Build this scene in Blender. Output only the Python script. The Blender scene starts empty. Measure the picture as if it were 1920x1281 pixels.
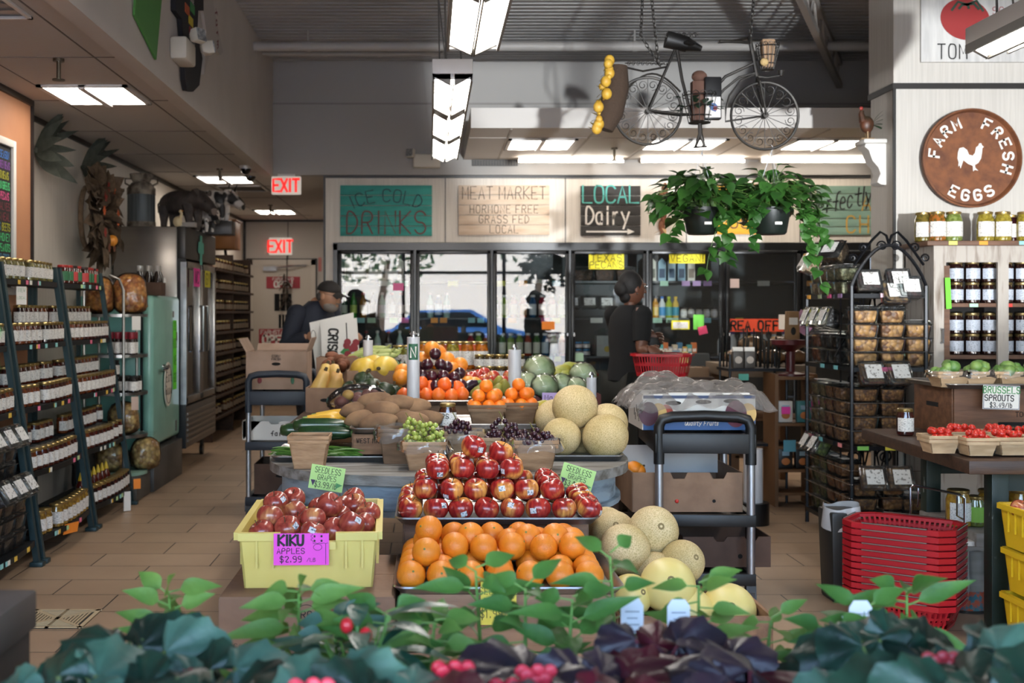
import bpy, bmesh, math, random
from mathutils import Vector as V, Matrix, Euler
from math import sin, cos, pi, radians as rad
random.seed(7)
SC = bpy.context.scene
COL = SC.collection
# ---------------------------------------------------------------- camera, sky, sun, exposure
FP, CX, CY, EYE = 2150.0, 805.0, 585.0, 1.35      # focal length in pixels, vanishing point, eye height
cam = bpy.data.cameras.new('camera'); camo = bpy.data.objects.new('camera', cam); COL.objects.link(camo)
camo.location = (0, 0, EYE); camo.rotation_euler = (pi/2, 0, 0)
cam.sensor_width = 36; cam.lens = 36*FP/1920
cam.shift_x = (960-CX)/1920; cam.shift_y = -(640.5-CY)/1920
cam.clip_start = .05; cam.clip_end = 300
cam.dof.use_dof = True; cam.dof.focus_distance = 3.95; cam.dof.aperture_fstop = 4.6
SC.camera = camo
SC.view_settings.view_transform = 'Standard'; SC.view_settings.look = 'None'
SC.view_settings.exposure = 0.68; SC.view_settings.gamma = 1; SC.view_settings.use_curve_mapping = False
SC.cycles.max_bounces = 7; SC.cycles.transparent_max_bounces = 14; SC.cycles.diffuse_bounces = 4
SC.cycles.sample_clamp_indirect = 6; SC.cycles.caustics_reflective = False; SC.cycles.caustics_refractive = False
W = bpy.data.worlds.new('world'); SC.world = W; W.use_nodes = True
nt = W.node_tree; bg = nt.nodes['Background']
sky = nt.nodes.new('ShaderNodeTexSky'); sky.sky_type = 'NISHITA'; sky.sun_disc = False
sky.sun_elevation = rad(48); sky.sun_rotation = rad(20); sky.air_density = 1.0; sky.dust_density = 2.0
nt.links.new(sky.outputs[0], bg.inputs[0]); bg.inputs[1].default_value = 2.3
sl = bpy.data.lights.new('sun', 'SUN'); so = bpy.data.objects.new('sun', sl); COL.objects.link(so)
sl.energy = 15; sl.angle = rad(.6); sl.color = (1, .95, .87)
so.rotation_euler = Euler((rad(-42), 0, rad(-15)))          # high and behind the shop: lights the car park, not the room
def portal(x0, x1, z0, z1, y):
    l = bpy.data.lights.new('daylight_portal', 'AREA'); l.shape = 'RECTANGLE'; l.size = x1-x0; l.size_y = z1-z0
    l.cycles.is_portal = True
    o = bpy.data.objects.new('daylight_portal', l); COL.objects.link(o); o.location = ((x0+x1)/2, y, (z0+z1)/2); o.rotation_euler = (pi/2, 0, 0)
OPEN = [(-2.3, 2.75, 0.05, 2.5), (5.6, 7.5, .5, 2.5)]       # shop front openings (x0,x1,z0,z1) at y=FRONT
FRONT = -.7
for a in OPEN: portal(*a, FRONT)
# added spot lamp outside, standing in for an assumed sun glint on the ceiling
gl = bpy.data.lights.new('assumed_glint_spot', 'SPOT'); go = bpy.data.objects.new('assumed_glint_spot', gl); COL.objects.link(go)
go.location = (1.5, -8.3, 1.0); gl.energy = 8000; gl.spot_size = rad(17); gl.spot_blend = .25; gl.shadow_soft_size = .12; gl.color = (.93, .97, 1)
go.rotation_euler = (V((2.7, 10.3, 3.75))-go.location).to_track_quat('-Z', 'Y').to_euler()

def X(px, Y): return (px-CX)*Y/FP
def Z(py, Y): return EYE-(py-CY)*Y/FP
def P(px, py, Y): return V((X(px, Y), Y, Z(py, Y)))
# ---------------------------------------------------------------- materials
MC = {}
def lin(c):
    if isinstance(c, str): c = tuple(int(c[i:i+2], 16)/255 for i in (0, 2, 4))
    return tuple((v/12.92 if v <= .04045 else ((v+.055)/1.055)**2.4) for v in c[:3])+(1,)
class NT:
    def __init__(s, name):
        s.m = bpy.data.materials.new(name); s.m.use_nodes = True; s.t = s.m.node_tree; s.b = s.t.nodes['Principled BSDF']; s.out = s.t.nodes['Material Output']
    def n(s, typ, **k):
        d = s.t.nodes.new('ShaderNode'+typ)
        for a, v in k.items():
            if a.startswith('i_'): d.inputs[int(a[2:]) if a[2:].isdigit() else a[2:]].default_value = v
            else: setattr(d, a, v)
        return d
    def l(s, a, b, ao=0, bi=0):
        s.t.links.new(a.outputs[ao], b.inputs[bi]); return b
    def coord(s, scale=(1, 1, 1), rnd=True, kind='Object'):
        tc = s.n('TexCoord'); mp = s.n('Mapping'); s.t.links.new(tc.outputs[kind], mp.inputs[0]); mp.inputs['Scale'].default_value = scale
        if rnd:
            oi = s.n('ObjectInfo'); mu = s.n('Math', operation='MULTIPLY', i_1=37.0); s.l(oi, mu, 'Random'); s.l(mu, mp, 0, 'Location')
        return mp
    def ramp(s, src, stops, so=0):
        r = s.n('ValToRGB'); e = r.color_ramp.elements
        while len(e) < len(stops): e.new(.5)
        for i, (p, c) in enumerate(stops): e[i].position = p; e[i].color = lin(c)
        s.l(src, r, so, 0); return r
def M(name, col='808080', rough=.5, metal=0, col2=None, scale=6, st=(1, 1, 1), lo=.35, hi=.65, detail=3, bump=0, bscale=None, coat=0, spec=.5, emit=0, ecol=None, vary=0, sss=0, kind='Object', rnd=True):
    if name in MC: return MC[name]
    t = NT(name); b = t.b
    b.inputs['Roughness'].default_value = rough; b.inputs['Metallic'].default_value = metal
    b.inputs['Specular IOR Level'].default_value = spec; b.inputs['Coat Weight'].default_value = coat
    b.inputs['Coat Roughness'].default_value = .12
    if sss: b.inputs['Subsurface Weight'].default_value = sss; b.inputs['Subsurface Radius'].default_value = (.02, .008, .005)
    b.inputs['Base Color'].default_value = lin(col); t.m.diffuse_color = lin(col)
    src = None
    if col2:
        mp = t.coord(st, rnd, kind); nz = t.n('TexNoise'); nz.inputs['Scale'].default_value = scale; nz.inputs['Detail'].default_value = detail
        t.l(mp, nz); src = t.ramp(nz, [(lo, col), (hi, col2)])
    if vary:
        oi = t.n('ObjectInfo'); hs = t.n('HueSaturation'); mr = t.n('MapRange'); mr.inputs[3].default_value = 1-vary; mr.inputs[4].default_value = 1+vary
        t.t.links.new(oi.outputs['Random'], mr.inputs[0]); t.t.links.new(mr.outputs[0], hs.inputs['Value'])
        if src: t.t.links.new(src.outputs[0], hs.inputs['Color'])
        else: hs.inputs['Color'].default_value = lin(col)
        src = hs
    if src: t.l(src, b, 0, 'Base Color')
    if bump:
        mp = t.coord(st, False, kind); nz = t.n('TexNoise'); nz.inputs['Scale'].default_value = bscale or scale*4; nz.inputs['Detail'].default_value = 2
        bp = t.n('Bump'); bp.inputs['Strength'].default_value = bump; bp.inputs['Distance'].default_value = .004
        t.l(mp, nz); t.l(nz, bp, 0, 'Height'); t.l(bp, b, 0, 'Normal')
    if emit: b.inputs['Emission Color'].default_value = lin(ecol or col); b.inputs['Emission Strength'].default_value = emit
    MC[name] = t.m; return t.m
def glassy(name, tint='ffffff', ior=1.5, alpha=.0, rough=.02, body='ffffff'):
    """thin clear sheet: see-through, with the mirror image its refractive index gives; alpha = share of a milky body."""
    if name in MC: return MC[name]
    t = NT(name); t.t.nodes.remove(t.b)
    tr = t.n('BsdfTransparent'); tr.inputs[0].default_value = lin(tint); gl = t.n('BsdfGlossy'); gl.inputs['Roughness'].default_value = rough
    fr = t.n('Fresnel'); fr.inputs[0].default_value = ior; mx = t.n('MixShader'); base = tr
    if alpha:
        df = t.n('BsdfDiffuse'); df.inputs[0].default_value = lin(body); tl = t.n('BsdfTranslucent'); tl.inputs[0].default_value = lin(body)
        m0 = t.n('MixShader'); m0.inputs[0].default_value = .4; t.l(df, m0, 0, 1); t.l(tl, m0, 0, 2)
        m1 = t.n('MixShader'); m1.inputs[0].default_value = alpha; t.l(tr, m1, 0, 1); t.l(m0, m1, 0, 2); base = m1
    t.l(fr, mx, 0, 0); t.l(base, mx, 0, 1); t.l(gl, mx, 0, 2); t.l(mx, t.out, 0, 0)
    MC[name] = t.m; return t.m
# ---------------------------------------------------------------- meshes
class MB:
    def __init__(s): s.v = []; s.f = []; s.mi = []
    def add(s, vs, fs, mi=0, M=None):
        k = len(s.v)
        s.v += [tuple(M @ V(a)) for a in vs] if M is not None else [tuple(a) for a in vs]
        s.f += [tuple(i+k for i in f) for f in fs]; s.mi += [mi]*len(fs); return s
    def box(s, c, d, mi=0, rz=0, M=None, taper=1):
        x, y, z = d[0]/2, d[1]/2, d[2]/2; t = taper
        vs = [(-x*t, -y*t, -z), (x*t, -y*t, -z), (x*t, y*t, -z), (-x*t, y*t, -z), (-x, -y, z), (x, -y, z), (x, y, z), (-x, y, z)]
        m = Matrix.Translation(c) @ Matrix.Rotation(rz, 4, 'Z')
        return s.add(vs, [(3, 2, 1, 0), (4, 5, 6, 7), (0, 1, 5, 4), (1, 2, 6, 5), (2, 3, 7, 6), (3, 0, 4, 7)], mi, M @ m if M is not None else m)
    def bb(s, a, b, mi=0):
        return s.box([(a[i]+b[i])/2 for i in range(3)], [abs(b[i]-a[i]) for i in range(3)], mi)
    def lathe(s, prof, n=16, mi=0, M=None, mis=None):
        vs = []; fs = []; m2 = []
        for r, z in prof: vs += [(r*cos(2*pi*i/n), r*sin(2*pi*i/n), z) for i in range(n)]
        for j in range(len(prof)-1):
            for i in range(n):
                fs.append((j*n+i, j*n+(i+1) % n, (j+1)*n+(i+1) % n, (j+1)*n+i)); m2.append(mis[j] if mis else mi)
        fs.append(tuple(range(n))[::-1]); m2.append(m2[0]); fs.append(tuple((len(prof)-1)*n+i for i in range(n))); m2.append(m2[-2] if len(m2) > 1 else mi)
        k = len(s.mi); s.add(vs, fs, mi, M); s.mi[k:] = m2; return s
    def tube(s, pts, r, n=6, mi=0, closed=False, M=None, flat=1):
        pts = [V(p) for p in pts]; L = len(pts); vs = []; fs = []; up = None
        for i, p in enumerate(pts):
            a = pts[i-1] if (i > 0 or closed) else p; b = pts[(i+1) % L] if (i < L-1 or closed) else p
            t = (b-a).normalized() if (b-a).length > 1e-9 else V((0, 0, 1))
            if up is None: up = t.orthogonal().normalized()
            else:
                up = up-t*up.dot(t); up = up.normalized() if up.length > 1e-6 else t.orthogonal().normalized()
            w = t.cross(up); rr = r[i] if isinstance(r, (list, tuple)) else r
            vs += [p+(up*cos(2*pi*k/n)+w*sin(2*pi*k/n)*flat)*rr for k in range(n)]
        for i in range(L if closed else L-1):
            j = (i+1) % L
            for k in range(n): fs.append((i*n+k, i*n+(k+1) % n, j*n+(k+1) % n, j*n+k))
        if not closed: fs.append(tuple(range(n))[::-1]); fs.append(tuple((L-1)*n+k for k in range(n)))
        return s.add(vs, fs, mi, M)
    def prism(s, poly, z0, z1, mi=0, M=None, mi_cap=None):
        n = len(poly); vs = [(x, y, z0) for x, y in poly]+[(x, y, z1) for x, y in poly]
        s.add(vs, [(i, (i+1) % n, n+(i+1) % n, n+i) for i in range(n)], mi, M)
        return s.add(vs, [tuple(range(n))[::-1], tuple(range(n, 2*n))], mi if mi_cap is None else mi_cap, M)
    def ball(s, c, r, n=14, m=9, mi=0, fn=None, M=None):
        r = r if isinstance(r, (list, tuple)) else (r, r, r); vs = []; fs = []
        for j in range(m+1):
            th = pi*j/m
            for i in range(n):
                ph = 2*pi*i/n; d = V((sin(th)*cos(ph), sin(th)*sin(ph), cos(th)))
                if fn: d = fn(d, th, ph)
                vs.append((c[0]+d.x*r[0], c[1]+d.y*r[1], c[2]+d.z*r[2]))
        for j in range(m):
            for i in range(n): fs.append((j*n+i, (j+1)*n+i, (j+1)*n+(i+1) % n, j*n+(i+1) % n))
        return s.add(vs, fs, mi, M)
    def grid(s, fn, nu, nv, mi=0, M=None):
        vs = [fn(u/nu, v/nv) for v in range(nv+1) for u in range(nu+1)]
        return s.add(vs, [(v*(nu+1)+u, v*(nu+1)+u+1, (v+1)*(nu+1)+u+1, (v+1)*(nu+1)+u) for v in range(nv) for u in range(nu)], mi, M)
    def build(s, name, mats, parent=None, bevel=0, smooth=40, seg=2, loc=None, weld=0):
        me = bpy.data.meshes.new(name); me.from_pydata(s.v, [], s.f)
        for m in (mats if isinstance(mats, (list, tuple)) else [mats]): me.materials.append(m)
        me.polygons.foreach_set('material_index', s.mi)
        if bevel or weld:
            bm = bmesh.new(); bm.from_mesh(me)
            if weld: bmesh.ops.remove_doubles(bm, verts=bm.verts, dist=weld)
            if bevel: bmesh.ops.bevel(bm, geom=[e for e in bm.edges if e.is_manifold and e.calc_face_angle(0) > .6], offset=bevel, segments=seg, affect='EDGES', profile=.5, clamp_overlap=True)
            bm.to_mesh(me); bm.free()
        if smooth:
            me.polygons.foreach_set('use_smooth', [True]*len(me.polygons)); me.set_sharp_from_angle(angle=rad(smooth))
        me.update(); o = bpy.data.objects.new(name, me); COL.objects.link(o)
        if parent: par(o, parent)
        if loc is not None: o.location = loc
        return o
KIDS = {}
def par(o, p): o.parent = p; KIDS.setdefault(p.name, []).append(o)
def tag(o, label=None, cat=None, group=None, kind=None):
    if label: o['label'] = label
    if cat: o['category'] = cat
    if group: o['group'] = group
    if kind: o['kind'] = kind
    return o
def E(name, label, cat, loc=(0, 0, 0), rz=0, group=None, rot=None):
    o = bpy.data.objects.new(name, None); COL.objects.link(o); o.empty_display_size = .05
    o.location = loc; o.rotation_euler = rot or (0, 0, rz); return tag(o, label, cat, group)
def dup(o, loc=None, rot=None, label=None, group=None, scale=None, parent=None, ent=None):
    c = o.copy(); COL.objects.link(c)
    if parent: par(c, parent)
    if loc is not None: c.location = loc
    if rot is not None: c.rotation_euler = rot
    if scale is not None: c.scale = (scale,)*3 if isinstance(scale, (int, float)) else scale
    if label: c['label'] = label
    if group: c['group'] = group
    for k in KIDS.get(o.name, []): dup(k, parent=c)
    return c
class Kind:
    """a kind of thing: the first placing uses the prototype itself, every later one a copy with its parts."""
    def __init__(s, proto): s.p = proto; s.used = False
    def put(s, loc, rot=(0, 0, 0), label=None, group=None, scale=None):
        rot = (0, 0, rot) if isinstance(rot, (int, float)) else rot
        if s.used: return dup(s.p, loc, rot, label, group, scale)
        s.used = True; o = s.p; o.location = loc; o.rotation_euler = rot
        if scale is not None: o.scale = (scale,)*3 if isinstance(scale, (int, float)) else scale
        return tag(o, label, None, group)
def S(name, mb, m, **k): return tag(mb.build(name, m, **k), kind='structure')
ORD = 'first second third fourth fifth sixth seventh eighth ninth tenth eleventh twelfth thirteenth fourteenth fifteenth sixteenth seventeenth eighteenth nineteenth twentieth'.split()
ORD += ['twenty-'+a for a in ORD[:9]]+['thirtieth']+['thirty-'+a for a in ORD[:9]]+['fortieth']+['forty-'+a for a in ORD[:9]]+['fiftieth']+['fifty-'+a for a in ORD[:9]]+['sixtieth']
# ---------------------------------------------------------------- hand lettering: single-stroke letters on a 4 x 6 grid
GL = {'A': '00 26 40|12 32', 'B': '00 06 36 45 34 03|33 42 41 30 00', 'C': '45 36 16 05 01 10 30 41', 'D': '00 06 26 44 42 20 00', 'E': '46 06 00 40|03 33', 'F': '46 06 00|03 33',
      'G': '45 36 16 05 01 10 30 41 43 23', 'H': '06 00|46 40|03 43', 'I': '26 20', 'J': '46 41 30 10 01', 'K': '06 00|46 03 40', 'L': '06 00 40', 'M': '00 06 22 46 40', 'N': '00 06 40 46',
      'O': '16 05 01 10 30 41 45 36 16', 'P': '00 06 36 45 44 33 03', 'Q': '16 05 01 10 30 41 45 36 16|22 40', 'R': '00 06 36 45 44 33 03|23 40', 'S': '45 36 16 05 04 13 33 42 41 30 10 01',
      'T': '06 46|26 20', 'U': '06 01 10 30 41 46', 'V': '06 20 46', 'W': '06 10 24 30 46', 'X': '06 40|00 46', 'Y': '06 23 46|23 20', 'Z': '06 46 00 40',
      '0': '16 05 01 10 30 41 45 36 16', '1': '15 26 20', '2': '05 16 36 45 44 00 40', '3': '05 16 36 45 34 23|23 43 41 30 10 01', '4': '30 36 02 42', '5': '46 06 03 33 42 41 30 10 01',
      '6': '45 36 16 05 01 10 30 41 42 33 03', '7': '06 46 10', '8': '13 04 05 16 36 45 44 33 13 02 01 10 30 41 42 33', '9': '43 13 04 05 16 36 45 41 30 10', '!': '26 22|20 21', '/': '00 46', '$': '45 36 16 05 04 13 33 42 41 30 10 01|27 2:',
      '&': '40 05 16 26 35 02 01 10 20 42', '.': '20 21', '-': '13 33', '%': '00 46|06 15|31 40', 'a': '34 14 03 01 10 20 31|34 30', 'i': '24 20|25 26', 'r': '14 10|12 24 34', 'y': '04 21|44 1:', 'e': '02 32 33 24 14 03 01 10 30',
      'f': '20 25 36 46|03 33', 'c': '33 24 14 03 01 10 20 31', 't': '26 21 30 40|04 44', 'l': '20 26', 'u': '04 01 10 20 31 34|31 40', 'b': '06 00|03 14 24 33 31 20 10 01', 'o': '14 03 01 10 20 31 33 24 14', 's': '33 24 14 03 12 22 31 20 10 01',
      'n': '04 00|02 14 24 33 30', 'g': '34 14 03 02 11 31|34 3: 1: 0;', 'h': '06 00|02 14 24 33 30', 'd': '34 14 03 01 10 20 31|36 30', 'm': '04 00|02 14 20|22 34 40'}
ROUND = set('BCDGJOPQRSU023568960$&aefctubosnghdmry')
def pt(c):
    yy = {':': -1.5, ';': -1}.get(c[1]); return (int(c[0]), float(yy) if yy is not None else (6 if c[1] == '6' else 7 if c[1] == '7' else int(c[1])))
def strokes(ch):
    out = []
    for st in GL.get(ch, '').split('|'):
        p = [pt(c) for c in st.split()]
        if len(p) < 2: continue
        if ch in ROUND and len(p) > 2:
            for _ in range(2):
                q = [p[0]]
                for a, b in zip(p, p[1:]): q += [(a[0]*.75+b[0]*.25, a[1]*.75+b[1]*.25), (a[0]*.25+b[0]*.75, a[1]*.25+b[1]*.75)]
                p = q+[p[-1]]
        out.append(p)
    return out
def write(mb, s, x, z, h, w=.6, t=.1, gap=.3, mi=0, M=None, align='c', arc=0, slant=0, depth=.0012):
    """lettering in the local xz plane, facing -y; h letter height, w width/height, t stroke width/height, arc = radius of a curved baseline."""
    adv = [(.35 if c in "I!.il1" else .5 if c == ' ' else 1)*h*w+h*gap*(.6 if c == ' ' else 1) for c in s]
    tot = sum(adv)-h*gap; cx = x-(tot/2 if align == 'c' else 0)
    for c, a in zip(s, adv):
        cw = a-h*gap
        for pl in strokes(c):
            pts = []
            for px, py in pl:
                u = (px/4 if c not in "I!.il1" else (px-1)/2)*cw; v = py/6*h; u += slant*v
                if arc:
                    th = (cx+u-x)/arc; pts.append(V((x+(arc+v)*sin(th), 0, z-arc+(arc+v)*cos(th))))
                else: pts.append(V((cx+u, 0, z+v)))
            ribbon(mb, pts, t*h, mi, M, depth)
        cx += a
def ribbon(mb, pts, t, mi=0, M=None, depth=.0012):
    vs = []; fs = []; L = len(pts)
    for i, p in enumerate(pts):
        a = pts[max(i-1, 0)]; b = pts[min(i+1, L-1)]; d = b-a; d = d.normalized() if d.length > 1e-9 else V((1, 0, 0)); n = V((-d.z, 0, d.x))
        e = d*t*.4*(-1 if i == 0 else 1 if i == L-1 else 0); q = p+e
        vs += [(q.x+n.x*t/2, -depth, q.z+n.z*t/2), (q.x-n.x*t/2, -depth, q.z-n.z*t/2)]
    for i in range(L-1): fs.append((2*i, 2*i+1, 2*i+3, 2*i+2))
    mb.add(vs, fs, mi, M)
def sign_text(parent, name, mat, lines, M=None):
    mb = MB()
    for a in lines: write(mb, *a[0], **(a[1] if len(a) > 1 else {}), M=M)
    return mb.build(name, mat, parent, smooth=0)
# shared materials
WHITE = lambda: M('white_paint', 'd9d3ca', .6)
BLACK = lambda: M('black_plastic', '101113', .35)
INK = lambda: M('black_ink', '15130f', .6)
CARD = lambda: M('kraft_cardboard', '8a6c55', .75, col2='7c5f4a', scale=9, bump=.15, bscale=60)
STEEL = lambda: M('brushed_aluminium', 'b9bcc0', .32, 1, col2='9a9da1', scale=6)
CHROME = lambda: M('chrome_wire', 'c9ccd0', .15, 1)
WOOD = lambda: M('crate_wood', '8a684c', .65, col2='6b4c36', scale=5, st=(2, 9, 9), bump=.2)
PINK = lambda: M('pink_card', 'f04fd0', .6)
LIME = lambda: M('lime_card', 'b9e08c', .6)
def tinted(tag_, hexc, rough=.6): return M(tag_, hexc, rough)
# ---------------------------------------------------------------- the room
ZC, BW = 2.675, 11.05            # low ceiling, back wall
def tile_floor():
    t = NT('floor_tile'); mp = t.coord((1, 1, 1), False)
    br = t.n('TexBrick'); br.offset = .5; br.inputs['Scale'].default_value = 1; br.inputs['Brick Width'].default_value = .632; br.inputs['Row Height'].default_value = .3085
    br.inputs['Mortar Size'].default_value = .0035; br.inputs['Mortar Smooth'].default_value = .1; br.inputs['Bias'].default_value = 0
    br.inputs['Color1'].default_value = lin('a68b70'); br.inputs['Color2'].default_value = lin('b0957a'); br.inputs['Mortar'].default_value = lin('3a322b')
    mp.inputs['Location'].default_value = (.22, .08, 0)
    nz = t.n('TexNoise'); nz.inputs['Scale'].default_value = 3; nz.inputs['Detail'].default_value = 5; t.l(mp, nz)
    mx = t.n('MixRGB', blend_type='MULTIPLY'); mx.inputs[0].default_value = .35; t.l(mp, br); t.l(br, mx, 0, 1); r = t.ramp(nz, [(.3, 'c8c0b8'), (.7, 'ffffff')]); t.l(r, mx, 0, 2)
    t.l(mx, t.b, 0, 'Base Color'); t.b.inputs['Roughness'].default_value = .42
    bp = t.n('Bump'); bp.inputs['Strength'].default_value = .5; bp.inputs['Distance'].default_value = .003; bp.invert = True; t.l(br, bp, 1, 'Height'); t.l(bp, t.b, 0, 'Normal')
    return t.m
S('floor', MB().bb((-2.75, FRONT, -.1), (7.9, 17, 0)), tile_floor(), smooth=0)
PANEL = M('wall_panel', 'd8d0c4', .55, col2='cdc5b9', scale=3, st=(30, 30, 1), rnd=False)
GREYW = M('upper_wall_paint', 'a3a09c', .7)
CEILW = M('ceiling_tile_white', 'b8b3ae', .8, col2='b8b0a8', scale=40, rnd=False, bump=.1, bscale=150)
DARK = M('dark_trim', '1d1a18', .4)
LIGHTW = M('soffit_white', 'cfcac4', .6)
S('wall_left', MB().bb((-2.78, 7.2, 0), (-2.68, 17, ZC)), PANEL, smooth=0)
S('wall_left_entry', MB().bb((-2.78, FRONT, 0), (-2.5, 7.2, ZC)), M('orange_panel', 'b5805c', .6, col2='ad7856', scale=4, rnd=False), smooth=0)
S('trim_1', MB().bb((-2.68, 7.2, ZC-.035), (-2.66, 16.5, ZC)).bb((-2.5, FRONT, ZC-.035), (-2.48, 7.2, ZC)).bb((-2.50, 7.185, 0), (-2.485, 7.21, ZC)), DARK, smooth=0)
# low ceiling on the left with its tile grid, and the bulkhead beam
S('ceiling_low', MB().bb((-2.78, FRONT, ZC), (-1.52, 17, ZC+.1)), CEILW, smooth=0)
S('ceiling_passage', MB().bb((-1.52, BW, ZC), (-.9, 17, ZC+.1)), CEILW, smooth=0)
g = MB()
for y in [2.3+.61*2*i for i in range(12)]: g.bb((-2.68, y-.004, ZC-.003), (-1.6, y+.004, ZC))
g.bb((-1.745, FRONT, ZC-.003), (-1.737, 16.5, ZC)); g.bb((-2.304, FRONT, ZC-.003), (-2.298, 16.5, ZC))
S('trim_2', g, M('ceiling_joint', '6d655f', .8), smooth=0)
S('wall_bulkhead', MB().bb((-1.60, FRONT, ZC-.03), (-1.5, BW, 3.9)), M('bulkhead_paint', 'c4bdb6', .7, col2='bdb6af', scale=2, rnd=False), smooth=0)
S('wall_back_upper', MB().bb((-1.5, BW-.05, ZC-.01), (8, BW+.1, 3.9)), GREYW, smooth=0)
S('trim_3', MB().bb((-1.5, BW-.06, 3.34), (8, BW-.05, 3.355)), M('panel_seam', '8d8a86', .7), smooth=0)
sw = MB(); sw.bb((-1.01, BW, 2.02), (7.9, BW+.1, ZC-.01)).bb((-1.01, BW, 0), (-.91, BW+.1, 2.02)).bb((-1.01, BW+.1, 0), (-.95, 16.5, ZC))
S('wall_back_signs', sw, PANEL, smooth=0)
g = MB()
for px in (835, 1060, 1287, 1500): g.bb((X(px, BW)-.004, BW-.004, 2.02), (X(px, BW)+.004, BW, ZC-.03))
g.bb((-1.02, BW-.02, ZC-.035), (7.8, BW, ZC-.008)).bb((-1.02, BW-.012, 0), (-1.0, BW+.1, ZC-.01))
S('trim_4', g, DARK, smooth=0)
S('wall_exit', MB().bb((-2.78, 16.5, 0), (-.9, 16.6, ZC)), M('exit_wall', 'b4ada4', .6), smooth=0)
S('trim_5', MB().bb((-2.7, 16.47, ZC-.03), (-.9, 16.5, ZC)).bb((-2.67, 16.47, 0), (-2.64, 16.5, ZC)).bb((X(540, 16.5)-.005, 16.49, 2.1), (X(540, 16.5)+.005, 16.5, ZC)), DARK, smooth=0)
# metal deck above, ribs running across
dk = MB(); pitch = .105; y = FRONT-.1; prof = []
while y < BW+.2:
    prof += [(y, 3.76), (y+pitch*.6, 3.76), (y+pitch*.66, 3.805), (y+pitch*.94, 3.805)]; y += pitch
vs = []; fs = []
for (yy, zz) in prof: vs += [(-1.6, yy, zz), (8, yy, zz)]
for i in range(len(prof)-1): fs.append((2*i+1, 2*i, 2*i+2, 2*i+3))
dk.add(vs, fs); dk.bb((-2.9, FRONT-.2, 3.9), (8.2, 17.2, 3.95))
S('ceiling', dk, M('metal_deck', 'aaa8a5', .5, col2='9a9896', scale=1.5, rnd=False), smooth=0)
# canopy over the coolers
CZ = 2.81
S('ceiling_canopy', MB().bb((.33, 9.1, CZ), (7.9, BW-.05, CZ+.16)), LIGHTW, smooth=0)
g = MB()
for px, yy in ((960, 9.1), (1120, 9.1), (1250, 9.1), (1440, 9.1), (1560, 9.1)): g.bb((X(px, yy)-.008, 9.15, CZ-.006), (X(px, yy)+.008, BW-.06, CZ))
g.bb((.33, 9.6, CZ-.005), (7.9, 9.612, CZ)); S('trim_6', g, M('grid_strip', 'a8a098', .6), smooth=0)
# column on the right
cl = MB().bb((2.90, 7.15, 0), (7.9, 7.53, 2.75)).bb((2.89, 7.14, 2.77), (7.9, 7.54, 3.9))
S('column_right', cl, M('column_panel', 'bfbab2', .55, col2='b4afa7', scale=2, st=(40, 40, 1.2), rnd=False), smooth=0)
S('trim_7', MB().bb((2.885, 7.135, 2.74), (7.9, 7.545, 2.775)).bb((2.89, 7.14, 0), (2.906, 7.156, 2.74)), DARK, smooth=0)
S('wall_right', MB().bb((7.8, FRONT, 0), (7.95, 17, 3.9)), PANEL, smooth=0)
S('wall_back_far', MB().bb((-1, 12.2, 0), (8, 12.3, 3.9)), M('cooler_back', '2b2e31', .7), smooth=0)
# shop front with its openings
fw = MB(); xs = sorted([(-2.9, OPEN[0][0]), (OPEN[0][1], OPEN[1][0]), (OPEN[1][1], 8.1)])
for a, b in xs: fw.bb((a, FRONT-.2, 0), (b, FRONT, 3.95))
for x0, x1, z0, z1 in OPEN: fw.bb((x0, FRONT-.2, z1), (x1, FRONT, 3.95)).bb((x0, FRONT-.2, 0), (x1, FRONT, z0))
S('wall_front', fw, PANEL, smooth=0)
S('window_1', MB().bb((OPEN[1][0], FRONT-.12, 1.5), (OPEN[1][1], FRONT-.06, 1.55)).bb((6.5, FRONT-.12, .5), (6.56, FRONT-.06, 2.5)), DARK, smooth=0)
S('window_2', MB().bb((1.45, FRONT-.12, .05), (1.52, FRONT-.06, 2.5)).bb((-.55, FRONT-.12, .05), (-.48, FRONT-.06, 2.5)).bb((-2.3, FRONT-.12, 2.1), (2.75, FRONT-.06, 2.16)), DARK, smooth=0)
# the car park beyond the shop front
S('ground', MB().bb((-40, -60, -.2), (40, FRONT-.2, -.03)), M('concrete', 'b8b2a8', .8, col2='a7a198', scale=.6, rnd=False), smooth=0)
S('wall_opposite', MB().bb((-25, -34, 0), (25, -33, 4.2)), M('render_white', 'd8d4cc', .8), smooth=0)
def outdoor_tree(x, y, h, r, i):
    t = E('street_tree', 'leafy tree standing by the car park outside, '+ORD[i]+' along the kerb', 'tree', (x, y, -.03), group='trees outside the shop front')
    MB().tube([(0, 0, 0), (.1, 0, h*.35), (.3, .1, h*.6)], [.16, .12, .08], 8).build('trunk', M('bark', '4a3d31', .9), t)
    mb = MB(); rr = random.Random(i)
    for k in range(420):
        d = V((rr.gauss(0, 1), rr.gauss(0, 1), rr.gauss(0, .7))).normalized()*r*(rr.random()**.4); c = V((.2, 0, h*.75))+d
        u = V((rr.gauss(0, 1), rr.gauss(0, 1), rr.gauss(0, 1))).normalized(); w = u.orthogonal().normalized(); s = .16
        mb.add([c-u*s, c+w*s*.5, c+u*s, c-w*s*.5], [(0, 1, 2, 3)])
    mb.build('foliage', M('tree_leaf', '33502a', .6), t, smooth=0)
for i, (x, y, h, r) in enumerate([(-1.6, -14, 5, 1.9), (3.6, -17, 6, 2.3), (9, -15, 5.5, 2.1), (-9, -18, 6, 2.4)]): outdoor_tree(x, y, h, r, i)
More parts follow.
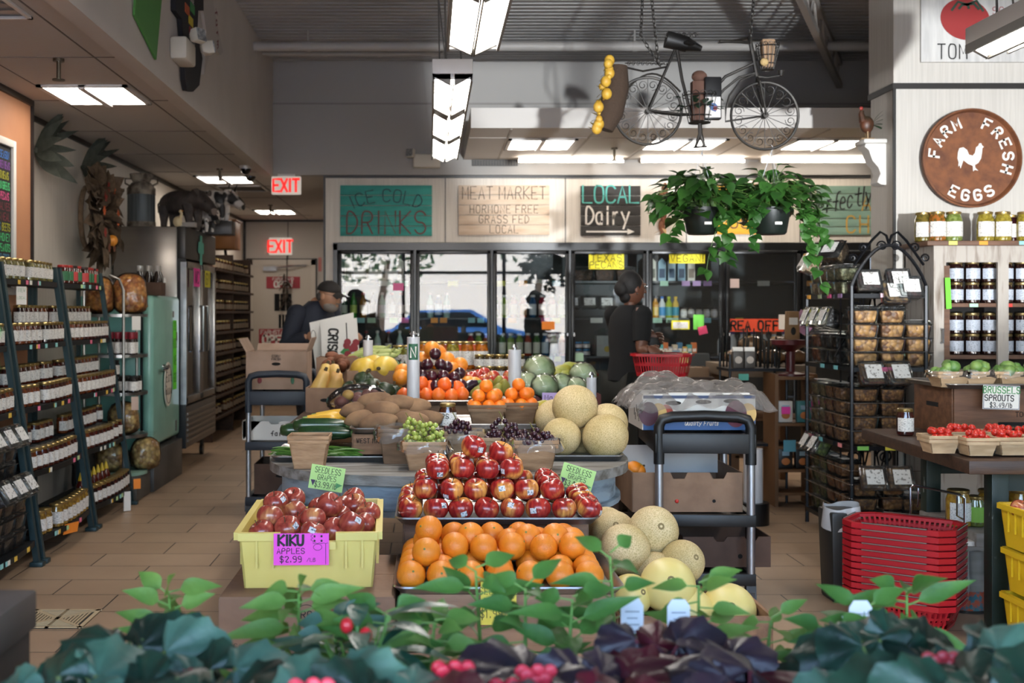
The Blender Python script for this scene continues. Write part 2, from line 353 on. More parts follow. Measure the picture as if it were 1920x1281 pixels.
def car():
    t = E('parked_car', 'blue saloon car parked in the bay outside the shop front', 'car', (.6, -9.5, -.03), rz=.1)
    pr = [(-2.2, .35), (-2.2, .75), (-1.5, .95), (-.9, 1.42), (.6, 1.45), (1.4, .98), (2.1, .85), (2.25, .4)]
    MB().prism(pr, -.82, .82, M=Matrix.Rotation(pi/2, 4, 'X')).build('body', M('car_paint', '2f5d9b', .25, coat=1), t, bevel=.06)
    MB().prism([(-1.35, .98), (-.85, 1.36), (.55, 1.38), (1.22, .98)], -.84, .84, M=Matrix.Rotation(pi/2, 4, 'X')).build('windows', M('car_glass', '0b0f14', .05), t)
    for x in (-1.4, 1.4):
        for y in (-.8, .8): MB().lathe([(.2, -.1), (.33, -.1), (.33, .1), (.2, .1)], 20, M=Matrix.Translation((x, y, .33)) @ Matrix.Rotation(pi/2, 4, 'X')).build('wheel', BLACK(), t)
car()
# ---------------------------------------------------------------- jars and other packed goods (kinds used all over the shop)
def printed(name,base,ink='6e6a66',sx=110,sz=420,thr=.60):
    if name in MC: return MC[name]
    t = NT(name); mp = t.coord((sx,sx,sz),True); nz = t.n('TexNoise'); nz.inputs['Scale'].default_value = 1; nz.inputs['Detail'].default_value = 1; t.l(mp,nz)
    r = t.ramp(nz,[(thr-.02,base),(thr+.06,ink)]); t.l(r,t.b,0,'Base Color'); t.b.inputs['Roughness'].default_value = .5; MC[name] = t.m; return t.m
LABELW = printed('jar_label_print','dcd8d2')
GOLD = M('gold_lid','a8915c',.3,.85)
def jar(name,label,cat,r,h,content,lidm,labm=None,neck=.85,lidh=.012,n=12,lab=(.16,.66),arc=.42,col2=None,grp=None):
    t = E(name,label,cat,group=grp); nz = h-lidh
    cm = content if not isinstance(content,str) else M('preserve_'+content+(col2 or ''),content,.06,col2=col2,scale=55,coat=.6,lo=.42,hi=.58)
    MB().lathe([(r*.86,0),(r,r*.14),(r,nz*.78),(r*neck,nz*.94),(r*neck,nz)],n).build('glass_body',cm,t)
    MB().lathe([(r*neck+.0015,nz-.004),(r*neck+.0025,nz-.002),(r*neck+.0025,h-.003),(r*neck-.001,h)],n).build('lid',lidm,t)
    if labm:
        mb = MB(); m = 8; rr = r+.0007
        mb.grid(lambda u,v: (rr*cos((u-.5)*2*pi*arc-pi/2),rr*sin((u-.5)*2*pi*arc-pi/2),h*(lab[0]+(lab[1]-lab[0])*v)),m,1).build('label',labm,t)
    return t
def rot_to_cam(x,y): return math.atan2(-x,y)*.6
# ---------------------------------------------------------------- green ladder racks along the left wall
GREEN = M('rack_green_steel','2d4247',.45,.3,col2='263a3e',scale=8)
BLKSH = M('rack_shelf_black','16181a',.5,.4)
RZ = [1.53,1.17,.83,.485,.14]
def front_x(z): return -2.08-.143*z
BAYS = [(5.22,6.09,'nearest'),(6.17,7.07,'middle'),(7.15,8.04,'far')]
SHN = ['top','second','third','fourth','bottom']
TAGC = [M('price_tag_'+c,c,.6) for c in ('e0dfd6','b8d79a','e6738f','e0b64a','8fc9c4')]
for y0,y1,nm in BAYS:
    t = E('jar_rack','green leaning ladder rack of jars, the %s of three along the orange panel wall' % nm,'rack',(-2.2,(y0+y1)/2,0),group='green jar racks'); oy = (y0+y1)/2
    for yy in (y0,y1):
        mb = MB(); a = V((front_x(0)+2.2,yy-oy,0)); b = V((front_x(1.62)+2.2,yy-oy,1.62))
        mb.tube([a,b],.021,4)
        mb.build('post',GREEN,t,smooth=0)
        MB().box((front_x(0)+2.2,yy-oy,.012),(.07,.06,.024)).build('foot',GREEN,t,bevel=.004)
        MB().tube([V((-2.46+2.2,yy-oy,0)),V((-2.46+2.2,yy-oy,1.6))],.018,4).build('rear_post',GREEN,t,smooth=0)
    for k,z in enumerate(RZ):
        fx = front_x(z)+2.2+.012; bow = .035; mb = MB(); pts = []
        n = 10
        for i in range(n+1):
            u = i/n; pts.append((fx+bow*sin(pi*u),y0+.02-oy+(y1-y0-.04)*u))
        mb.prism(pts+[(-.255,y1-.02-oy),(-.255,y0+.02-oy)],z-.03,z,0)
        mb.build('shelf',BLKSH,t,smooth=30)
        if k < 4: MB().bb((-.25,y0+.03-oy,z),(-.25+.12+.03*k,y1-.03-oy,z+.1)).build('riser',BLKSH,t)
        mb = MB(); rr = random.Random(k*7+int(y0*10))
        for i in range(5):
            u = .12+.76*rr.random(); mb = MB(); mb.box((fx+bow*sin(pi*u)+.003,y0+.02-oy+(y1-y0-.04)*u,z-.015),(.003,.035,.024)); mb.build('price_tag',rr.choice(TAGC),t,smooth=0)
JR,JH = .0375,.118
def jk(nm,lb,c,c2=None,lid=GOLD,labm=LABELW,r=JR,h=JH,**k): return Kind(jar(nm,lb,'jar',r,h,c,lid,labm,col2=c2,**k))
RED = jk('jam_jar','x','4a1a12','2f0f0b'); AMB = jk('jam_jar','x','6b3418','45200f'); DRK = jk('jam_jar','x','2a1210','180b0a')
PALE = jk('pickle_jar','x','7d7440','4e4a28'); YEL = jk('pickle_jar','x','9c7a32','6d4f20',r=.04,h=.13)
SLR = jk('salsa_jar','x','5d1d14','33110c',M('red_lid','a02c28',.4),M('green_label','2f6b45',.5)); SLG = jk('salsa_jar','x','3b1812','220d0a',M('dark_lid','2c1a16',.4),M('red_label','b23a3a',.5))
CNAME = {RED: 'dark red',AMB: 'amber',DRK: 'nearly black',PALE: 'olive',YEL: 'golden',SLR: 'green labelled',SLG: 'red labelled'}
JCOUNT = 0
for b,(y0,y1,nm) in enumerate(BAYS):
    for k,z in enumerate(RZ):
        for row in (0,1):
            if b == 0 and (k >= 3): continue
            if k == 4 and row == 1: continue
            n = 11; rr = random.Random(b*100+k*10+row); base = z+(.102 if row else .001); x = front_x(z)-.03 if row == 0 else -2.45+.06+.03*k-.01
            if k == 0:
                if row == 1: continue
                x = -2.345
            for i in range(n):
                yy = y0+.065+(y1-y0-.13)*i/(n-1); u = (yy-y0)/(y1-y0)
                if yy < 5.55: continue
                xx = x+(.03*sin(pi*u) if row == 0 else 0)
                if rr.random() < (.1 if row == 0 else .22): continue
                if k == 0: kd = PALE if b < 2 else (SLR if i % 3 else SLG)
                elif k == 4: kd = YEL if b < 2 else (RED if i % 2 else DRK)
                elif k == 3: kd = RED if i % 7 else AMB
                elif k == 2: kd = RED if (i//3+row) % 3 else AMB
                else: kd = (RED,AMB,RED,DRK)[(i//3+row+k) % 4]
                nmj = kd.p.name.split('.')[0].replace('_',' ')
                kd.put((xx,yy,base),rr.uniform(.75,1.15),'%s %s, %s in the %s row, %s shelf of the %s green rack' % (CNAME[kd],nmj,ORD[i],'front' if row == 0 else 'rear',SHN[k],nm),'jars on the green ladder racks'); JCOUNT += 1
# squeeze bottles with yellow spouts at the foot of the far rack
SQ = E('sauce_bottle','x','bottle'); MB().lathe([(.026,0),(.03,.01),(.03,.1),(.018,.125),(.016,.135)],10).build('body',M('sauce_red','571b12',.15,coat=.5),SQ)
MB().lathe([(.017,.133),(.014,.15),(.004,.185)],8).build('spout',M('yellow_spout','d9b32a',.4),SQ); MB().grid(lambda u,v: (.0306*cos((u-.5)*3-pi/2),.0306*sin((u-.5)*3-pi/2),.02+.06*v),6,1).build('label',M('white_label','ded9d0',.5),SQ)
SQ = Kind(SQ)
for i in range(7): SQ.put((front_x(.14)-.12,7.3+.095*i,.142),.9,'dark sauce bottle with yellow spout, %s along the foot of the far green rack' % ORD[i],'sauce bottles on the far rack')
# clamshells of dried fruit on the nearest rack
PLAST = glassy('clear_plastic','f6f8f8',1.35,.02,.08); CLABEL = printed('clamshell_label','dcdad6','8a8680',70,300)
def filler(name,c1,c2,scale=70):
    if 'filling_'+name in MC: return MC['filling_'+name]
    t = NT('filling_'+name); mp = t.coord(); v = t.n('TexVoronoi'); v.inputs['Scale'].default_value = scale; t.l(mp,v); sp = t.n('SeparateColor'); t.l(v,sp,1,0); r = t.ramp(sp,[(.1,c1),(.9,c2)]); rd = t.ramp(v,[(.25,'ffffff'),(.75,'6a5a4a')],0); mx = t.n('MixRGB',blend_type='MULTIPLY'); mx.inputs[0].default_value = .5; t.l(r,mx,0,1); t.l(rd,mx,0,2); t.l(mx,t.b,0,'Base Color'); t.b.inputs['Roughness'].default_value = .5  # colour darkens towards piece edges, painting shade into the gaps
    bp = t.n('Bump'); bp.inputs['Strength'].default_value = .9; bp.inputs['Distance'].default_value = .35/scale; bp.invert = True; t.l(v,bp,0,'Height'); t.l(bp,t.b,0,'Normal'); MC['filling_'+name] = t.m; return t.m
def clamshell(name,label,fill,w=.15,d=.12,h=.075,lab=True,lid=True):
    t = E(name,label,'container')
    MB().box((0,0,h*.46),(w*.93,d*.93,h*.86),taper=.84).build('filling',fill,t,bevel=.012)
    mb = MB(); mb.box((0,0,h*.48),(w,d,h*.96),taper=.84); mb.f = mb.f[:1]+mb.f[2:]; mb.mi = mb.mi[:-1]; mb.box((0,0,h*.95),(w+.012,d+.012,.004)).build('tray',PLAST,t,bevel=.008)
    if lid: MB().box((0,0,h+.008),(w*.96,d*.96,.02),taper=1.02).build('lid',PLAST,t,bevel=.009)
    if lab: MB().box((0,-.002,h+.0195),(w*.68,d*.62,.001)).build('label',CLABEL,t,smooth=0)
    return t
RAIS = filler('raisin','2a1a18','120b0b'); CLR = Kind(clamshell('fruit_clamshell','x',RAIS))
for k,z in ((3,.485),(4,.14)):
    for i in range(3):
        yy = 5.6+.155*i
        for lv in range(2 if k == 3 else 3):
            CLR.put((front_x(z)-.06,yy,z+.002+lv*.09),(0,0,pi/2),'dark dried fruit clamshell, %s in the %s column, %s shelf of the nearest rack' % (ORD[lv],ORD[i],SHN[k]),'dried fruit clamshells on the nearest rack')
        zz = z+(.19 if k == 3 else .285); CLR.put((front_x(z)-.03,yy,zz),(rad(58),0,pi/2),'dried fruit clamshell tilted to show its white label, %s on the %s shelf pile' % (ORD[i],SHN[k]),'dried fruit clamshells on the nearest rack')
def card(name,label,cat,loc,w,h,m,rz=0,ry=0,rx=0,lines=None,ink=None,group=None,t=.002):
    """a hand-lettered card: thin board whose face looks toward -y before turning."""
    o = E(name,label,cat,loc,group=group,rot=(rx,ry,rz)); MB().box((0,t/2,0),(w,t,h)).build('sheet',m,o,smooth=0)
    if lines: sign_text(o,'lettering',ink or INK(),lines)
    return o
card('price_card','white card with green and red writing clipped to the top shelf of the middle rack','card',(front_x(1.47)+.05,6.3,1.44),.07,.1,M('white_card','e3ded6',.6),rz=pi/2-.5,lines=[(('NEW',0,.02,.02),),(('LOCAL',0,-.02,.015),)],ink=M('green_ink','4a8a50',.6))
card('price_card','orange price card hanging from the bottom shelf of the middle green rack','card',(front_x(.11)+.05,6.55,.115),.12,.06,M('orange_card','f08a2c',.6),rz=pi/2-.4,rx=.2)
card('price_card','orange price tag at the corner of the bottom shelf of the far green rack','card',(front_x(.13)+.06,8.0,.15),.05,.07,M('orange_card'),rz=.5)
card('price_card','pale price card hanging below the bottom shelf of the far green rack','card',(front_x(.08)+.05,7.75,.07),.05,.13,M('white_card'),rz=.7)
# ---------------------------------------------------------------- menu board on the orange panel
t = E('menu_board','white framed blackboard listing local produce in coloured chalk','menu board',(-2.5,6.62,1.91),rz=pi/2)
bw,bh = .40,.83; mb = MB(); f = .045
mb.bb((-bw/2-f,-.03,-bh/2-f),(-bw/2,0,bh/2+f)).bb((bw/2,-.03,-bh/2-f),(bw/2+f,0,bh/2+f)).bb((-bw/2,-.03,-bh/2-f),(bw/2,0,-bh/2)).bb((-bw/2,-.03,bh/2),(bw/2,0,bh/2+f)).build('frame',M('frame_white','d8d5cf',.5),t,bevel=.006)
MB().bb((-bw/2,-.012,-bh/2),(bw/2,0,bh/2)).build('slate',M('blackboard','161513',.7),t,smooth=0)
CH = {'g': '4fc27a','b': '3a6fb8','o': 'd9713a','p': '7a4a94','y': 'a9a833','k': 'd8568a','r': '7a3540','s': '4f86a8'}
rows = [[('LOCAL','g'),('IN SEASON','b')],[('GRAPEFRUIT','o'),('GREEN BEANS','p')],[('PEAS & PINTO BEANS','y')],[('SQUASH','s'),('SALAD GREENS','g')],[('NEW CROP PECANS','k')],[('PECAN','o'),('HALVES','r')],[('PIECES','o'),('MEAL','r')],[('RADISHES','s'),('BEETS','y')],[('ONIONS','p'),('HONEY','g')],[('TURNIPS','p'),('PEANUTS','g')],[('SWEET POTATOES','s')],[('BUTTERNUT SQUASH','y')],[('AND MORE!','o')]]
for i,rw in enumerate(rows):
    z = bh/2-.075-i*.0605; x = -bw/2+.015; tot = sum(len(a) for a,_ in rw)
    for a,c in rw:
        w_ = (bw-.03)*len(a)/tot; n = len(a); hh = .042; mb = MB(); wid = min(.9,(w_/n)/hh*.72); write(mb,a,x+w_/2,z,hh,w=wid,t=.15,gap=wid*.3,align='c',M=Matrix.Translation((0,-.013,0))); mb.build('lettering',M('chalk_'+c,CH[c],.8),t,smooth=0); x += w_
# ---------------------------------------------------------------- husk bundles and the burlap wreath
def leaf_blade(mb,base,d,L,w,up=V((0,0,1)),bend=.2,n=6,mi=0,point=1.0,fold=.15,tip=1):
    d = V(d).normalized(); s = d.cross(up); s = s.normalized() if s.length > 1e-4 else V((1,0,0)); nn = s.cross(d).normalized(); base = V(base); vs = []
    for i in range(n+1):
        u = i/n; c = base+d*L*u+nn*(-bend*L*u*u); ww = w*(sin(pi*min(1,u**tip*.93+.07))**point)*.5
        vs += [c-s*ww+nn*fold*ww,c,c+s*ww+nn*fold*ww]
    mb.add(vs,[f for i in range(n) for f in ((3*i,3*i+1,3*i+4,3*i+3),(3*i+1,3*i+2,3*i+5,3*i+4))],mi)
HUSK = M('dried_husk','4c5148',.8,col2='3b4038',scale=20)
for (yy,zz,lb) in ((7.75,2.44,'grey green dried leaf cluster on the wall, half hidden by the menu board panel'),(8.8,2.46,'grey green dried leaf cluster on the wall above the burlap wreath')):
    t = E('dried_leaf_cluster',lb,'wall decoration',(-2.66,yy,zz),group='dried leaf clusters on the white wall'); mb = MB(); rr = random.Random(3)
    for i in range(11):
        a = -2.3+4.6*i/10; leaf_blade(mb,(0,0,.02*cos(a)),(.75,sin(a)*.8,cos(a)),.3+.06*rr.random(),.085,up=V((-.4,-1,.2)),bend=.1)
    mb.build('leaf',HUSK,t,smooth=60); MB().ball((.01,0,0),.025).build('knot',HUSK,t)
t = E('burlap_wreath','brown burlap wreath with red and orange flowers and a tiny pumpkin on the wall','wreath',(-2.6,8.62,2.06)); rr = random.Random(5)
BUR = M('burlap','6b5845',.9,col2='52422f',scale=30,bump=.5,bscale=200); mb = MB()
for i in range(95):
    a = 2*pi*i*.0637; R = .1+.05*(i % 3); c = V((.06+.08*rr.random(),R*cos(a)*1.1,R*1.25*sin(a))); d = V((rr.uniform(.5,1),cos(a)+rr.uniform(-.6,.6),sin(a)+rr.uniform(-.6,.6)))
    leaf_blade(mb,c,d,.17,.14,up=V((rr.random(),rr.random(),rr.random())),bend=.5,fold=.5)
mb.build('ribbon',BUR,t,smooth=60); MB().tube([(.03,.17*cos(a),.23*sin(a)) for a in [2*pi*i/20 for i in range(20)]],.02,8,closed=True).build('ring',BUR,t)
for i in range(12):
    a = rr.random()*6.28; c = V((.2,.19*cos(a),.24*sin(a))); mb = MB()
    for k in range(6): leaf_blade(mb,c,(.5,cos(k*1.05),sin(k*1.05)),.045,.03,up=V((1,0,0)),n=3)
    mb.build('flower',M('fall_'+'rob'[i % 3],('8a2a20','b4511f','6e3b23')[i % 3],.7),t,smooth=60)
MB().ball((.2,.06,-.17),(.04,.045,.04),fn=lambda d,th,ph: d*(1+.06*cos(8*ph))).build('pumpkin',M('tiny_pumpkin','d98a2c',.5),t)
mb = MB(); [leaf_blade(mb,(.1,-.02+.02*i,-.27),(.2,.25*(i-1),-1),.22,.08,up=V((1,0,0)),fold=.4) for i in range(3)]; mb.build('tail',BUR,t,smooth=60)
t = E('wall_switch','small pale junction box high on the wall past the dried leaf clusters','box',(-2.67,8.85,2.2)); MB().box((0,0,0),(.03,.06,.12)).build('case',WHITE(),t,bevel=.004)
# ---------------------------------------------------------------- stainless refrigerator and the things on it
SST = M('stainless','9b9691',.26,.9,col2='8d8883',scale=1.2,st=(.3,.3,6),rnd=False,bump=.12,bscale=2)
FX,FY0,FY1,FZ = -2.05,9.64,11.0,2.07
t = E('steel_refrigerator','tall stainless steel glass door refrigerator against the left wall','refrigerator',(-2.36,10.3,0)); ox,oy = 2.36,-10.3
def bbx(a,b): return MB().bb((a[0]+ox,a[1]+oy,a[2]),(b[0]+ox,b[1]+oy,b[2]))
bbx((-2.66,FY0,.2),(-2.12,FY1,FZ)).build('cabinet',SST,t,bevel=.01)
bbx((-2.12,FY0,1.8),(FX,FY1,FZ)).build('header_panel',M('header_dark','3a3836',.4,.4),t,bevel=.008)
bbx((-2.12,FY0,.2),(FX,FY1,.55)).build('grille',M('grille_steel','6f6a66',.35,.8),t,bevel=.006)
for i in range(6):
    o = bbx((-2.05,FY0+.06,.25+i*.045),(-2.04,FY1-.06,.27+i*.045)); o.build('louvre',M('louvre_steel','9a958f',.3,.9),t,smooth=0)
for y0_,y1_ in ((FY0+.01,10.3),(10.32,FY1-.01)):
    d = MB(); a,b = y0_+oy,y1_+oy; z0,z1 = .57,1.78; x0,x1 = -2.11+ox,FX+ox+.005
    for q in (((x0,a,z0),(x1,a+.06,z1)),((x0,b-.06,z0),(x1,b,z1)),((x0,a,z0),(x1,b,z0+.06)),((x0,a,z1-.06),(x1,b,z1))): d.bb(*q)
    dr = d.build('door',SST,t,bevel=.006); MB().bb((x0+.02,a+.06,z0+.06),(x0+.03,b-.06,z1-.06)).build('glass',glassy('dark_glass','9aa0a4',1.5),dr,smooth=0)
    hx = x1+.03; MB().tube([(x1,b-.09 if y0_ < 10 else a+.09,1.0),(hx,b-.09 if y0_ < 10 else a+.09,1.0),(hx,b-.09 if y0_ < 10 else a+.09,1.4),(x1,b-.09 if y0_ < 10 else a+.09,1.4)],.012,8).build('handle',CHROME(),dr)
bbx((-2.115,FY0+.05,.57),(-2.113,FY1-.05,1.78)).build('dark_interior',M('fridge_inside','141517',.6),t,smooth=0)
for i in range(17):
    bbx((-2.112,10.42,.74+i*.0585),(-2.095,10.86,.752+i*.0585)).build('shelf_light',M('led_white','dfe8ff',.3,emit=2.6,ecol='d6e2ff'),t,smooth=0)
bbx((-2.12,FY0-.004,.2),(FX+.004,FY0+.012,1.8)).build('door_edge',M('edge_black','0d0d0e',.4),t,smooth=0)
bbx((-2.09,FY0-.012,.57),(FX+.01,FY0-.002,1.77)).build('side_trim',STEEL(),t,smooth=0)
for yy in (FY0+.1,FY1-.12):
    for xx in (-2.58,-2.16): MB().tube([(xx+ox,yy+oy,.2),(xx+ox,yy+oy,.08)],.02,8).lathe([(.05,-.015),(.05,.015)],14,M=Matrix.Translation((xx+ox,yy+oy,.05)) @ Matrix.Rotation(pi/2,4,'Y')).build('caster',BLACK(),t)
for a in (('green_cross','teal paper cross taped to the refrigerator header',(FX+.012,10.25,1.9),0,'teal'),):
    o = E('paper_cross',a[1],'card',a[2],rz=pi/2); MB().box((0,.002,0),(.09,.003,.26)).box((0,.002,.02),(.24,.0025,.1)).build('sheet',M('teal_paper','58a795',.7),o,smooth=0)
for yy,c,s,lb,txt in ((10.02,'e83fa0',.16,'bright pink card taped to the first refrigerator door','WC'),(10.5,'cfc62e',.15,'yellow card taped to the second refrigerator door','GV')):
    card('taped_card',lb,'card',(FX+.02,yy,1.65),s*1.6,s,M('card_'+c,c,.6),rz=pi/2,lines=[((txt,0,-.05,.1),dict(t=.14))])
# milk can
t = E('milk_can','old ribbed milk can on top of the steel refrigerator','milk can',(X(265,9.9),9.9,FZ)); MBm = M('can_blue_grey','5c6468',.55,.5,col2='474d50',scale=3,st=(14,14,.3)); RUST = M('can_chipped','8d8476',.8,col2='3c332a',scale=14)
MB().lathe([(.118,.05),(.118,.3)],22).build('body',MBm,t); MB().lathe([(.122,0),(.122,.055)],22).build('band',RUST,t); MB().lathe([(.122,.29),(.122,.345),(.085,.39),(.072,.40)],22).build('shoulder',RUST,t)
MB().lathe([(.07,.395),(.095,.44),(.1,.47),(.06,.475)],20).build('lid',RUST,t)
for s in (-1,1): MB().tube([(s*.1,0,.37),(s*.14,0,.39),(s*.14,0,.43),(s*.08,0,.43)],.009,6).build('handle',RUST,t)
def animal(name,label,loc,rz,sc,mats,head_l=.13,legs=.13,ears=True,horns=False,spots=False,snout=(.055,.045)):
    t = E(name,label,'figurine',loc,rz); t.scale = (sc,)*3; mb = MB()
    bl,br = .22,.105
    def bod(d,th,ph): return V((d.x*(1+.08*d.z),d.y,d.z*(1.0 if d.z > 0 else .92)))
    mb.ball((0,0,legs+.1),(bl,br,.115),20,14,fn=bod)
    for sx,sy in ((-1,-1),(-1,1),(1,-1),(1,1)): mb.tube([(sx*.13,sy*.06,legs+.08),(sx*.14+.01,sy*.06,legs*.55),(sx*.14-.005*sx,sy*.06,0)],[.055,.03,.025],8)
    mb.tube([(.16,0,legs+.13),(.25,0,legs+.12)],[.09,.075],10); mb.tube([(.22,0,legs+.12),(.3,0,legs+.07),(.36,0,legs+.02)],[.078,.06,snout[1]],10)
    mb.tube([(-.21,0,legs+.13),(-.25,0,legs+.1),(-.255,.01,legs+.03)],[.014,.009,.006],6)
    mb.build('body',mats[0],t,weld=.0001)
    for s in (-1,1):
        m2 = MB(); leaf_blade(m2,(.25,s*.05,legs+.17),(.1,s*.8,.35),.075,.055,up=V((1,0,0)),fold=.3); m2.build('ear',mats[0],t,smooth=60)
        MB().ball((.315,s*.05,legs+.1),.01,8,6).build('eye',INK(),t)
        if horns: MB().tube([(.24,s*.05,legs+.19),(.24,s*.09,legs+.24),(.26,s*.09,legs+.28)],[.012,.009,.003],6).build('horn',mats[1],t)
    MB().ball((.37,0,legs+.018),(.014,snout[1]*.9,snout[1]*.8),10,7).build('snout',mats[1],t)
    return t
animal('pig_figurine','dark weathered pig figurine standing on the steel refrigerator',(X(338,10.1),10.1,FZ),-.5,1.02,(M('pig_dark','4a423d',.6,col2='2e2825',scale=14),M('pig_snout','6e625a',.6)))
COW = M('cow_spots','c9c4bd',.5,col2='1d1b1a',scale=7,lo=.5,hi=.54,detail=1)
animal('cow_figurine','black and white spotted cow figurine at the end of the refrigerator top, the taller one',(X(398,10.75),10.75,FZ+.13),-.25,.85,(COW,M('cow_muzzle','20201f',.5)),horns=True)
t = E('display_block','low dark block lifting the taller cow figurine on the refrigerator','block',(X(398,10.75),10.75,FZ)); MB().bb((-.2,-.1,0),(.2,.1,.129)).build('block',M('header_dark'),t,bevel=.006)
animal('cow_figurine','small black and white spotted cow figurine in front of the taller one on the refrigerator',(X(384,10.35),10.35,FZ),-.8,.55,(COW,M('cow_muzzle')),horns=True)
for px,lb,c in ((333,'little cream goose figurine before the pig on the refrigerator','c9b78f'),):
    t = E('goose_figurine',lb,'figurine',(X(px,9.72),9.72,FZ)); MB().ball((0,0,.045),(.04,.03,.045)).tube([(.02,0,.07),(.035,0,.11),(.02,0,.14)],[.018,.012,.014],8).build('body',M('goose',c,.5),t); MB().tube([(.02,0,.14),(.05,0,.135)],[.009,.003],6).build('beak',M('beak','c07a2c',.5),t)
t = E('small_box','small grey and orange carton on the refrigerator top','box',(X(342,9.75)+.06,9.75,FZ+.02)); MB().box((0,0,0),(.11,.08,.04)).build('carton',M('grey_carton','8c8782',.6),t)
# ---------------------------------------------------------------- vintage turquoise refrigerator
TUR = M('turquoise_enamel','84b8a8',.35,col2='7aac9e',scale=5,rnd=False,coat=.3); TX,TY0,TY1 = -2.08,8.62,9.56
t = E('vintage_refrigerator','vintage turquoise refrigerator with rounded door beside the steel one','refrigerator',(-2.36,9.09,.3)); ox,oy = 2.36,-9.09
def bbt(a,b): return MB().bb((a[0]+ox,a[1]+oy,a[2]-.3),(b[0]+ox,b[1]+oy,b[2]-.3))
bbt((-2.64,TY0,.3),(-2.17,TY1,1.475)).build('cabinet',M('turquoise_side','66a09a',.4,col2='5d958f',scale=3,rnd=False),t,bevel=.03)
bbt((-2.165,TY0+.005,.33),(TX,TY1-.005,1.475)).build('door',TUR,t,bevel=.035,seg=4)
bbt((-2.175,TY0+.01,.33),(-2.16,TY1-.01,1.46)).build('door_seal',BLACK(),t,smooth=0)
MB().tube([(TX+ox,8.95+oy,.62),(TX+ox+.04,8.95+oy,.62),(TX+ox+.045,8.85+oy,.615),(TX+ox+.03,8.8+oy,.61)],[.018,.016,.02,.012],8).build('handle',CHROME(),t)
for yy,zz,hh in ((9.3,1.33,.05),(9.42,1.15,.07),(9.4,.42,.09)): MB().box((TX+ox+.004,yy+oy,zz-.3),(.008,.03,hh)).build('fitting',M('aged_chrome','6b645a',.35,.8),t)
t = E('fridge_plinth','dull grey steel plinth under the turquoise refrigerator','plinth',(-2.36,9.09,0)); MB().box((0,-.02,.15),(.6,.98,.3)).build('body',M('plinth_grey','5d5a56',.5,.4,col2='4c4946',scale=5),t,bevel=.006)
o = card('paper_strip','long neon green strip of paper down the turquoise refrigerator door','card',(TX+.004,9.36,1.0),.12,.56,M('neon_green','66e02a',.6),rz=pi/2)
mb = MB(); [write(mb,w_,0,.2-.14*i,.07,w=.5,t=.1) for i,w_ in enumerate(('NO','YOU','WE','GO'))]; mb.build('lettering',INK(),o,smooth=0)
t = E('oval_sign','cream oval sign hung on the turquoise refrigerator handle, reading eat good','sign',(TX+.012,9.06,.78),rz=pi/2); MB().lathe([(.12,0),(.12,.008)],32,M=Matrix.Rotation(pi/2,4,'X') @ Matrix.Scale(1.45,4,(0,1,0))).build('board',M('sign_cream','ddd3c3',.6),t)
MB().tube([(.105*cos(a),-.009,.152*sin(a)) for a in [2*pi*i/40 for i in range(40)]],.0025,4,closed=True).build('border',INK(),t)
sign_text(t,'lettering',INK(),[(('Eat',0,.02,.075),dict(t=.1)),(('Good',0,-.08,.07),dict(t=.1))],Matrix.Translation((0,-.009,0)))
# beer carrier on top
t = E('bottle_carrier','brown wicker six bottle carrier on the turquoise refrigerator','carrier',(X(280,8.8),8.8,1.476)); MB().bb((-.11,-.07,0),(.11,.07,.1)).build('basket',M('wicker','4a3427',.8,bump=1,bscale=120),t,bevel=.01); MB().prism([(-.11,.1),(.11,.1),(.11,.135),(0,.165),(-.11,.135)],-.071,-.066,M=Matrix.Rotation(pi/2,4,'X')).build('card_label',M('white_card'),t,smooth=0)
bt = MB().lathe([(.028,0),(.03,.01),(.03,.12),(.013,.165),(.013,.2)],10)
BOT = E('beer_bottle','x','bottle'); bt.build('glass',M('brown_glass','1d120b',.08,coat=.5),BOT); MB().lathe([(.0145,.155),(.0145,.205)],10).build('neck_foil',M('foil_grey','9a948c',.4),BOT); BOT = Kind(BOT)
for i in range(6): BOT.put((X(280,8.8)-.07+.07*(i % 3),8.765+.07*(i//3),1.5),0,'dark bottle, %s of the %s row in the wicker carrier' % (ORD[i % 3],('front','rear')[i//3]),'bottles in the wicker carrier')
# ---------------------------------------------------------------- small steel rack before the turquoise refrigerator
t = E('snack_rack','narrow steel rack of snack bags and jars before the turquoise refrigerator','rack',(-2.27,8.32,0)); SS2 = M('rack_steel','85827e',.3,.9)
SRZ = [1.335,1.045,.775,.47,.2]
for z in SRZ:
    mb = MB(); pts = [(.17*cos(a)+.05,-.0+.2*sin(a)) for a in [-pi/2+pi*i/10 for i in range(11)]]; mb.prism([(-.19,-.2)]+pts+[(-.19,.2)],z-.022,z).build('shelf',SS2 if z > .25 else M('shelf_pale_green','7d9c8c',.5),t,smooth=30)
for x,yy in ((.1,-.185),(-.18,-.185),(-.18,.185),(.1,.185)):
    MB().tube([(x,yy,0),(x,yy,1.5),(x-.03,yy,1.58),(x-.1,yy,1.61)] if x > 0 else [(x,yy,0),(x,yy,1.6)],.011,8).build('post',SS2,t)
MB().bb((-.19,-.2,0),(.2,.2,.178)).build('base',M('plinth_grey'),t,bevel=.02)
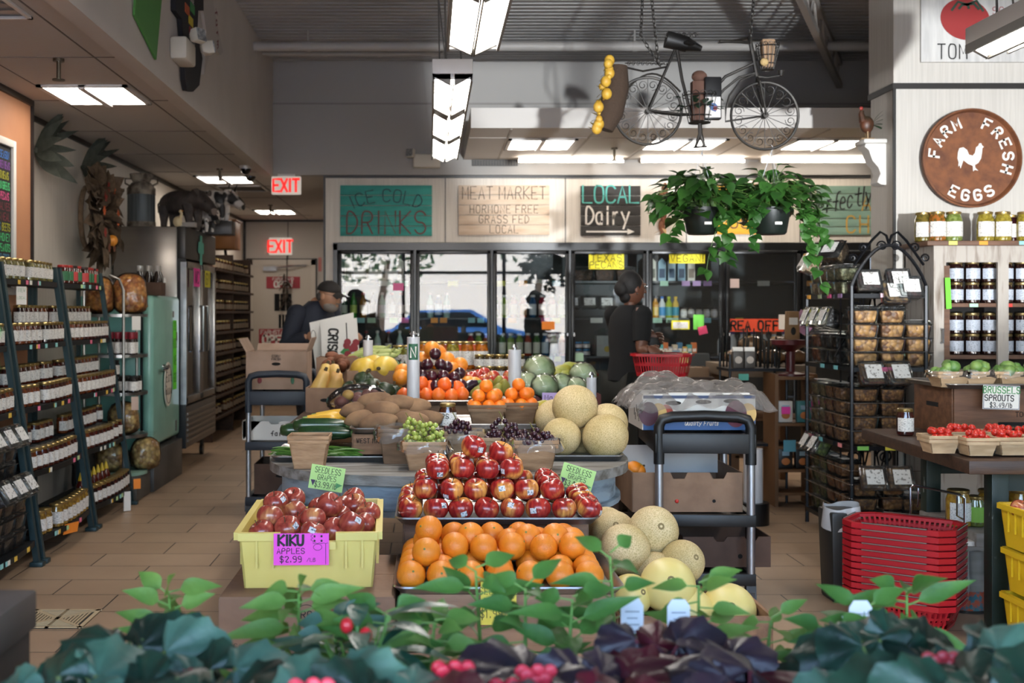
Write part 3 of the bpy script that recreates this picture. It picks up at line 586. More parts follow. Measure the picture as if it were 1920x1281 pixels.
def snack_bag(name,label,loc,w,d,h,fill,rz=0,grp=None,lean=0):
    t = E(name,label,'bag',loc,group=grp,rot=(lean,0,rz)); rr = random.Random(hash_(label))
    def lump(dv,th,ph):
        q = 1+.05*sin(5*ph+3*th)+.04*sin(9*th+4*ph); sg = lambda a,p: math.copysign(abs(a)**p,a); return V((sg(dv.x,.75)*q*(1-.12*dv.z),sg(dv.y,.75)*q*(1-.12*dv.z),sg(dv.z,.7)))
    MB().ball((0,0,h*.42),(w/2,d/2,h*.43),18,12,fn=lump).build('filling',fill,t)
    MB().ball((0,0,h*.43),(w/2+.006,d/2+.006,h*.45),18,12,fn=lump).grid(lambda u,v: ((u-.5)*w*(.35+.5*v),.012*sin(9*u+4*v),h*(.82+.2*v)),8,3).build('film',PLAST,t)
    return t
def hash_(s): return sum((i+1)*ord(c) for i,c in enumerate(s)) % 9973
CHIP = filler('chip','e09a48','a85a1c',34); COOK = filler('cookie','e0b870','9a6a30',30)
snack_bag('snack_bag','big clear bag of orange chips on the top of the steel rack, aisle side',(-2.16,8.28,1.336),.24,.16,.34,CHIP,rz=.2,grp='snack bags'); snack_bag('snack_bag','clear bag of orange chips behind the rack post, beside the bigger bag',(-2.36,8.22,1.336),.2,.16,.31,CHIP,rz=-.2,grp='snack bags')
snack_bag('snack_bag','clear bag of golden cookies on the fourth shelf of the steel rack',(-2.2,8.25,.471),.21,.16,.27,COOK,grp='snack bags'); snack_bag('snack_bag','clear bag of golden cookies on the rack base by the turquoise refrigerator',(-2.08,8.4,.201),.21,.16,.27,COOK,rz=.4,grp='snack bags'); snack_bag('snack_bag','shaded clear bag of cookies on the rack base, behind the green rack post',(-2.3,8.25,.201),.2,.16,.26,COOK,grp='snack bags')
RT = jk('sauce_jar','x','2b1411','1b0c0a',M('burgundy_lid','7c1f2c',.4),r=.026,h=.16,lidh=.045,lab=(.06,.55),neck=.8)
for i in range(7): RT.put((-2.12-.055*(i % 4)+.0*i,8.17+.075*(i//4)+.02*(i % 4),1.046),.3,'tall sauce jar with burgundy cap, %s of the %s row on the steel rack' % (ORD[i % 4],('front','rear')[i//4]),'burgundy capped jars on the steel rack')
DK = jk('preserve_jar','x','120c0b','0c0807',M('black_lid','151414',.4),r=.036,h=.115,lab=(.12,.68))
for i in range(8): DK.put((-2.11-.076*(i % 4),8.18+.09*(i//4)+.02*(i % 4),.776+(.0 if i != 7 else 0)),.3,'black lidded preserve jar, %s of the %s row on the steel rack third shelf' % (ORD[i % 4],('front','rear')[i//4]),'black lidded jars on the steel rack')
DK.put((-2.25,8.2,.892),.3,'black lidded preserve jar stacked on top of the others, steel rack third shelf','black lidded jars on the steel rack')
card('price_card','curled white price card hanging from the top shelf of the steel rack','card',(-2.08,8.14,1.27),.06,.1,M('white_card'),rz=.2,rx=.15)
card('price_card','curled pinkish price card hanging from the third shelf of the steel rack','card',(-2.09,8.14,.70),.05,.1,M('pinkish_card','d3b7a6',.6),rz=.2,rx=.25)
# ---------------------------------------------------------------- wooden jar shelves past the steel refrigerator
t = E('wooden_jar_shelf','dark wooden shelves of small jars along the wall past the steel refrigerator','shelves',(-2.44,13.1,0)); DWD = M('dark_shelf_wood','4d3423',.6,col2='3a2619',scale=6,st=(9,1,9))
WZ = [.25+.222*i for i in range(8)]
for z in WZ: MB().bb((-.24,-1.25,z-.025),(.24,1.25,z)).build('shelf',DWD,t,smooth=0)
for yy in (-1.26,0,1.26): MB().bb((-.24,yy-.015,0),(.2,yy+.015,2.0)).build('upright',DWD,t,smooth=0)
MB().bb((-.24,-1.25,0),(-.22,1.25,2.0)).build('back_panel',M('shelf_back','2a1f18',.7),t,smooth=0)
SPJ = MB().lathe([(.034,0),(.038,.01),(.038,.09),(.03,.1)],9,0).lathe([(.0385,.02),(.0385,.075)],9,1).lathe([(.031,.1),(.031,.118)],9,2)
sp = [SPJ.build('spice_jar',[M('spice_'+c,c,.25),M('spice_label','a08d78',.6),GOLD]) for c in ('3a1d12','55301a','241512')]
for s_ in sp: tag(s_,'x','jar')
SPK = [Kind(s_) for s_ in sp]
for k,z in enumerate(WZ):
    for i in range(13):
        if (k*13+i) % 11 == 3: continue
        SPK[(k*3+i//4) % 3].put((-2.44+.16,11.98+.185*i,z+.001),.7,'small brown jar, %s along the %s of the dark wooden shelves counted upward' % (ORD[i],ORD[k]),'jars on the dark wooden shelves')
t = E('wall_cabinet','small honey coloured wooden box mounted high on the wall past the steel refrigerator','box',(-2.5,14.0,2.28)); MB().bb((-.18,-.2,-.17),(.16,.2,.17)).build('case',M('honey_wood','b0753c',.5),t,bevel=.01); MB().bb((-.18,-.22,.17),(.18,.22,.185)).build('lid',M('honey_wood'),t)
MB().tube([(.0,.05,-.17),(.02,.0,-.3),(.0,-.05,-.38)],.02,6).build('bracket',BLACK(),t)
# ---------------------------------------------------------------- floor drain, bench corner
t = E('floor_drain','cream floor grate with a fan of slots let into the tiles','drain',(X(108,5.03),5.03,.003)); DR = M('drain_cream','c4b08c',.5); w,d = .15,.15
MB().bb((-w,-d,0),(w,-d+.018,.004)).bb((-w,d-.018,0),(w,d,.004)).bb((-w,-d,0),(-w+.018,d,.004)).bb((w-.018,-d,0),(w,d,.004)).box((0,0,.002),(.016,.3,.004)).box((0,0,.002),(.42,.02,.004),rz=pi/4).box((0,0,.002),(.42,.02,.004),rz=-pi/4).build('frame',DR,t,smooth=0)
MB().bb((-w,-d,-.002),(w,d,.001)).build('sump',M('drain_dark','1c1815',.8),t,smooth=0)
mb = MB()
for i in range(1,9):
    r_ = -d+.02+i*.0155; h = abs(r_)-.01
    if h > .01: mb.bb((-h,r_-.004,0),(h,r_+.004,.004)).bb((-h,-r_-.004,0),(h,-r_+.004,.004)); mb.bb((r_-.004,-h,0),(r_+.004,h,.004)).bb((-r_-.004,-h,0),(-r_+.004,h,.004))
mb.build('slat',DR,t,smooth=0)
# ---------------------------------------------------------------- exit door and its fittings
DY = 16.5; dk_ = X(465,DY),X(592,DY)
S('trim_8',MB().bb((dk_[0],DY-.03,0),(X(474,DY),DY,Z(487,DY))).bb((X(584,DY),DY-.03,0),(dk_[1],DY,Z(487,DY))).bb((dk_[0],DY-.03,Z(497,DY)),(dk_[1],DY,Z(487,DY))),M('door_frame','c3b9ac',.5),smooth=0)
S('trim_9',MB().bb((dk_[0]-.02,DY-.02,0),(dk_[0],DY,Z(485,DY))).bb((dk_[1],DY-.02,0),(dk_[1]+.02,DY,Z(485,DY))).bb((dk_[0]-.02,DY-.02,Z(487,DY)),(dk_[1]+.02,DY,Z(485,DY))),DARK,smooth=0)
t = S('door_1',MB().bb((X(474,DY),DY-.02,.01),(X(584,DY),DY-.002,Z(497,DY))),M('door_paint','bdb3a5',.5),smooth=0)
MB().bb((X(495,DY),DY-.08,Z(508,DY)),(X(520,DY),DY-.02,Z(500,DY))).tube([(X(515,DY),DY-.07,Z(503,DY)),(X(545,DY),DY-.12,Z(500,DY)),(X(575,DY),DY-.04,Z(498,DY))],.012,6).build('closer',STEEL(),t)
for a in ((515,551,547,583),(523,590,540,615)):
    w_ = MB().bb((X(a[0],DY),DY-.028,Z(a[3],DY)),(X(a[2],DY),DY-.02,Z(a[1],DY))).build('window',M('door_pane_dark','16181a',.15),t,smooth=0)
    mb = MB(); [mb.bb((X(a[0]+(a[2]-a[0])*k/3,DY)-.006,DY-.034,Z(a[3],DY)),(X(a[0]+(a[2]-a[0])*k/3,DY)+.006,DY-.028,Z(a[1],DY))) for k in (1,2)]; mb.build('glazing_bar',M('door_paint'),w_,smooth=0)
MB().tube([(X(578,DY),DY-.03,1.02),(X(578,DY),DY-.08,1.02),(X(568,DY),DY-.08,1.02)],.014,8).build('handle',STEEL(),t)
SRED = M('sign_red','9a2430',.5); SWHT = M('sign_white','e2ddd5',.5)
for a,lb in (((500,519,563,541),'red and white open sign on the upper half of the exit door'),((486,617,548,648),'red and white open sign on the lower half of the exit door')):
    w_,h_ = X(a[2],DY)-X(a[0],DY),Z(a[1],DY)-Z(a[3],DY); t = E('open_sign',lb,'sign',(X((a[0]+a[2])/2,DY),DY-.03,Z((a[1]+a[3])/2,DY)),group='open signs on the exit door')
    MB().box((0,.002,0),(w_,.006,h_)).build('board',SRED,t,smooth=0); MB().box((0,-.002,-h_*.0),(w_*.94,.002,h_*.9)).build('panel',SRED,t,smooth=0)
    sign_text(t,'lettering',SWHT,[(('FARMSTAND',0,h_*.2,h_*.22),dict(w=.7,t=.2,gap=.22)),(('OPEN',0,-h_*.38,h_*.48),dict(w=.62,t=.3,gap=.22))],Matrix.Translation((0,-.004,0)))
card('warning_card','small red and white card on the wall beside the exit door','card',(X(600,DY),DY-.01,Z(496,DY)),.045,.2,M('red_card','b8706a',.6))
t = E('dried_garland','dark dried flower garland hanging on the exit door between the signs','garland',(X(539,DY),DY-.08,Z(545,DY))); mb = MB(); rr = random.Random(8)
for i in range(34): leaf_blade(mb,(rr.uniform(-.05,.05),0,rr.uniform(-.28,.26)),(rr.uniform(-1,1),-.4,rr.uniform(-1,.3)),.12,.035)
mb.build('leaf',M('garland_dark','3b2f24',.8),t,smooth=60); MB().tube([(0,0,.5),(0,0,-.25)],.008,5).build('cord',INK(),t)
# ---------------------------------------------------------------- cooler run
CYF = BW; CT = 2.005; CB = .3
FRM = M('cooler_frame_black','0e0f11',.3); GLS = glassy('cooler_glass','eef3f2',1.8,0,.0)
XD = [X(px,CYF) for px in (632,778,922,1068,1213,1357,1500,1644,1790)]
x0c,x1c = X(625,CYF),XD[-1]+.05
t = E('cooler_case','long black framed walk-in cooler with glass doors along the back wall','cooler',((x0c+x1c)/2,CYF,0)); ox = (x0c+x1c)/2
MB().bb((x0c-ox,-.03,CT-.06),(x1c-ox,.06,CT+.01)).bb((x0c-ox,-.03,CB-.06),(x1c-ox,.06,CB)).bb((x0c-ox,-.03,0),(x1c-ox,.02,CB-.06)).bb((x0c-ox,-.03,0),(x0c-ox+.04,.06,CT)).build('surround',FRM,t,smooth=0)
mb = MB(); [mb.bb((x-ox-.022,-.005,CB),(x-ox+.022,.1,CT-.06)) for x in XD[1:]]; mb.build('mullion_frame',FRM,t,smooth=0)
MB().bb((x0c-ox,.98,.05),(x1c-ox,1.0,2.1)).bb((x0c-ox,.1,2.06),(x1c-ox,1.0,2.1)).bb((x0c-ox,.1,.05),(x1c-ox,1.0,.1)).bb((x0c-ox,.1,.05),(x0c-ox+.02,1.0,2.1)).build('lining',M('cooler_lining','474b4d',.6),t,smooth=0)
SHZ = [Z(py,11.3) for py in (527,596,668,742)]
mb = MB()
for z in SHZ: mb = MB().bb((x0c-ox+.03,.22,z-.02),(x1c-ox-.03,.9,z)); mb.build('shelf',M('cooler_shelf','2d3032',.4,.4),t,smooth=0)
for x in XD[1:]: MB().tube([(x-ox,.13,CB+.1),(x-ox,.13,CT-.12)],.012,6).build('light_tube',M('cooler_led','e9f0ff',.4,emit=1.6,ecol='dfe9ff'),t)
DN = ['first door from the corridor end','second door, behind the pickle jars','third door','fourth door, behind the shopper','fifth door, with the vegan sign','sixth door, with the orange sign','seventh door, behind the nut racks','eighth door, behind the column']
for i in range(8):
    a,b = XD[i]+.012,XD[i+1]-.012; cx = (a+b)/2; w_ = (b-a)/2
    t = E('cooler_door','black framed glass cooler door, the '+DN[i],'door',(cx,CYF-.035,0),group='glass cooler doors'); z0,z1 = CB+.0,CT-.065; f = .035; mb = MB()
    for q in (((-w_,-.02,z0),(-w_+f,.02,z1)),((w_-f,-.02,z0),(w_,.02,z1)),((-w_,-.02,z0),(w_,.02,z0+f)),((-w_,-.02,z1-f),(w_,.02,z1))): mb.bb(*q)
    mb.build('frame',FRM,t,bevel=.004)
    MB().add([(-w_+f,0,z0+f),(w_-f,0,z0+f),(w_-f,0,z1-f),(-w_+f,0,z1-f)],[(0,1,2,3)]).build('glass',GLS,t,smooth=0)
    s_ = 1 if i % 2 == 0 else -1
    h_ = MB().tube([(s_*(w_-.02),-.02,.8),(s_*(w_-.02),-.06,.82),(s_*(w_-.02),-.06,1.1),(s_*(w_-.02),-.02,1.12)],.011,8).build('handle',BLACK(),t); MB().lathe([(.014,0),(.014,.03)],10,M=Matrix.Translation((s_*(w_-.02),-.06,1.12))).build('bolt',CHROME(),h_)
# goods in the cooler
def bottle(name,r,h,body,cap,neck=.42,shoulder=.62,lab=None):
    t = E(name,'x','bottle'); MB().lathe([(r*.9,0),(r,h*.04),(r,h*shoulder),(r*neck,h*.82),(r*neck,h*.93)],10).build('body',body,t)
    MB().lathe([(r*neck+.003,h*.9),(r*neck+.003,h*.985),(r*neck-.002,h)],10).build('cap',cap,t)
    if lab: MB().lathe([(r+.001,h*lab[0]),(r+.001,h*lab[1])],10).build('label',lab[2],t)
    return Kind(t)
def gm(c): return M('bottle_'+c,c,.08,coat=.5)
WCAP = M('white_cap','dcdcd8',.4); LW = M('bottle_label_white','d5d4ce',.5)
sodas = [bottle('soda_bottle',.034,.25,gm(c),M('cap_'+k,k,.4),lab=(.18,.5,M('label_'+l,l,.5))) for c,k,l in (('14502e','2f7a3c','cfd8c8'),('3e8f3a','2d6a33','b9d36a'),('9a6a20','c23b34','d9c9b4'),('2a1510','1c1c1c','40302a'),('a9c4b8','c9c9c4','cfd6da'),('241310','b53630','e0dcd6'),('3a1d16','8a2a26','d3c0b4'))]
juice = [bottle('juice_bottle',.036,.225,gm(c),WCAP,.6,.74,(.12,.6,M('jlabel_'+l,l,.5))) for c,l in (('6a8f2c','d4d6c0'),('b9541c','e0b08a'),('1f4f78','c8d4dc'),('8a2030','ded0ca'),('7a9a2a','c9d4a0'),('96361c','d9d2c4'),('3d6b28','dcdcc8'))]
dress = [bottle('dressing_bottle',.033,.21,gm(c),M('cap_'+k,k,.4),.45,.66,(.1,.5,M('dlabel_'+l,l,.5))) for c,k,l in (('d8dcdc','4a8a3c','3f6fae'),('c98a1e','2a2622','d9b23a'),('dfe2e0','2f74c4','4a9ad0'),('a9b83a','b8c42c','58a0a0'),('d8b45a','d6b02c','3f93a8'))]
milk = [bottle('milk_bottle',.046,.24,gm('e6e4dc'),M('cap_e2702c','e2702c',.4),.5,.6),bottle('milk_bottle',.046,.24,gm('e3e1da'),M('cap_4a3f8a','4a3f8a',.4),.5,.6)]
def carton(c,l):
    t = E('drink_carton','x','carton'); MB().bb((-.036,-.036,0),(.036,.036,.19)).prism([(-.036,.19),(.036,.19),(0,.225)],-.036,.036,M=Matrix.Rotation(pi/2,4,'X')).build('body',M('carton_'+c,c,.4),t,smooth=0); MB().bb((-.028,-.0375,.03),(.028,-.036,.12)).build('label',M('clabel_'+l,l,.5),t,smooth=0); return Kind(t)
cart = [carton(*a) for a in (('8fb4c4','2f4a68'),('a8c2cc','3a5a78'),('c9c6b4','6a6a58'),('d6cfc0','8a7a68'),('86a9bc','27405c'))]
SHW = ['top shelf','second shelf','third shelf','low shelf']
def stock(door,sh,kinds,n,what,pat=None,x0=.06,x1=.94,dy=.3):
    a,b = XD[door],XD[door+1]
    for i in range(n):
        k = kinds[(pat[i % len(pat)] if pat else i) % len(kinds)]
        k.put((a+(b-a)*(x0+(x1-x0)*i/max(1,n-1)),CYF+dy,SHZ[sh]+.001),0,'%s, %s along the %s behind the %s' % (what,ORD[i],SHW[sh],DN[door].split(',')[0] if door != 3 else 'fourth door'),'drinks and sauces in the cooler')
stock(0,1,sodas,8,'glass soda bottle',[0,1,2,3,4,5,6,3]); stock(0,2,sodas,7,'glass soda bottle',[4,4,6,4,5,4,6]); stock(0,0,cart,4,'pale drink carton',[2,3,2,3],.12,.8)
stock(1,1,[sodas[4],juice[2]],3,'small blue drink bottle',None,.2,.42); stock(1,2,juice,3,'juice bottle',[3,0,5],.74,.95)
stock(2,1,juice,8,'bright juice bottle',[6,4,5,1,2,3,5,0]); stock(2,2,juice,9,'white capped juice bottle',[0,6,4,0,5,6,2,6,1],.05,.95)
stock(4,0,cart,5,'plant milk carton',[2,0,1,4,3],.14,.66); stock(4,1,dress,5,'bright salad dressing bottle',None,.1,.46); stock(5,2,milk,7,'milk bottle',[1,1,1,1,0,0,1],.08,.92)
WJ = jk('yogurt_jar','x','cfc9bd','b7b0a2',M('dark_lid'),LABELW,.034,.1)
for i in range(5): WJ.put((XD[4]+.42+.075*i,CYF+.3,SHZ[1]),0,'small white jar with dark lid, %s beside the dressing bottles' % ORD[i],'white jars in the cooler')
PEC = filler('pecan','5d3a20','3b2415',60); CLP = Kind(clamshell('pecan_clamshell','x',PEC,.2,.13,.12)); CLB = Kind(clamshell('berry_clamshell','x',RAIS,.16,.12,.1))
for i in range(3): CLP.put((XD[3]+.17+.21*i,CYF+.32,SHZ[0]+.001),(0,0,0),'clear tub of pecans, %s on the top shelf behind the fourth door' % ORD[i],'pecan tubs in the cooler')
for i in range(3): CLB.put((XD[3]+.05+.17*i,CYF+.3,SHZ[1]+.13),(rad(75),0,0),'clear clamshell standing up with white label, %s behind the fourth door' % ORD[i],'upright clamshells in the cooler')
BLC = jk('dip_jar','x','20171a','33231c',M('blue_lid','3a8fc0',.4),LABELW,.036,.07)
for i in range(6): BLC.put((XD[3]+.05+.075*(i % 3),CYF+.28,SHZ[2]+.072*(i//3)),0,'blue lidded dip jar, %s of the %s layer behind the fourth door' % (ORD[i % 3],('lower','upper')[i//3]),'blue lidded jars in the cooler')
t = E('egg_carton_box','pale carton printed with yellow flowers behind the fourth door','box',(XD[3]+.47,CYF+.33,SHZ[2])); MB().bb((-.17,-.08,0),(.17,.08,.2)).build('carton',M('pale_carton','a8aca6',.5),t); [MB().ball((-.02+.07*(i % 2)-.05*(i//2),-.081,.12-.05*(i//2)),(.03,.002,.03),10,6).build('flower_print',M('yellow_print','b8a03a',.6),t) for i in range(4)]
# price cards along the cooler shelves
TG = {'m': 'a9cfb4','p': 'd9679a','g': '7fc070','y': 'cfd067','w': 'd8dad4','o': 'e0932e','l': 'bf9ac8','b': '86bcc0'}
for dr,sh,pat in ((0,0,'w wm'),(0,1,'pbm gp'),(1,1,' oo  bb'),(1,0,'  y  '),(2,0,'y o  b'),(2,1,' o  py'),(2,2,' yp wgmy'),(3,1,' w  '),(3,2,'m    '),(4,0,' m lll'),(4,1,'mm b'),(5,0,'w w '),(5,1,' y   w'),(6,0,'oylp'),(6,1,'bb ')):
    a,b = XD[dr]+.05,XD[dr+1]-.05; n = len(pat)
    for i,c in enumerate(pat):
        if c == ' ': continue
        o = card('shelf_card','%s price card, %s along the %s edge, %s' % ({'m': 'mint','p': 'pink','g': 'green','y': 'yellow','w': 'white','o': 'orange','l': 'lilac','b': 'blue'}[c],ORD[i],SHW[sh],DN[dr].split(',')[0]),'card',(a+(b-a)*(i+.5)/n,CYF+.215,SHZ[sh]-.025),(b-a)/n*.75,.05,M('card_'+TG[c],TG[c],.6))
# cards taped on the doors
YC = M('yellow_card','e8df2c',.6); GY = CYF-.04
def pxcard(label,a,m,lines=None,ink=None,Y=GY,rz=0,ry=0,name='taped_card'):
    return card(name,label,'card',(X((a[0]+a[2])/2,Y),Y,Z((a[1]+a[3])/2,Y)),(a[2]-a[0])*Y/FP,(a[3]-a[1])*Y/FP,m,rz=rz,ry=ry,lines=lines,ink=ink)
pxcard('yellow card lettered texas pecans taped to the fourth cooler door',(1104,474,1170,505),YC,[(('TEXAS',0,.0,.062),dict(w=.65,t=.1,gap=.35)),(('PECANS',0,-.068,.062),dict(w=.65,t=.1,gap=.25))])
pxcard('yellow card lettered vegan taped to the fifth cooler door',(1255,474,1322,494),YC,[(('VEGAN!',0,-.035,.066),dict(w=.62,t=.1,gap=.3))])
pxcard('white card with yellow border on the fifth cooler door',(1259,601,1293,618),M('yellow_card')); pxcard('small printed white sheet inside the yellow border on the fifth cooler door',(1262,604,1290,616),CLABEL,Y=GY-.006,name='printed_sheet')
pxcard('bright green note on the fifth cooler door',(1300,590,1320,618),M('green_note','6fce4a',.6)); pxcard('tilted bright pink note on the fifth cooler door',(1309,612,1326,627),M('pink_note','e04a78',.6),ry=-.25,Y=GY-.006)
pxcard('long orange card with black letters on the sixth cooler door',(1364,598,1470,622),M('orange_red_card','e04e2c',.6),[(('CREA',-.18,-.045,.085),dict(w=.55,t=.22,gap=.25)),(('OFF',.12,-.045,.085),dict(w=.55,t=.22,gap=.3))])
pxcard('white notice at the far end of the sixth cooler door',(1460,590,1486,618),M('white_card'),Y=GY-.006); pxcard('pale notice at the upper corner of the sixth cooler door',(1364,523,1386,540),M('pale_pink_card','cdb8b4',.6))
pxcard('orange and white card on the third cooler door',(1016,603,1040,618),M('orange_card')); pxcard('pink note on the first cooler door',(737,531,757,545),M('card_'+TG['p'])); pxcard('pale green card below the fourth cooler door shelf',(1075,662,1094,677),M('card_'+TG['m']))
for i,px in enumerate((674,704,734)): pxcard('white sheet %s in the row at the top of the first cooler door' % ORD[i],(px-12,505,px+12,524),M('white_card'),Y=CYF+.24)
# ---------------------------------------------------------------- painted wooden signs above the coolers
def plank_sign(label,a,base,c2,nb,name='wooden_sign'):
    Y = BW-.03; w_,h_ = (a[2]-a[0])*Y/FP,(a[3]-a[1])*Y/FP; t = E(name,label,'sign',(X((a[0]+a[2])/2,Y),Y,Z((a[1]+a[3])/2,Y)))
    m = M('plank_'+base,base,.7,col2=c2,scale=3,st=(1.5,8,8),lo=.4,hi=.75,rnd=False,bump=.2)
    for i in range(nb): MB().bb((-w_/2,0,-h_/2+h_*i/nb+.003),(w_/2,.02,-h_/2+h_*(i+1)/nb-.003)).build('plank',m,t,bevel=.002)
    return t,w_,h_
t,w_,h_ = plank_sign('turquoise plank sign reading ice cold drinks',(638,347,810,443),'35998e','2b8278',5); TM = Matrix.Translation((0,-.001,0))
sign_text(t,'lettering',M('paint_navy','1f3a44',.6),[(('ICE COLD',0,.085,.12),dict(w=.55,t=.09,gap=.25,arc=.8))],TM); sign_text(t,'lettering',M('paint_maroon','6b3433',.6),[(('DRINKS',0,-h_*.45,.215),dict(w=.47,t=.07,gap=.2))],TM)
t,w_,h_ = plank_sign('pale plank sign reading meat market, hormone free, grass fed, local',(860,347,1030,441),'d3bfa9','c2a88e',5)
sign_text(t,'lettering',M('paint_brown','3a2a22',.6),[(('MEAT MARKET',0,h_*.22,.12),dict(w=.45,t=.06,gap=.2)),(('HORMONE FREE',0,-h_*.06,.075),dict(w=.5,t=.08,gap=.28)),(('GRASS FED',0,-h_*.26,.075),dict(w=.5,t=.08,gap=.28)),(('LOCAL',0,-h_*.46,.075),dict(w=.5,t=.08,gap=.28))],TM)
t,w_,h_ = plank_sign('charcoal plank sign reading local dairy with a white arrow',(1089,348,1201,442),'33312f','262422',5)
sign_text(t,'lettering',M('paint_teal','55b0a6',.6),[(('LOCAL',0,.075,.165),dict(w=.52,t=.1,gap=.16))],TM); sign_text(t,'lettering',M('paint_white','d9d4cc',.6),[(('Dairy',-.03,-.13,.17),dict(w=.42,t=.11,gap=.15))],TM)
mb = MB(); ribbon(mb,[V((-w_*.4,0,-h_*.42)),V((w_*.3,0,-h_*.42))],.016); mb.add([(w_*.28,-.0015,-h_*.42-.028),(w_*.4,-.0015,-h_*.42),(w_*.28,-.0015,-h_*.42+.028)],[(0,1,2)]); mb.build('arrow',M('paint_white'),t,smooth=0)
t,w_,h_ = plank_sign('yellow plank sign behind the hanging pothos plants',(1345,345,1420,440),'e0a52c','c98f24',4)
sign_text(t,'lettering',M('paint_brown'),[(('E',-.02,.02,.12),),(('GS',.02,-.18,.12),)],TM)
t,w_,h_ = plank_sign('pale green plank sign reading perfectly, partly hidden by the column',(1532,348,1700,441),'7d9b8a','6a8a7c',6)
sign_text(t,'lettering',M('paint_black','20211f',.6),[(('Perfectly',-w_*.23,h_*.1,.17),dict(w=.36,t=.09,gap=.06,slant=.3))],Matrix.Translation((0,-.001,0)) @ Matrix.Rotation(-.2,4,'Y')); sign_text(t,'lettering',M('paint_ochre','b8913a',.6),[(('A',w_*.05,.0,.14),),(('CH',-w_*.05,-h_*.45,.16),dict(w=.5,t=.1))],TM)
t = E('corn_bundle','string of dried brown corn cobs hanging between the dairy sign and the pothos','wall decoration',(X(1241,BW-.06),BW-.06,Z(395,BW))); rr = random.Random(2)
for i in range(9):
    z = .2-.05*i; MB().ball((rr.uniform(-.03,.03),-.02,z),(.028,.025,.06),10,8).build('cob',M('cob_brown','7a4a2c',.7,col2='5a3018',scale=60),t)
mb = MB(); [leaf_blade(mb,(0,-.02,.2-.04*i),(rr.uniform(-1,1),-.3,rr.uniform(-.6,.8)),.1,.04) for i in range(12)]; mb.build('husk',M('husk_tan','a08058',.8),t,smooth=60); MB().tube([(0,.06,.26),(0,-.02,.25),(0,-.02,-.2)],.004,5).build('cord',INK(),t)
# ---------------------------------------------------------------- fruit and vegetables (one of each kind, then copies)
def fruit_mat(name,build):
    if name in MC: return MC[name]
    t = NT(name); build(t,t.b); MC[name] = t.m; return t.m
def _apple(cols):
    def f(t,b):
        mp = t.coord((1,1,1)); tc = t.n('TexCoord'); st = t.n('Mapping'); t.t.links.new(tc.outputs['Object'],st.inputs[0]); st.inputs['Scale'].default_value = (70,70,5)
        n1 = t.n('TexNoise'); n1.inputs['Scale'].default_value = 1; n1.inputs['Detail'].default_value = 2; t.l(st,n1)
        n2 = t.n('TexNoise'); n2.inputs['Scale'].default_value = 13; n2.inputs['Detail'].default_value = 1; t.l(mp,n2)
        r1 = t.ramp(n1,[(.35,cols[0]),(.68,cols[1])]); r2 = t.ramp(n2,[(cols[3],'ffffff'),(cols[3]+.16,'000000')])
        mx = t.n('MixRGB'); mx.inputs[2].default_value = lin(cols[2]); t.l(r1,mx,0,1); r2.color_ramp.interpolation = 'EASE'
        inv = t.n('Invert'); t.l(r2,inv,0,1); mu = t.n('Math',operation='MULTIPLY'); n3 = t.n('MapRange'); n3.inputs[1].default_value = .25; n3.inputs[2].default_value = .6; t.l(n1,n3); t.t.links.new(inv.outputs[0],mu.inputs[0]); t.t.links.new(n3.outputs[0],mu.inputs[1]); t.l(mu,mx,0,0)
        t.l(mx,b,0,'Base Color'); b.inputs['Roughness'].default_value = .27; b.inputs['Coat Weight'].default_value = .35; b.inputs['Coat Roughness'].default_value = .15
    return f
APM = fruit_mat('apple_skin',_apple(('7d1219','b23428','e0a250',.5))); KKM = fruit_mat('kiku_skin',_apple(('84302a','a84c3c','c08452',.55))); ORG = M('orange_skin','e88a1e',.42,col2='df7d18',scale=12,bump=.35,bscale=420,coat=.1,sss=.06)
ORG2 = M('mandarin_skin','ea7d1a',.38,col2='e0701a',scale=14,bump=.3,bscale=380,coat=.1); MINM = M('tangelo_skin','f0701c',.4,col2='e8611a',scale=12,bump=.3,bscale=350,coat=.1)
STEMM = M('stem_brown','4a3b22',.8); STK = M('sticker_white','cfd0d2',.4,col2='5a7078',scale=160,lo=.52,hi=.56)
def netmelon(t,b):
    mp = t.coord((1,1,1)); v = t.n('TexVoronoi',feature='DISTANCE_TO_EDGE'); v.inputs['Scale'].default_value = 150; nz = t.n('TexNoise'); nz.inputs['Scale'].default_value = 30; t.l(mp,nz); mixv = t.n('MixRGB'); mixv.inputs[0].default_value = .02; t.l(mp,mixv,0,1); t.l(nz,mixv,1,2); t.l(mixv,v)
    r = t.ramp(v,[(.0,'d8c195'),(.2,'b8a272')]); n2 = t.n('TexNoise'); n2.inputs['Scale'].default_value = 9; t.l(mp,n2); r2 = t.ramp(n2,[(.35,'ffffff'),(.7,'dedabc')]); mx = t.n('MixRGB',blend_type='MULTIPLY'); mx.inputs[0].default_value = .8; t.l(r,mx,0,1); t.l(r2,mx,0,2); t.l(mx,b,0,'Base Color')
    b.inputs['Roughness'].default_value = .7; bp = t.n('Bump'); bp.inputs['Strength'].default_value = .5; bp.inputs['Distance'].default_value = .002; bp.invert = True; t.l(v,bp,0,'Height'); t.l(bp,b,0,'Normal')
NETM = fruit_mat('cantaloupe_skin',netmelon)
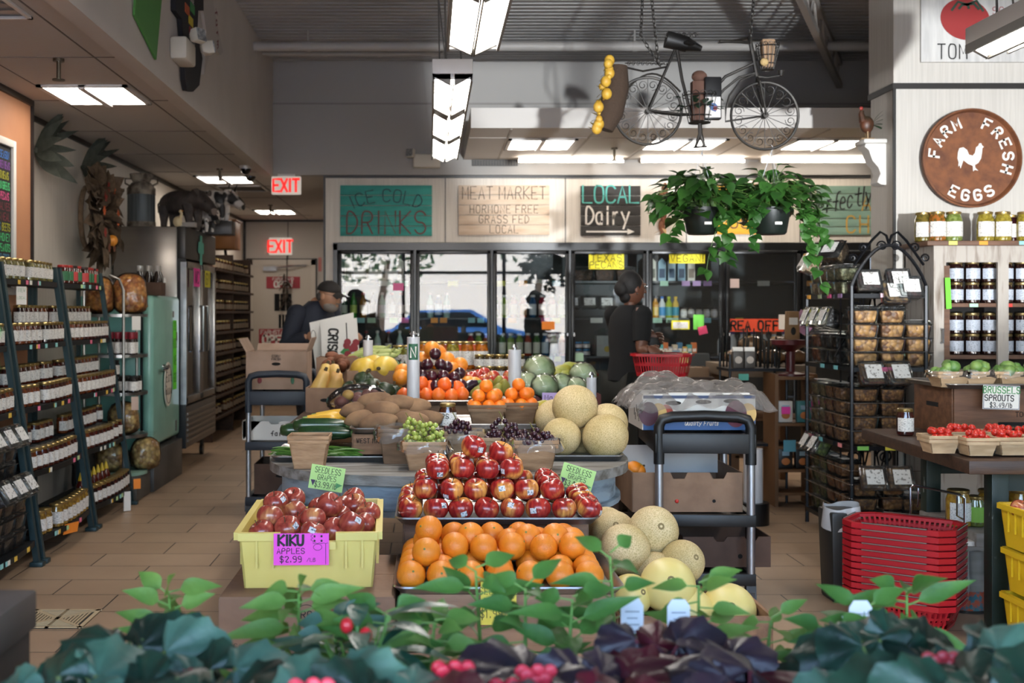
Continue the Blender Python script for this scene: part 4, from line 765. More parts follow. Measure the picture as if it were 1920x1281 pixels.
def pome(name,cat,m,r=.0405,dip=.34,tall=.94,sticker=None,stem=True,n=22):
    t = E(name,'x',cat); prof = []
    for i in range(19):
        a = pi*i/18; rr = sin(a)*(1+.06*cos(a))*r; z = cos(a)*r*tall
        z -= dip*r*math.exp(-(rr/(r*.38))**2) if a < pi/2 else -dip*.7*r*math.exp(-(rr/(r*.34))**2); prof.append((max(rr,.0006),z))
    MB().lathe(prof[::-1],n).build('skin',m,t,smooth=80)
    if stem: MB().tube([(0,0,r*tall*.62),(.002,0,r*tall*.85),(.005,.001,r*tall*1.08)],[.0016,.0013,.0018],5).build('stem',STEMM,t)
    if sticker is not None:
        a,e = sticker; q = Matrix.Rotation(a,4,'Z') @ Matrix.Rotation(e,4,'X')
        MB().grid(lambda u,v: (r*1.012*sin((u-.5)*.5)*1.0,-r*1.012*cos((u-.5)*.5)*cos((v-.5)*.42),r*1.012*sin((v-.5)*.42)),4,4,M=q).build('sticker',STK,t)
    return Kind(t)
def citrus(name,cat,m,r=.042,n=20,neck=0,dot=True):
    t = E(name,'x',cat)
    def f(d,th,ph): q = 1+(neck*max(0,cos(th))**6 if neck else 0); return V((d.x,d.y,d.z*.96*q))
    MB().ball((0,0,0),r,n,13,fn=f).build('peel',m,t,smooth=80)
    if dot: MB().lathe([(.0035,r*.955),(.003,r*.972),(.001,r*.974)],7).build('stem_end',M('navel_green','6e7a3c',.7),t)
    return Kind(t)
APP = [pome('red_apple','apple',APM,sticker=None),pome('red_apple','apple',APM,sticker=(.5,-.2)),pome('red_apple','apple',APM,sticker=(-.4,.3))]
KIK = [pome('red_brown_apple','apple',KKM,r=.04),pome('red_brown_apple','apple',KKM,r=.04,sticker=(.4,-.4))]
OR = citrus('orange','orange',ORG)
def tumble(rr,a=.5): return (rr.uniform(-a,a),rr.uniform(-a,a),rr.uniform(0,6.28))
# ---------------------------------------------------------------- trays, crates, cartons
PAN = M('sheet_pan','b2b0ae',.33,.95,col2='9a9795',scale=9,bump=.05,bscale=40)
def pan(label,x,y,z,w=.655,d=.46,h=.025,rz=0,grp=None):
    """rolled-rim bakery sheet pan; z is the underside."""
    t = E('sheet_pan',label,'tray',(x,y,z),rz,group=grp); a,b = w/2-.022,d/2-.022
    def rr(ax,ay,r,zz,n=5): return [(sx*(ax-r)+r*cos(th),sy*(ay-r)+r*sin(th),zz) for sx,sy,t0 in ((1,1,0),(-1,1,pi/2),(-1,-1,pi),(1,-1,1.5*pi)) for th in [t0+pi/2*i/n for i in range(n+1)]]
    rings = [rr(a-.012,b-.012,.02,.0015),rr(a,b,.025,.0015),rr(w/2-.008,d/2-.008,.035,h-.004),rr(w/2,d/2,.04,h),rr(w/2+.002,d/2+.002,.042,h-.005),rr(w/2-.004,d/2-.004,.038,h-.009),rr(a+.002,b+.002,.027,0)]
    n = len(rings[0]); vs = [p for r in rings for p in r]; fs = [(k*n+i,k*n+(i+1) % n,(k+1)*n+(i+1) % n,(k+1)*n+i) for k in range(len(rings)-1) for i in range(n)]
    fs += [tuple(range(n)),tuple((len(rings)-1)*n+i for i in range(n))[::-1]]
    MB().add(vs,fs).build('pan',PAN,t,smooth=50); return t
def crate(name,label,x,y,z,w,d,h,m,rz=0,slats=1,text=None,t_=.012,hole=False,solid=True,grp=None,slot=False):
    """open-topped wooden box; z is the underside."""
    t = E(name,label,'crate',(x,y,z),rz,group=grp)
    for nm,sy in (('front_panel',-1),('rear_panel',1)):
        mb = MB(); 
        for k in range(slats): z0 = h*k/slats+.002; z1 = h*(k+1)/slats-.002; mb.bb((-w/2,sy*d/2-t_/2,z0),(w/2,sy*d/2+t_/2,z1))
        mb.build(nm,m,t,bevel=.002)
    for nm,sx in (('side_panel',-1),('side_panel',1)):
        mb = MB(); mb.bb((sx*w/2-t_/2,-d/2+t_/2,0),(sx*w/2+t_/2,d/2-t_/2,h)); o = mb.build(nm,m,t,bevel=.002)
        if slot: MB().box((sx*(w/2+t_*.5),0,h*.6),(.002,d*.3,.022)).build('hand_slot',M('slot_dark','0c0a08',.9),o,smooth=0)
    MB().bb((-w/2+.006,-d/2+.006,.004),(w/2-.006,d/2-.006,.014)).build('bottom',m,t,smooth=0)
    if text: sign_text(t,'stencil',M('stencil_ink','33241a',.8),text,Matrix.Translation((0,-d/2-t_/2-.0005,0)))
    return t
def carton_box(label,x,y,z,w,d,h,m=None,rz=0,open_=True,flaps=0,t_=.006,name='cardboard_box',notch=False,inside=None,holes=()):
    """cardboard carton; z is the underside; open_ = no top; flaps = length of raised flaps; notch = wavy cut front rim."""
    m = m or CARD(); t = E(name,label,'box',(x,y,z),rz); w2,d2 = w/2,d/2
    if notch:
        pr = [(-w2,0),(w2,0),(w2,h)]; dep = h*.16
        for a,b in ((.86,.7),(.5,.34)): c0,c1 = -w2+w*a,-w2+w*b; pr += [(c0,h),(c0-.015,h-dep),(c1+.015,h-dep),(c1,h)]
        pr += [(-w2,h)]
    else: pr = [(-w2,0),(w2,0),(w2,h),(-w2,h)]
    R = Matrix.Rotation(pi/2,4,'X')
    MB().prism(pr,d2-t_,d2,M=R).build('front_panel',m,t,smooth=0)
    MB().bb((-w2,d2-t_,0),(w2,d2,h)).build('rear_panel',m,t,smooth=0)
    for s in (-1,1): MB().bb((s*w2-t_/2,-d2+t_,0),(s*w2+t_/2,d2-t_,h)).build('side_panel',m,t,smooth=0)
    MB().bb((-w2+t_,-d2+t_,0),(w2-t_,d2-t_,t_)).build('bottom',m,t,smooth=0)
    if not open_: MB().bb((-w2,-d2,h),(w2,-.002,h+t_)).bb((-w2,.002,h),(w2,d2,h+t_)).build('top_flap',m,t,smooth=0)
    for i,(hx,hz,hw,hh) in enumerate(holes): MB().prism([(hx+hw/2*cos(a)*(1 if abs(cos(a)) < .99 else 1),hz+hh/2*sin(a)) for a in [2*pi*k/16 for k in range(16)]],d2,d2+.0012,M=R).build('hand_hole',M('slot_dark','0c0a08',.9),t,smooth=0)
    if flaps:
        for s,an in ((-1,.5),(1,.35)):
            q = Matrix.Translation((s*w2,0,h)) @ Matrix.Rotation(s*an,4,'Y'); MB().bb((-t_/2,-d2,0),(t_/2,d2,flaps)).build('flap',m,t,smooth=0).matrix_basis = q
        MB().bb((-w2+.02,-t_/2,0),(w2-.02,t_/2,flaps*.6)).build('flap',m,t,smooth=0).matrix_basis = Matrix.Translation((0,d2,h)) @ Matrix.Rotation(-.7,4,'X')
    return t
# ---------------------------------------------------------------- front tier: oranges, apples, yellow lug
crate('wooden_crate','wide pale wooden crate under the tray of oranges',.225,3.47,.05,.6,.42,.5,M('pale_crate','96755a',.65,col2='7c5d45',scale=3,st=(1.5,9,12),bump=.3),slats=3)
pan('sheet pan of oranges, lowest of the stepped fruit trays',.225,3.455,.551)
XO = lambda i: X(771,3.29)+.0852*i
OT = .5545+.041; nO = 0; rr = random.Random(4)
def orange(x,y,z,lb): OR.put((x,y,z),tumble(rr,1.2),lb,'oranges on the sheet pan')
for j in range(5):
    for i in range(7):
        if j in (1,2,3) and i in (2,4) and j != 2: continue
        yy = 3.285+.0845*j; orange(XO(i)+.004*((i*j) % 3)+.002*j,yy,OT,'bottom layer orange, %s from the lug in row %s from the tray lip' % (ORD[i],('one','two','three','four','five')[j]))
for j,i,dz in ((0,0,0),(1,1,0),(1,2,-.004),(1,3,0),(2,0,0),(2,1.6,-.005),(1,4.1,-.004),(2,4,0),(1,5.1,0),(2,5.2,0),(3,1,0),(3,2.4,0),(3,3.4,0),(3,5,-.004),(2,3,-.004)):
    orange(XO(i)+.043,3.33+.0845*j,OT+.057+dz,'orange resting in the second layer, place %s of that layer' % ORD[nO]); nO += 1
for px,py,Y,n_ in ((804,993,3.455,'above the left wing of the pile'),(882,1005,3.465,'second from the lug'),(990,1008,3.46,'third from the lug'),(1041,1007,3.455,'nearest the melons')): orange(X(px,Y),Y,Z(py,Y),'orange topping the pile against the stencilled crate, '+n_)
# apples
crate('wooden_crate','stencilled wooden crate behind the oranges, holding up the red apples',.215,3.905,.05,.59,.4,.625,M('dark_crate','7a5b45',.65,col2='5f4433',scale=3,st=(1.5,9,12),bump=.3),text=[(('WONDER',.13,.53,.05),dict(t=.2)),(('MAR',-.12,.53,.05),dict(t=.2))])
pan('sheet pan of stacked red apples',.215,3.845,.676,w=.648)
XA = lambda i: X(769,3.7)+.0828*i
rr = random.Random(11); AZ = .68+.0345; nA = 0
def apple(x,y,z,lb,s=None): (APP[(nA*7+3) % 3 if s is None else s]).put((x,y,z),(rr.uniform(-.35,.35),rr.uniform(-.35,.35),rr.uniform(-.9,.9)),lb,'red apples on the sheet pan',rr.uniform(.97,1.04))
ROWN = ('front','second','third','fourth','back')
for j in range(5):
    for i in range(8):
        if 0 < j and 0 < i < 7 and j < 4: continue
        apple(XA(i)+rr.uniform(-.002,.002),3.70+.08*j,AZ,'red apple in the bottom layer, %s from the lug side of the %s row' % (ORD[i],ROWN[j])); nA += 1
for j in range(4):
    for i in range(6):
        if 0 < j < 3 and 0 < i < 5: continue
        apple(XA(i)+.05+rr.uniform(-.003,.003),3.738+.08*j,AZ+.057,'red apple in the second layer, %s from the lug side of the %s row' % (ORD[i],ROWN[j])); nA += 1
for j in range(3):
    for i in range(4): apple(XA(i)+.088+rr.uniform(-.003,.003),3.785+.08*j,AZ+.117,'red apple in the third layer, %s from the lug side of the %s row' % (ORD[i],ROWN[j])); nA += 1
for px,py,Y,n_ in ((888,838,3.83,'highest one with a sticker'),(939,849,3.87,'paler one beside the highest')): APP[1 if n_[0] == 'h' else 0].put((X(px,Y),Y,Z(py,Y)),(.25,.3,.1),'red apple on top of the pyramid, '+n_,'red apples on the sheet pan',1.06)
card('price_card','yellow card reading seedless oranges hanging from the orange tray','card',(X(935,3.2),3.205,.535),.1,.12,M('yellow_tag','d8c84a',.6),lines=[(('SEEDLESS',0,.025,.02),dict(w=.4)),(('ORANGE',0,-.005,.02),dict(w=.45)),(('$1.99/lb',0,-.04,.022),dict(w=.4))],ink=M('olive_ink','5a5a2a',.6))
# yellow lug of kiku apples on cartons
LUG = M('lug_yellow','e2d07a',.42,col2='d8c56c',scale=5,bump=.06,bscale=20,sss=.03)
def lug(label,x,y,z,w,d,h,m,rz=0,cut=True,holes=True):
    t = E('plastic_lug',label,'crate',(x,y,z),rz); w2,d2 = w/2,d/2; tp = .93; th = .006
    def wallq(a,b,nm,notch):
        a,b = V(a),V(b); e = (b-a); L = e.length; e.normalize(); nrm = V((e.y,-e.x,0)); mb = MB()
        seg = [(0,.30,h),(.30,.70,h-.026 if notch else h),(.70,1,h)]
        for s0,s1,hh in seg:
            q = []
            for zz in (0,hh):
                k = tp+(1-tp)*zz/h
                for off in (0,-th):
                    for s_ in (s0,s1): p = (a+e*L*s_); p = V((p.x*k,p.y*k,0))+nrm*off; q.append((p.x,p.y,zz))
            mb.add(q,[(0,1,5,4),(3,2,6,7),(4,5,7,6),(1,0,2,3),(0,4,6,2),(5,1,3,7)])
            lip = [a+e*L*s_+nrm*o for s_,o in ((s0,.0),(s1,.0),(s1,.014),(s0,.014))]
            mb.add([(p.x,p.y,hh-.022) for p in lip]+[(p.x,p.y,hh) for p in lip],[(0,3,2,1),(4,5,6,7),(2,3,7,6),(0,4,7,3),(1,2,6,5),(0,1,5,4)])
        for s_ in (.12,.24,.78,.9) if L < .5 else (.1,.2,.3,.4,.5,.6,.7,.8,.9):
            p = a+e*L*s_; k = .975
            mb.box((p.x*k+nrm.x*.004,p.y*k+nrm.y*.004,h*.62),(.006,.008,h*.5),rz=math.atan2(e.y,e.x))
        mb.build(nm,m,t,smooth=0)
    c = [(-w2,-d2,0),(w2,-d2,0),(w2,d2,0),(-w2,d2,0)]
    wallq(c[0],c[1],'front_wall',cut); wallq(c[1],c[2],'side_wall',False); wallq(c[2],c[3],'rear_wall',cut); wallq(c[3],c[0],'side_wall',False)
    MB().bb((-w2*tp,-d2*tp,0),(w2*tp,d2*tp,.006)).build('base',m,t,smooth=0); return t
lug('pale yellow plastic lug full of red brown apples',-.36,3.60,.548,.40,.58,.166,LUG,rz=.035)
t = card('price_card','magenta card reading kiku apples taped to the yellow lug','card',(X(565,3.29),3.288,Z(1030,3.29)),.158,.09,PINK(),rz=.03,rx=-.05)
sign_text(t,'lettering',INK(),[(('KIKU',-.03,.012,.028),dict(w=.55,t=.26,gap=.22)),(('APPLES',-.03,-.012,.015),dict(w=.62,t=.14,gap=.3)),(('$2.99',-.03,-.036,.016),dict(w=.6,t=.14,gap=.3)),(('/LB',.028,-.035,.01),dict(w=.6,t=.12,gap=.3))])
mb = MB()
for dx,dz in ((0,0),(.02,0),(0,-.013),(.02,-.013)): mb.ball((.038+dx,-.001,.037+dz),(.003,.0006,.0036),6,4)
ribbon(mb,[V((.03+.004*sin(i*2),0,.044-.003*i)) for i in range(8)]+[V((.034+.006*i,0,.016+.002*(i % 2))) for i in range(8)],.0012); ribbon(mb,[V((.047+.012*cos(a),0,.006+.009*sin(a))) for a in [2*pi*i/16 for i in range(17)]],.0012); ribbon(mb,[V((.07,0,.016)),V((.07,0,-.042))],.0012); mb.build('drawing',INK(),t,smooth=0)
rr = random.Random(21)
for i,(px,py,Y) in enumerate(((506,969,3.42),(517,943,3.62),(550,936,3.72),(552,962,3.55),(539,991,3.38),(587,974,3.42),(618,947,3.5),(662,936,3.75),(664,948,3.65),(690,964,3.55),(659,982,3.4),(637,970,3.58),(491,998,3.38),(587,1000,3.36),(627,995,3.4),(600,955,3.7),(640,950,3.66),(505,985,3.5),(560,985,3.5),(610,985,3.52),(680,985,3.45))):
    KIK[i % 3 == 1].put((X(px,Y),Y,Z(py,Y)),(rr.uniform(-.5,.8),rr.uniform(-.6,.6),rr.uniform(-1,1)),'red brown apple in the pale yellow lug, %s in the heap' % ORD[i],'apples in the yellow lug')
t = carton_box('brown produce carton with dark red stripe carrying the yellow lug',-.345,3.5,.255,.49,.56,.288,open_=False)
sign_text(t,'lettering',M('print_dark','2a1f1c',.7),[(('CA 950',-.17,.15,.014),),(('RR',.0,.235,.02),dict(t=.15))],Matrix.Translation((0,-.2815,0))); MB().box((.12,-.281,.255),(.13,.001,.022)).build('stripe',M('stripe_maroon','6e1f26',.6),t,smooth=0)
mb = MB(); ribbon(mb,[V((.028*cos(a),0,.245+.028*sin(a))) for a in [2*pi*i/24 for i in range(25)]],.0018); mb.build('ring_mark',M('print_dark'),t,smooth=0).location = (0,-.2812,0)
sign_text(t,'stripe_lettering',M('carton_print','b59a88',.7),[(('FRESH',.12,.249,.013),dict(w=.8,t=.2,gap=.5))],Matrix.Translation((0,-.2818,0)))
carton_box('plain brown carton at the floor under the striped carton',-.345,3.5,0,.50,.57,.252,open_=False)
# ---------------------------------------------------------------- melons in crates at the right of the front tier
def melon(name,cat,m,r,el=1.0,scar=True):
    t = E(name,'x',cat); MB().ball((0,0,0),(r,r,r*el),30,20).build('rind',m,t,smooth=80)
    MB().lathe([(.012*r/.08,r*el*.985),(.008*r/.08,r*el*1.004),(.002,r*el*.99)],10).build('stem_scar',M('melon_scar','7d6a45',.8),t); return Kind(t)
CAN = melon('cantaloupe','melon',NETM,.08,1.04); HON = melon('honeydew_melon','melon',M('honeydew_skin','e0cd84',.4,col2='d8c374',scale=7,bump=.05,bscale=30,sss=.04),.082,1.02)
MCR = M('melon_crate','8a6547',.7,col2='6e4d35',scale=3,st=(8,2,10),bump=.3)
crate('wooden_crate','low wooden crate of honeydews at the end of the fruit steps, corner toward the aisle',.785,3.56,.22,.45,.36,.235,MCR,slats=2); crate('wooden_crate','taller wooden crate of melons beside the orange tray',.70,3.96,.2,.34,.40,.31,MCR,slats=2)
carton_box('brown carton under the melon crates',.74,3.7,0,.5,.6,.198,open_=False)
MS = [(CAN,1225,996,3.74,1.02,'highest one of the pile by the orange tray'),(CAN,1171,1031,3.68,1.03,'leaning on the stencilled crate'),(CAN,1151,1000,3.9,.95,'half hidden behind the one by the stencilled crate'),(CAN,1279,1054,3.66,.88,'greenish, with its stem end up at the crate edge'),(CAN,1228,1077,3.66,.9,'behind the big honeydew'),(HON,1252,1098,3.5,1.03,'biggest one, facing with its stem scar'),(HON,1182,1117,3.5,.8,'smaller one beside the orange tray corner'),(HON,1366,1146,3.52,1.03,'alone at the outer end of the low crate'),(CAN,1135,990,4.0,.9,'deepest one by the apple tray leaf'),(HON,1290,1150,3.5,.98,'low in the crate beside the outer one')]
rr = random.Random(6)
for k,px,py,Y,s,lb in MS: k.put((X(px,Y),Y,Z(py,Y)),(rr.uniform(.7,1.3),rr.uniform(-.6,.6),rr.uniform(-1,1)),('cantaloupe ' if k is CAN else 'honeydew melon ')+lb,'melons in the low crates',s)
# ---------------------------------------------------------------- the weathered round-cornered table
TBW = M('weathered_top','8b8a86',.7,col2='5e5850',scale=4,st=(1,7,7),lo=.4,hi=.62,detail=6,rnd=False,bump=.3,bscale=30); TBB = M('weathered_blue','8fa0ac',.65,col2='5b6870',scale=7,st=(1,1,4),lo=.45,hi=.7,detail=6,rnd=False,bump=.3)
t = E('weathered_table','round weathered blue grey table under the grape and potato trays','table',(.08,4.93,0)); 
def oval(a,b,n=48,p=2.6): return [(a*math.copysign(abs(cos(q))**(2/p),cos(q)),b*math.copysign(abs(sin(q))**(2/p),sin(q))) for q in [2*pi*i/n for i in range(n)]]
MB().prism(oval(.75,.72),.707,.745).build('table_top',TBW,t,bevel=.012,smooth=40); MB().prism(oval(.70,.67),.60,.708).build('apron',TBB,t,smooth=40); MB().prism(oval(.72,.69),.585,.605).build('apron_moulding',TBB,t,bevel=.008)
for sx in (-1,1):
    for sy in (-1,1): MB().lathe([(.03,0),(.045,.05),(.035,.1),(.05,.3),(.035,.45),(.05,.5),(.05,.6)],14,M=Matrix.Translation((sx*.45,sy*.42,0))).build('leg',TBB,t)
pan('long sheet pan of green beans and squash on the weathered table',X(505,4.6)+.33,4.83,.746); pan('sheet pan of cantaloupes on the weathered table',.47,4.86,.746,w=.645)
crate('wooden_crate','low stamped wooden crate under the russet potatoes',-.115,4.93,.76,.4,.4,.088,WOOD(),text=[(('WEST MARK',-.125,.05,.018),dict(t=.2,w=.5)),(('*',0,0,.01),)])
pan('small sheet pan of russet potatoes on the stamped crate',-.115,4.93,.848,w=.43,d=.44)
POT = M('russet_skin','8a6a4c',.85,col2='6b4f38',scale=14,bump=.3,bscale=60,detail=5)
def tuber(name,cat,m,L,r,seed,part='skin'):
    q = random.Random(seed); a,b,c = q.uniform(0,6),q.uniform(0,6),q.uniform(.1,.2)
    def f(d,th,ph): return V((d.x*(1+.06*sin(2*th+a)),d.y*(1+.05*sin(3*ph+b)),d.z))*(1+.05*sin(4*th+a)*sin(ph+b))
    o = MB().ball((0,0,0),(r,r*.92,L/2),16,14,fn=f).build(name,m,smooth=80); return Kind(tag(o,'x',cat))
PT = [tuber('russet_potato','potato',POT,.165,.04,i) for i in range(3)]
rr = random.Random(9)
for i,(px,py,Y,lb) in enumerate(((715,770,4.86,'longest one lying across the top'),(709,792,4.80,'bottom one at the tray lip'),(682,786,4.86,'at the green bean end'),(702,753,5.0,'behind the longest one'),(746,757,4.98,'beside the bag roll'),(774,764,5.0,'behind, at the jar end'),(770,789,4.84,'low one by the grapes'),(796,786,4.95,'last one toward the honey jar'),(672,770,5.0,'back corner by the netted bag'),(740,780,4.98,'buried in the middle'))):
    PT[i % 3].put((X(px,Y),Y,Z(py,Y)),(rr.uniform(-.1,.1),pi/2+rr.uniform(-.15,.15),rr.uniform(-.4,.4)),'russet potato, '+lb,'russet potatoes on the small pan',1.0)
# green beans, zucchini, yellow squash
BNM = M('bean_green','4d7a2a',.45,col2='3d6420',scale=20); q = MB(); q.tube([(-.055,0,0),(-.03,.002,.003),(0,.004,.004),(.03,.001,.002),(.055,-.005,-.001)],[.0015,.0042,.0045,.0042,.001],6)
BN = Kind(tag(q.build('green_bean',BNM),'x','green bean')); rr = random.Random(31)
for i in range(120):
    lay = i//48; x = X(rr.uniform(528,655),4.72) if i % 3 else X(rr.uniform(615,660),4.72); BN.put((x,4.66+.13*rr.random(),.757+.008*lay+.004*rr.random()+.012*(i % 3 != 0)*rr.random()),(rr.uniform(-.1,.1),rr.uniform(-.12,.12),rr.uniform(-.5,.5)),'green bean lying loose in the pan on the weathered table','green beans on the long pan')
ZM = M('zucchini_skin','16301a',.3,col2='23421f',scale=30,st=(1,1,8),coat=.3)
def gourd(name,cat,m,prof,cap,n=14):
    t = E(name,'x',cat); MB().lathe(prof,n).build('skin',m,t,smooth=70); z,r = prof[-1][1],prof[-1][0]; MB().tube([(0,0,z-.004),(.002,0,z+.02)],[r*.9,r*.75],7).build('stem',cap,t); return Kind(t)
ZU = gourd('zucchini','zucchini',ZM,[(.006,-.105),(.02,-.1),(.027,-.07),(.027,.03),(.023,.075),(.015,.1)],M('zucchini_stem','6d8a4a',.6)); YS = gourd('yellow_squash','squash',M('squash_yellow','d9ad3c',.4,col2='cf9f34',scale=9),[(.005,-.08),(.022,-.075),(.03,-.05),(.027,-.01),(.018,.04),(.013,.07)],M('zucchini_stem'))
for i,(px,py,Y,rz,lb) in enumerate(((600,797,4.9,.04,'top one, lying full length'),(610,812,4.86,-.05,'lower one above the beans'),(575,806,4.98,.1,'rear one at the basket end'),(640,808,5.0,-.08,'rear one at the potato end'))): ZU.put((X(px,Y),Y,Z(py,Y)),(0,pi/2,rz),'dark green zucchini, '+lb,'zucchini on the long pan',1.1)
for i,(px,py,Y) in enumerate(((605,784,5.1),(622,779,5.15),(640,784,5.12),(600,790,5.05),(632,789,5.06))): YS.put((X(px,Y),Y,Z(py,Y)),(0,pi/2,pi+.3-.2*i),'yellow squash behind the zucchini, %s from the cart side' % ORD[i],'yellow squash behind the zucchini')
# baskets
BSK = M('basket_wood','ad8a68',.7,col2='8d6b4c',scale=5,st=(2,2,10),bump=.25)
def till(name,label,x,y,z,w=.145,d=.14,h=.105,rz=0,m=None,wrap=False,grp=None):
    """thin-slat berry basket, square and tapered."""
    m = m or BSK; t = E(name,label,'basket',(x,y,z),rz,group=grp); k = .76; mb = MB(); a = w/2; b = d/2; th = .003
    for (p,q) in (((-a,-b),(a,-b)),((a,-b),(a,b)),((a,b),(-a,b)),((-a,b),(-a,-b))):
        for s0,s1 in ((.03,.97),):
            P0 = [p[0]+(q[0]-p[0])*s0,p[1]+(q[1]-p[1])*s0]; P1 = [p[0]+(q[0]-p[0])*s1,p[1]+(q[1]-p[1])*s1]
            o = 1-th*2/a; vs = [(P0[0]*k,P0[1]*k,0),(P1[0]*k,P1[1]*k,0),(P1[0],P1[1],h-.02),(P0[0],P0[1],h-.02)]; mb.add(vs+[(v[0]*o,v[1]*o,v[2]) for v in vs],[(0,1,2,3),(7,6,5,4),(3,2,6,7),(0,4,5,1),(1,5,6,2),(0,3,7,4)])
    mb.bb((-a*k,-b*k,0),(a*k,b*k,.003)).build('body',m,t,smooth=0); mb = MB(); g_ = .004
    for zz in (h-.03,h-.014):
        e = a+g_*(1 if zz > h-.02 else .4); f = b+g_*(1 if zz > h-.02 else .4)
        for c,s in (((0,-f,zz+.007),(2*e,.004,.0145)),((0,f,zz+.007),(2*e,.004,.0145)),((-e,0,zz+.007),(.004,2*f,.0145)),((e,0,zz+.007),(.004,2*f,.0145))): mb.box(c,s)
    mb.build('rim_band',m,t,bevel=.001)
    if wrap:
        q = random.Random(hash_(label)); mb = MB()
        mb.grid(lambda u,v: ((1.13+.1*v+.05*sin(23*u+5*v))*a*1.15*cos(2*pi*u)*(1 if v > .0 else 1),(1.13+.1*v+.05*cos(19*u+3*v))*b*1.15*sin(2*pi*u),h*(1.05-.42*v)+.006*sin(31*u+9*v)),40,4)
        mb.build('plastic_wrap',glassy('wrap_film','f6f6f4',1.45,.12,.1),t,smooth=80)
    return t
till('empty_basket','empty wooden quart basket standing before the green bean pan',X(579,4.42),4.46,.746,.15,.13,.128)
TB1 = M('basket_tan','9c8468',.7,col2='82684c',scale=5,st=(2,2,10),bump=.25)
till('fruit_basket','plastic wrapped wooden basket of green grapes before the potatoes',X(796,4.40),4.42,.746,.155,.14,.11,wrap=True); till('fruit_basket','dark plastic wrapped wooden basket beside the stamped crate',X(745,4.6),4.60,.746,.14,.13,.14,wrap=True,m=M('basket_dark','6e543d',.7,col2='574029',scale=5,st=(2,2,10)))
till('fruit_basket','plastic wrapped basket of dark grapes below the honey jar',X(868,4.65),4.66,.746,.15,.13,.125,wrap=True,m=TB1); till('fruit_basket','wooden basket of dark grapes right behind the apple pyramid top',X(935,4.5),4.52,.746,.15,.13,.115,m=TB1); till('fruit_basket','plastic wrapped wooden basket of dark grapes next to the cantaloupe pan',X(1004,4.4),4.43,.746,.16,.14,.115,wrap=True)
GG = M('grape_green','9aa650',.22,col2='8a9a44',scale=30,sss=.25,coat=.2); GP = M('grape_purple','2a1420',.3,col2='3d1a26',scale=30,coat=.15)
def bunch(label,x,y,z,m,n,w,d,h,seed,r=.0105):
    t = E('grape_bunch',label,'grapes',(x,y,z)); q = random.Random(seed); st = MB(); st.tube([(0,0,0),(.01,0,h*.5),(.0,.0,h*.9),(-.02,0,h+.03)],.002,5); k0 = None; pts = []
    tries = 0
    while len(pts) < n and tries < 6000:
        tries += 1; a = q.random()*6.28; R = q.random()**.5; zz = q.random(); p = V((w/2*R*cos(a),d/2*R*sin(a),h*zz*(1-.75*R*R)+r*.6))
        if all((p-o).length > r*1.55 for o in pts): pts.append(p)
    for i,p in enumerate(pts):
        if k0 is None: k0 = MB().ball((0,0,0),(r,r,r*1.1),10,7).build('grape',m,t,smooth=80); o = k0
        else: o = k0.copy(); COL.objects.link(o); par(o,t)
        o.location = p; o.rotation_euler = (q.random()*3,q.random()*3,0)
        if i % 4 == 0: st.tube([(0,0,h*.4),p],.0012,4)
    st.build('stalk',M('grape_stem','6f6a30',.7),t)
bunch('bunch of green grapes heaped over a wrapped basket',X(796,4.42),4.42,.83,GG,62,.165,.13,.10,1)
bunch('bunch of green grapes at the rear, before the potato pan',X(770,4.55),4.56,.86,GG,24,.08,.07,.06,2)
bunch('bunch of dark grapes below the honey jar',X(858,4.62),4.62,.86,GP,34,.11,.1,.055,3); bunch('tallest bunch of dark grapes behind the apple pyramid',X(945,4.5),4.5,.845,GP,48,.14,.11,.085,4)
bunch('bunch of dark grapes in the wrapped basket beside the cantaloupes',X(1003,4.4),4.40,.845,GP,46,.15,.11,.05,5)
for px,py,Y,s,lb in ((1078,763,4.84,1.16,'on top of three on the table pan'),(1053,819,4.78,1.0,'lower one beside the dark grapes'),(1135,819,4.76,1.17,'lower one at the outer corner of the table pan'),(1138,795,4.95,1.1,'behind the outer corner one'),(1040,785,5.0,1.05,'behind, beside the mandarin tray'),(1092,820,4.95,1.0,'wedged between the two lower ones')):
    CAN.put((X(px,Y),Y,Z(py,Y)),(rr.uniform(-1,1),rr.uniform(.6,1.4),rr.uniform(-1,1)),'cantaloupe '+lb,'cantaloupes on the table pan',s)
for a,lb,rz in (((613,897,4.2),'green card reading seedless grapes under the empty basket',.12),((1082,897,4.24),'green card reading seedless grapes behind the red apples',.0)):
    o = card('price_card',lb,'card',(X(a[0],a[2]),a[2],Z(a[1],a[2])),.125,.088,M('seedless_green','a9cf7c',.6),rz=rz*.2,ry=.16 if rz else .3,rx=-.15)
    sign_text(o,'lettering',INK(),[(('SEEDLESS',0,.016,.021),dict(w=.38,t=.1,gap=.2)),(('GRAPES',.0,-.009,.019),dict(w=.42,t=.1,gap=.2)),(('$3.99/lb',.0,-.036,.02),dict(w=.4,t=.1,gap=.2))])
    mb = MB(); mb.add([(-.058,-.0014,-.012),(-.04,-.0014,-.012),(-.047,-.0014,-.034)],[(0,2,1)]); mb.build('purple_grape_print',M('purple_ink','3a2148',.6),o,smooth=0); mb = MB(); mb.add([(.036,-.0014,-.012),(.06,-.0014,-.018),(.036,-.0014,-.034)],[(0,2,1)]); mb.build('green_grape_print',M('green_ink','3f7a46',.6),o,smooth=0)
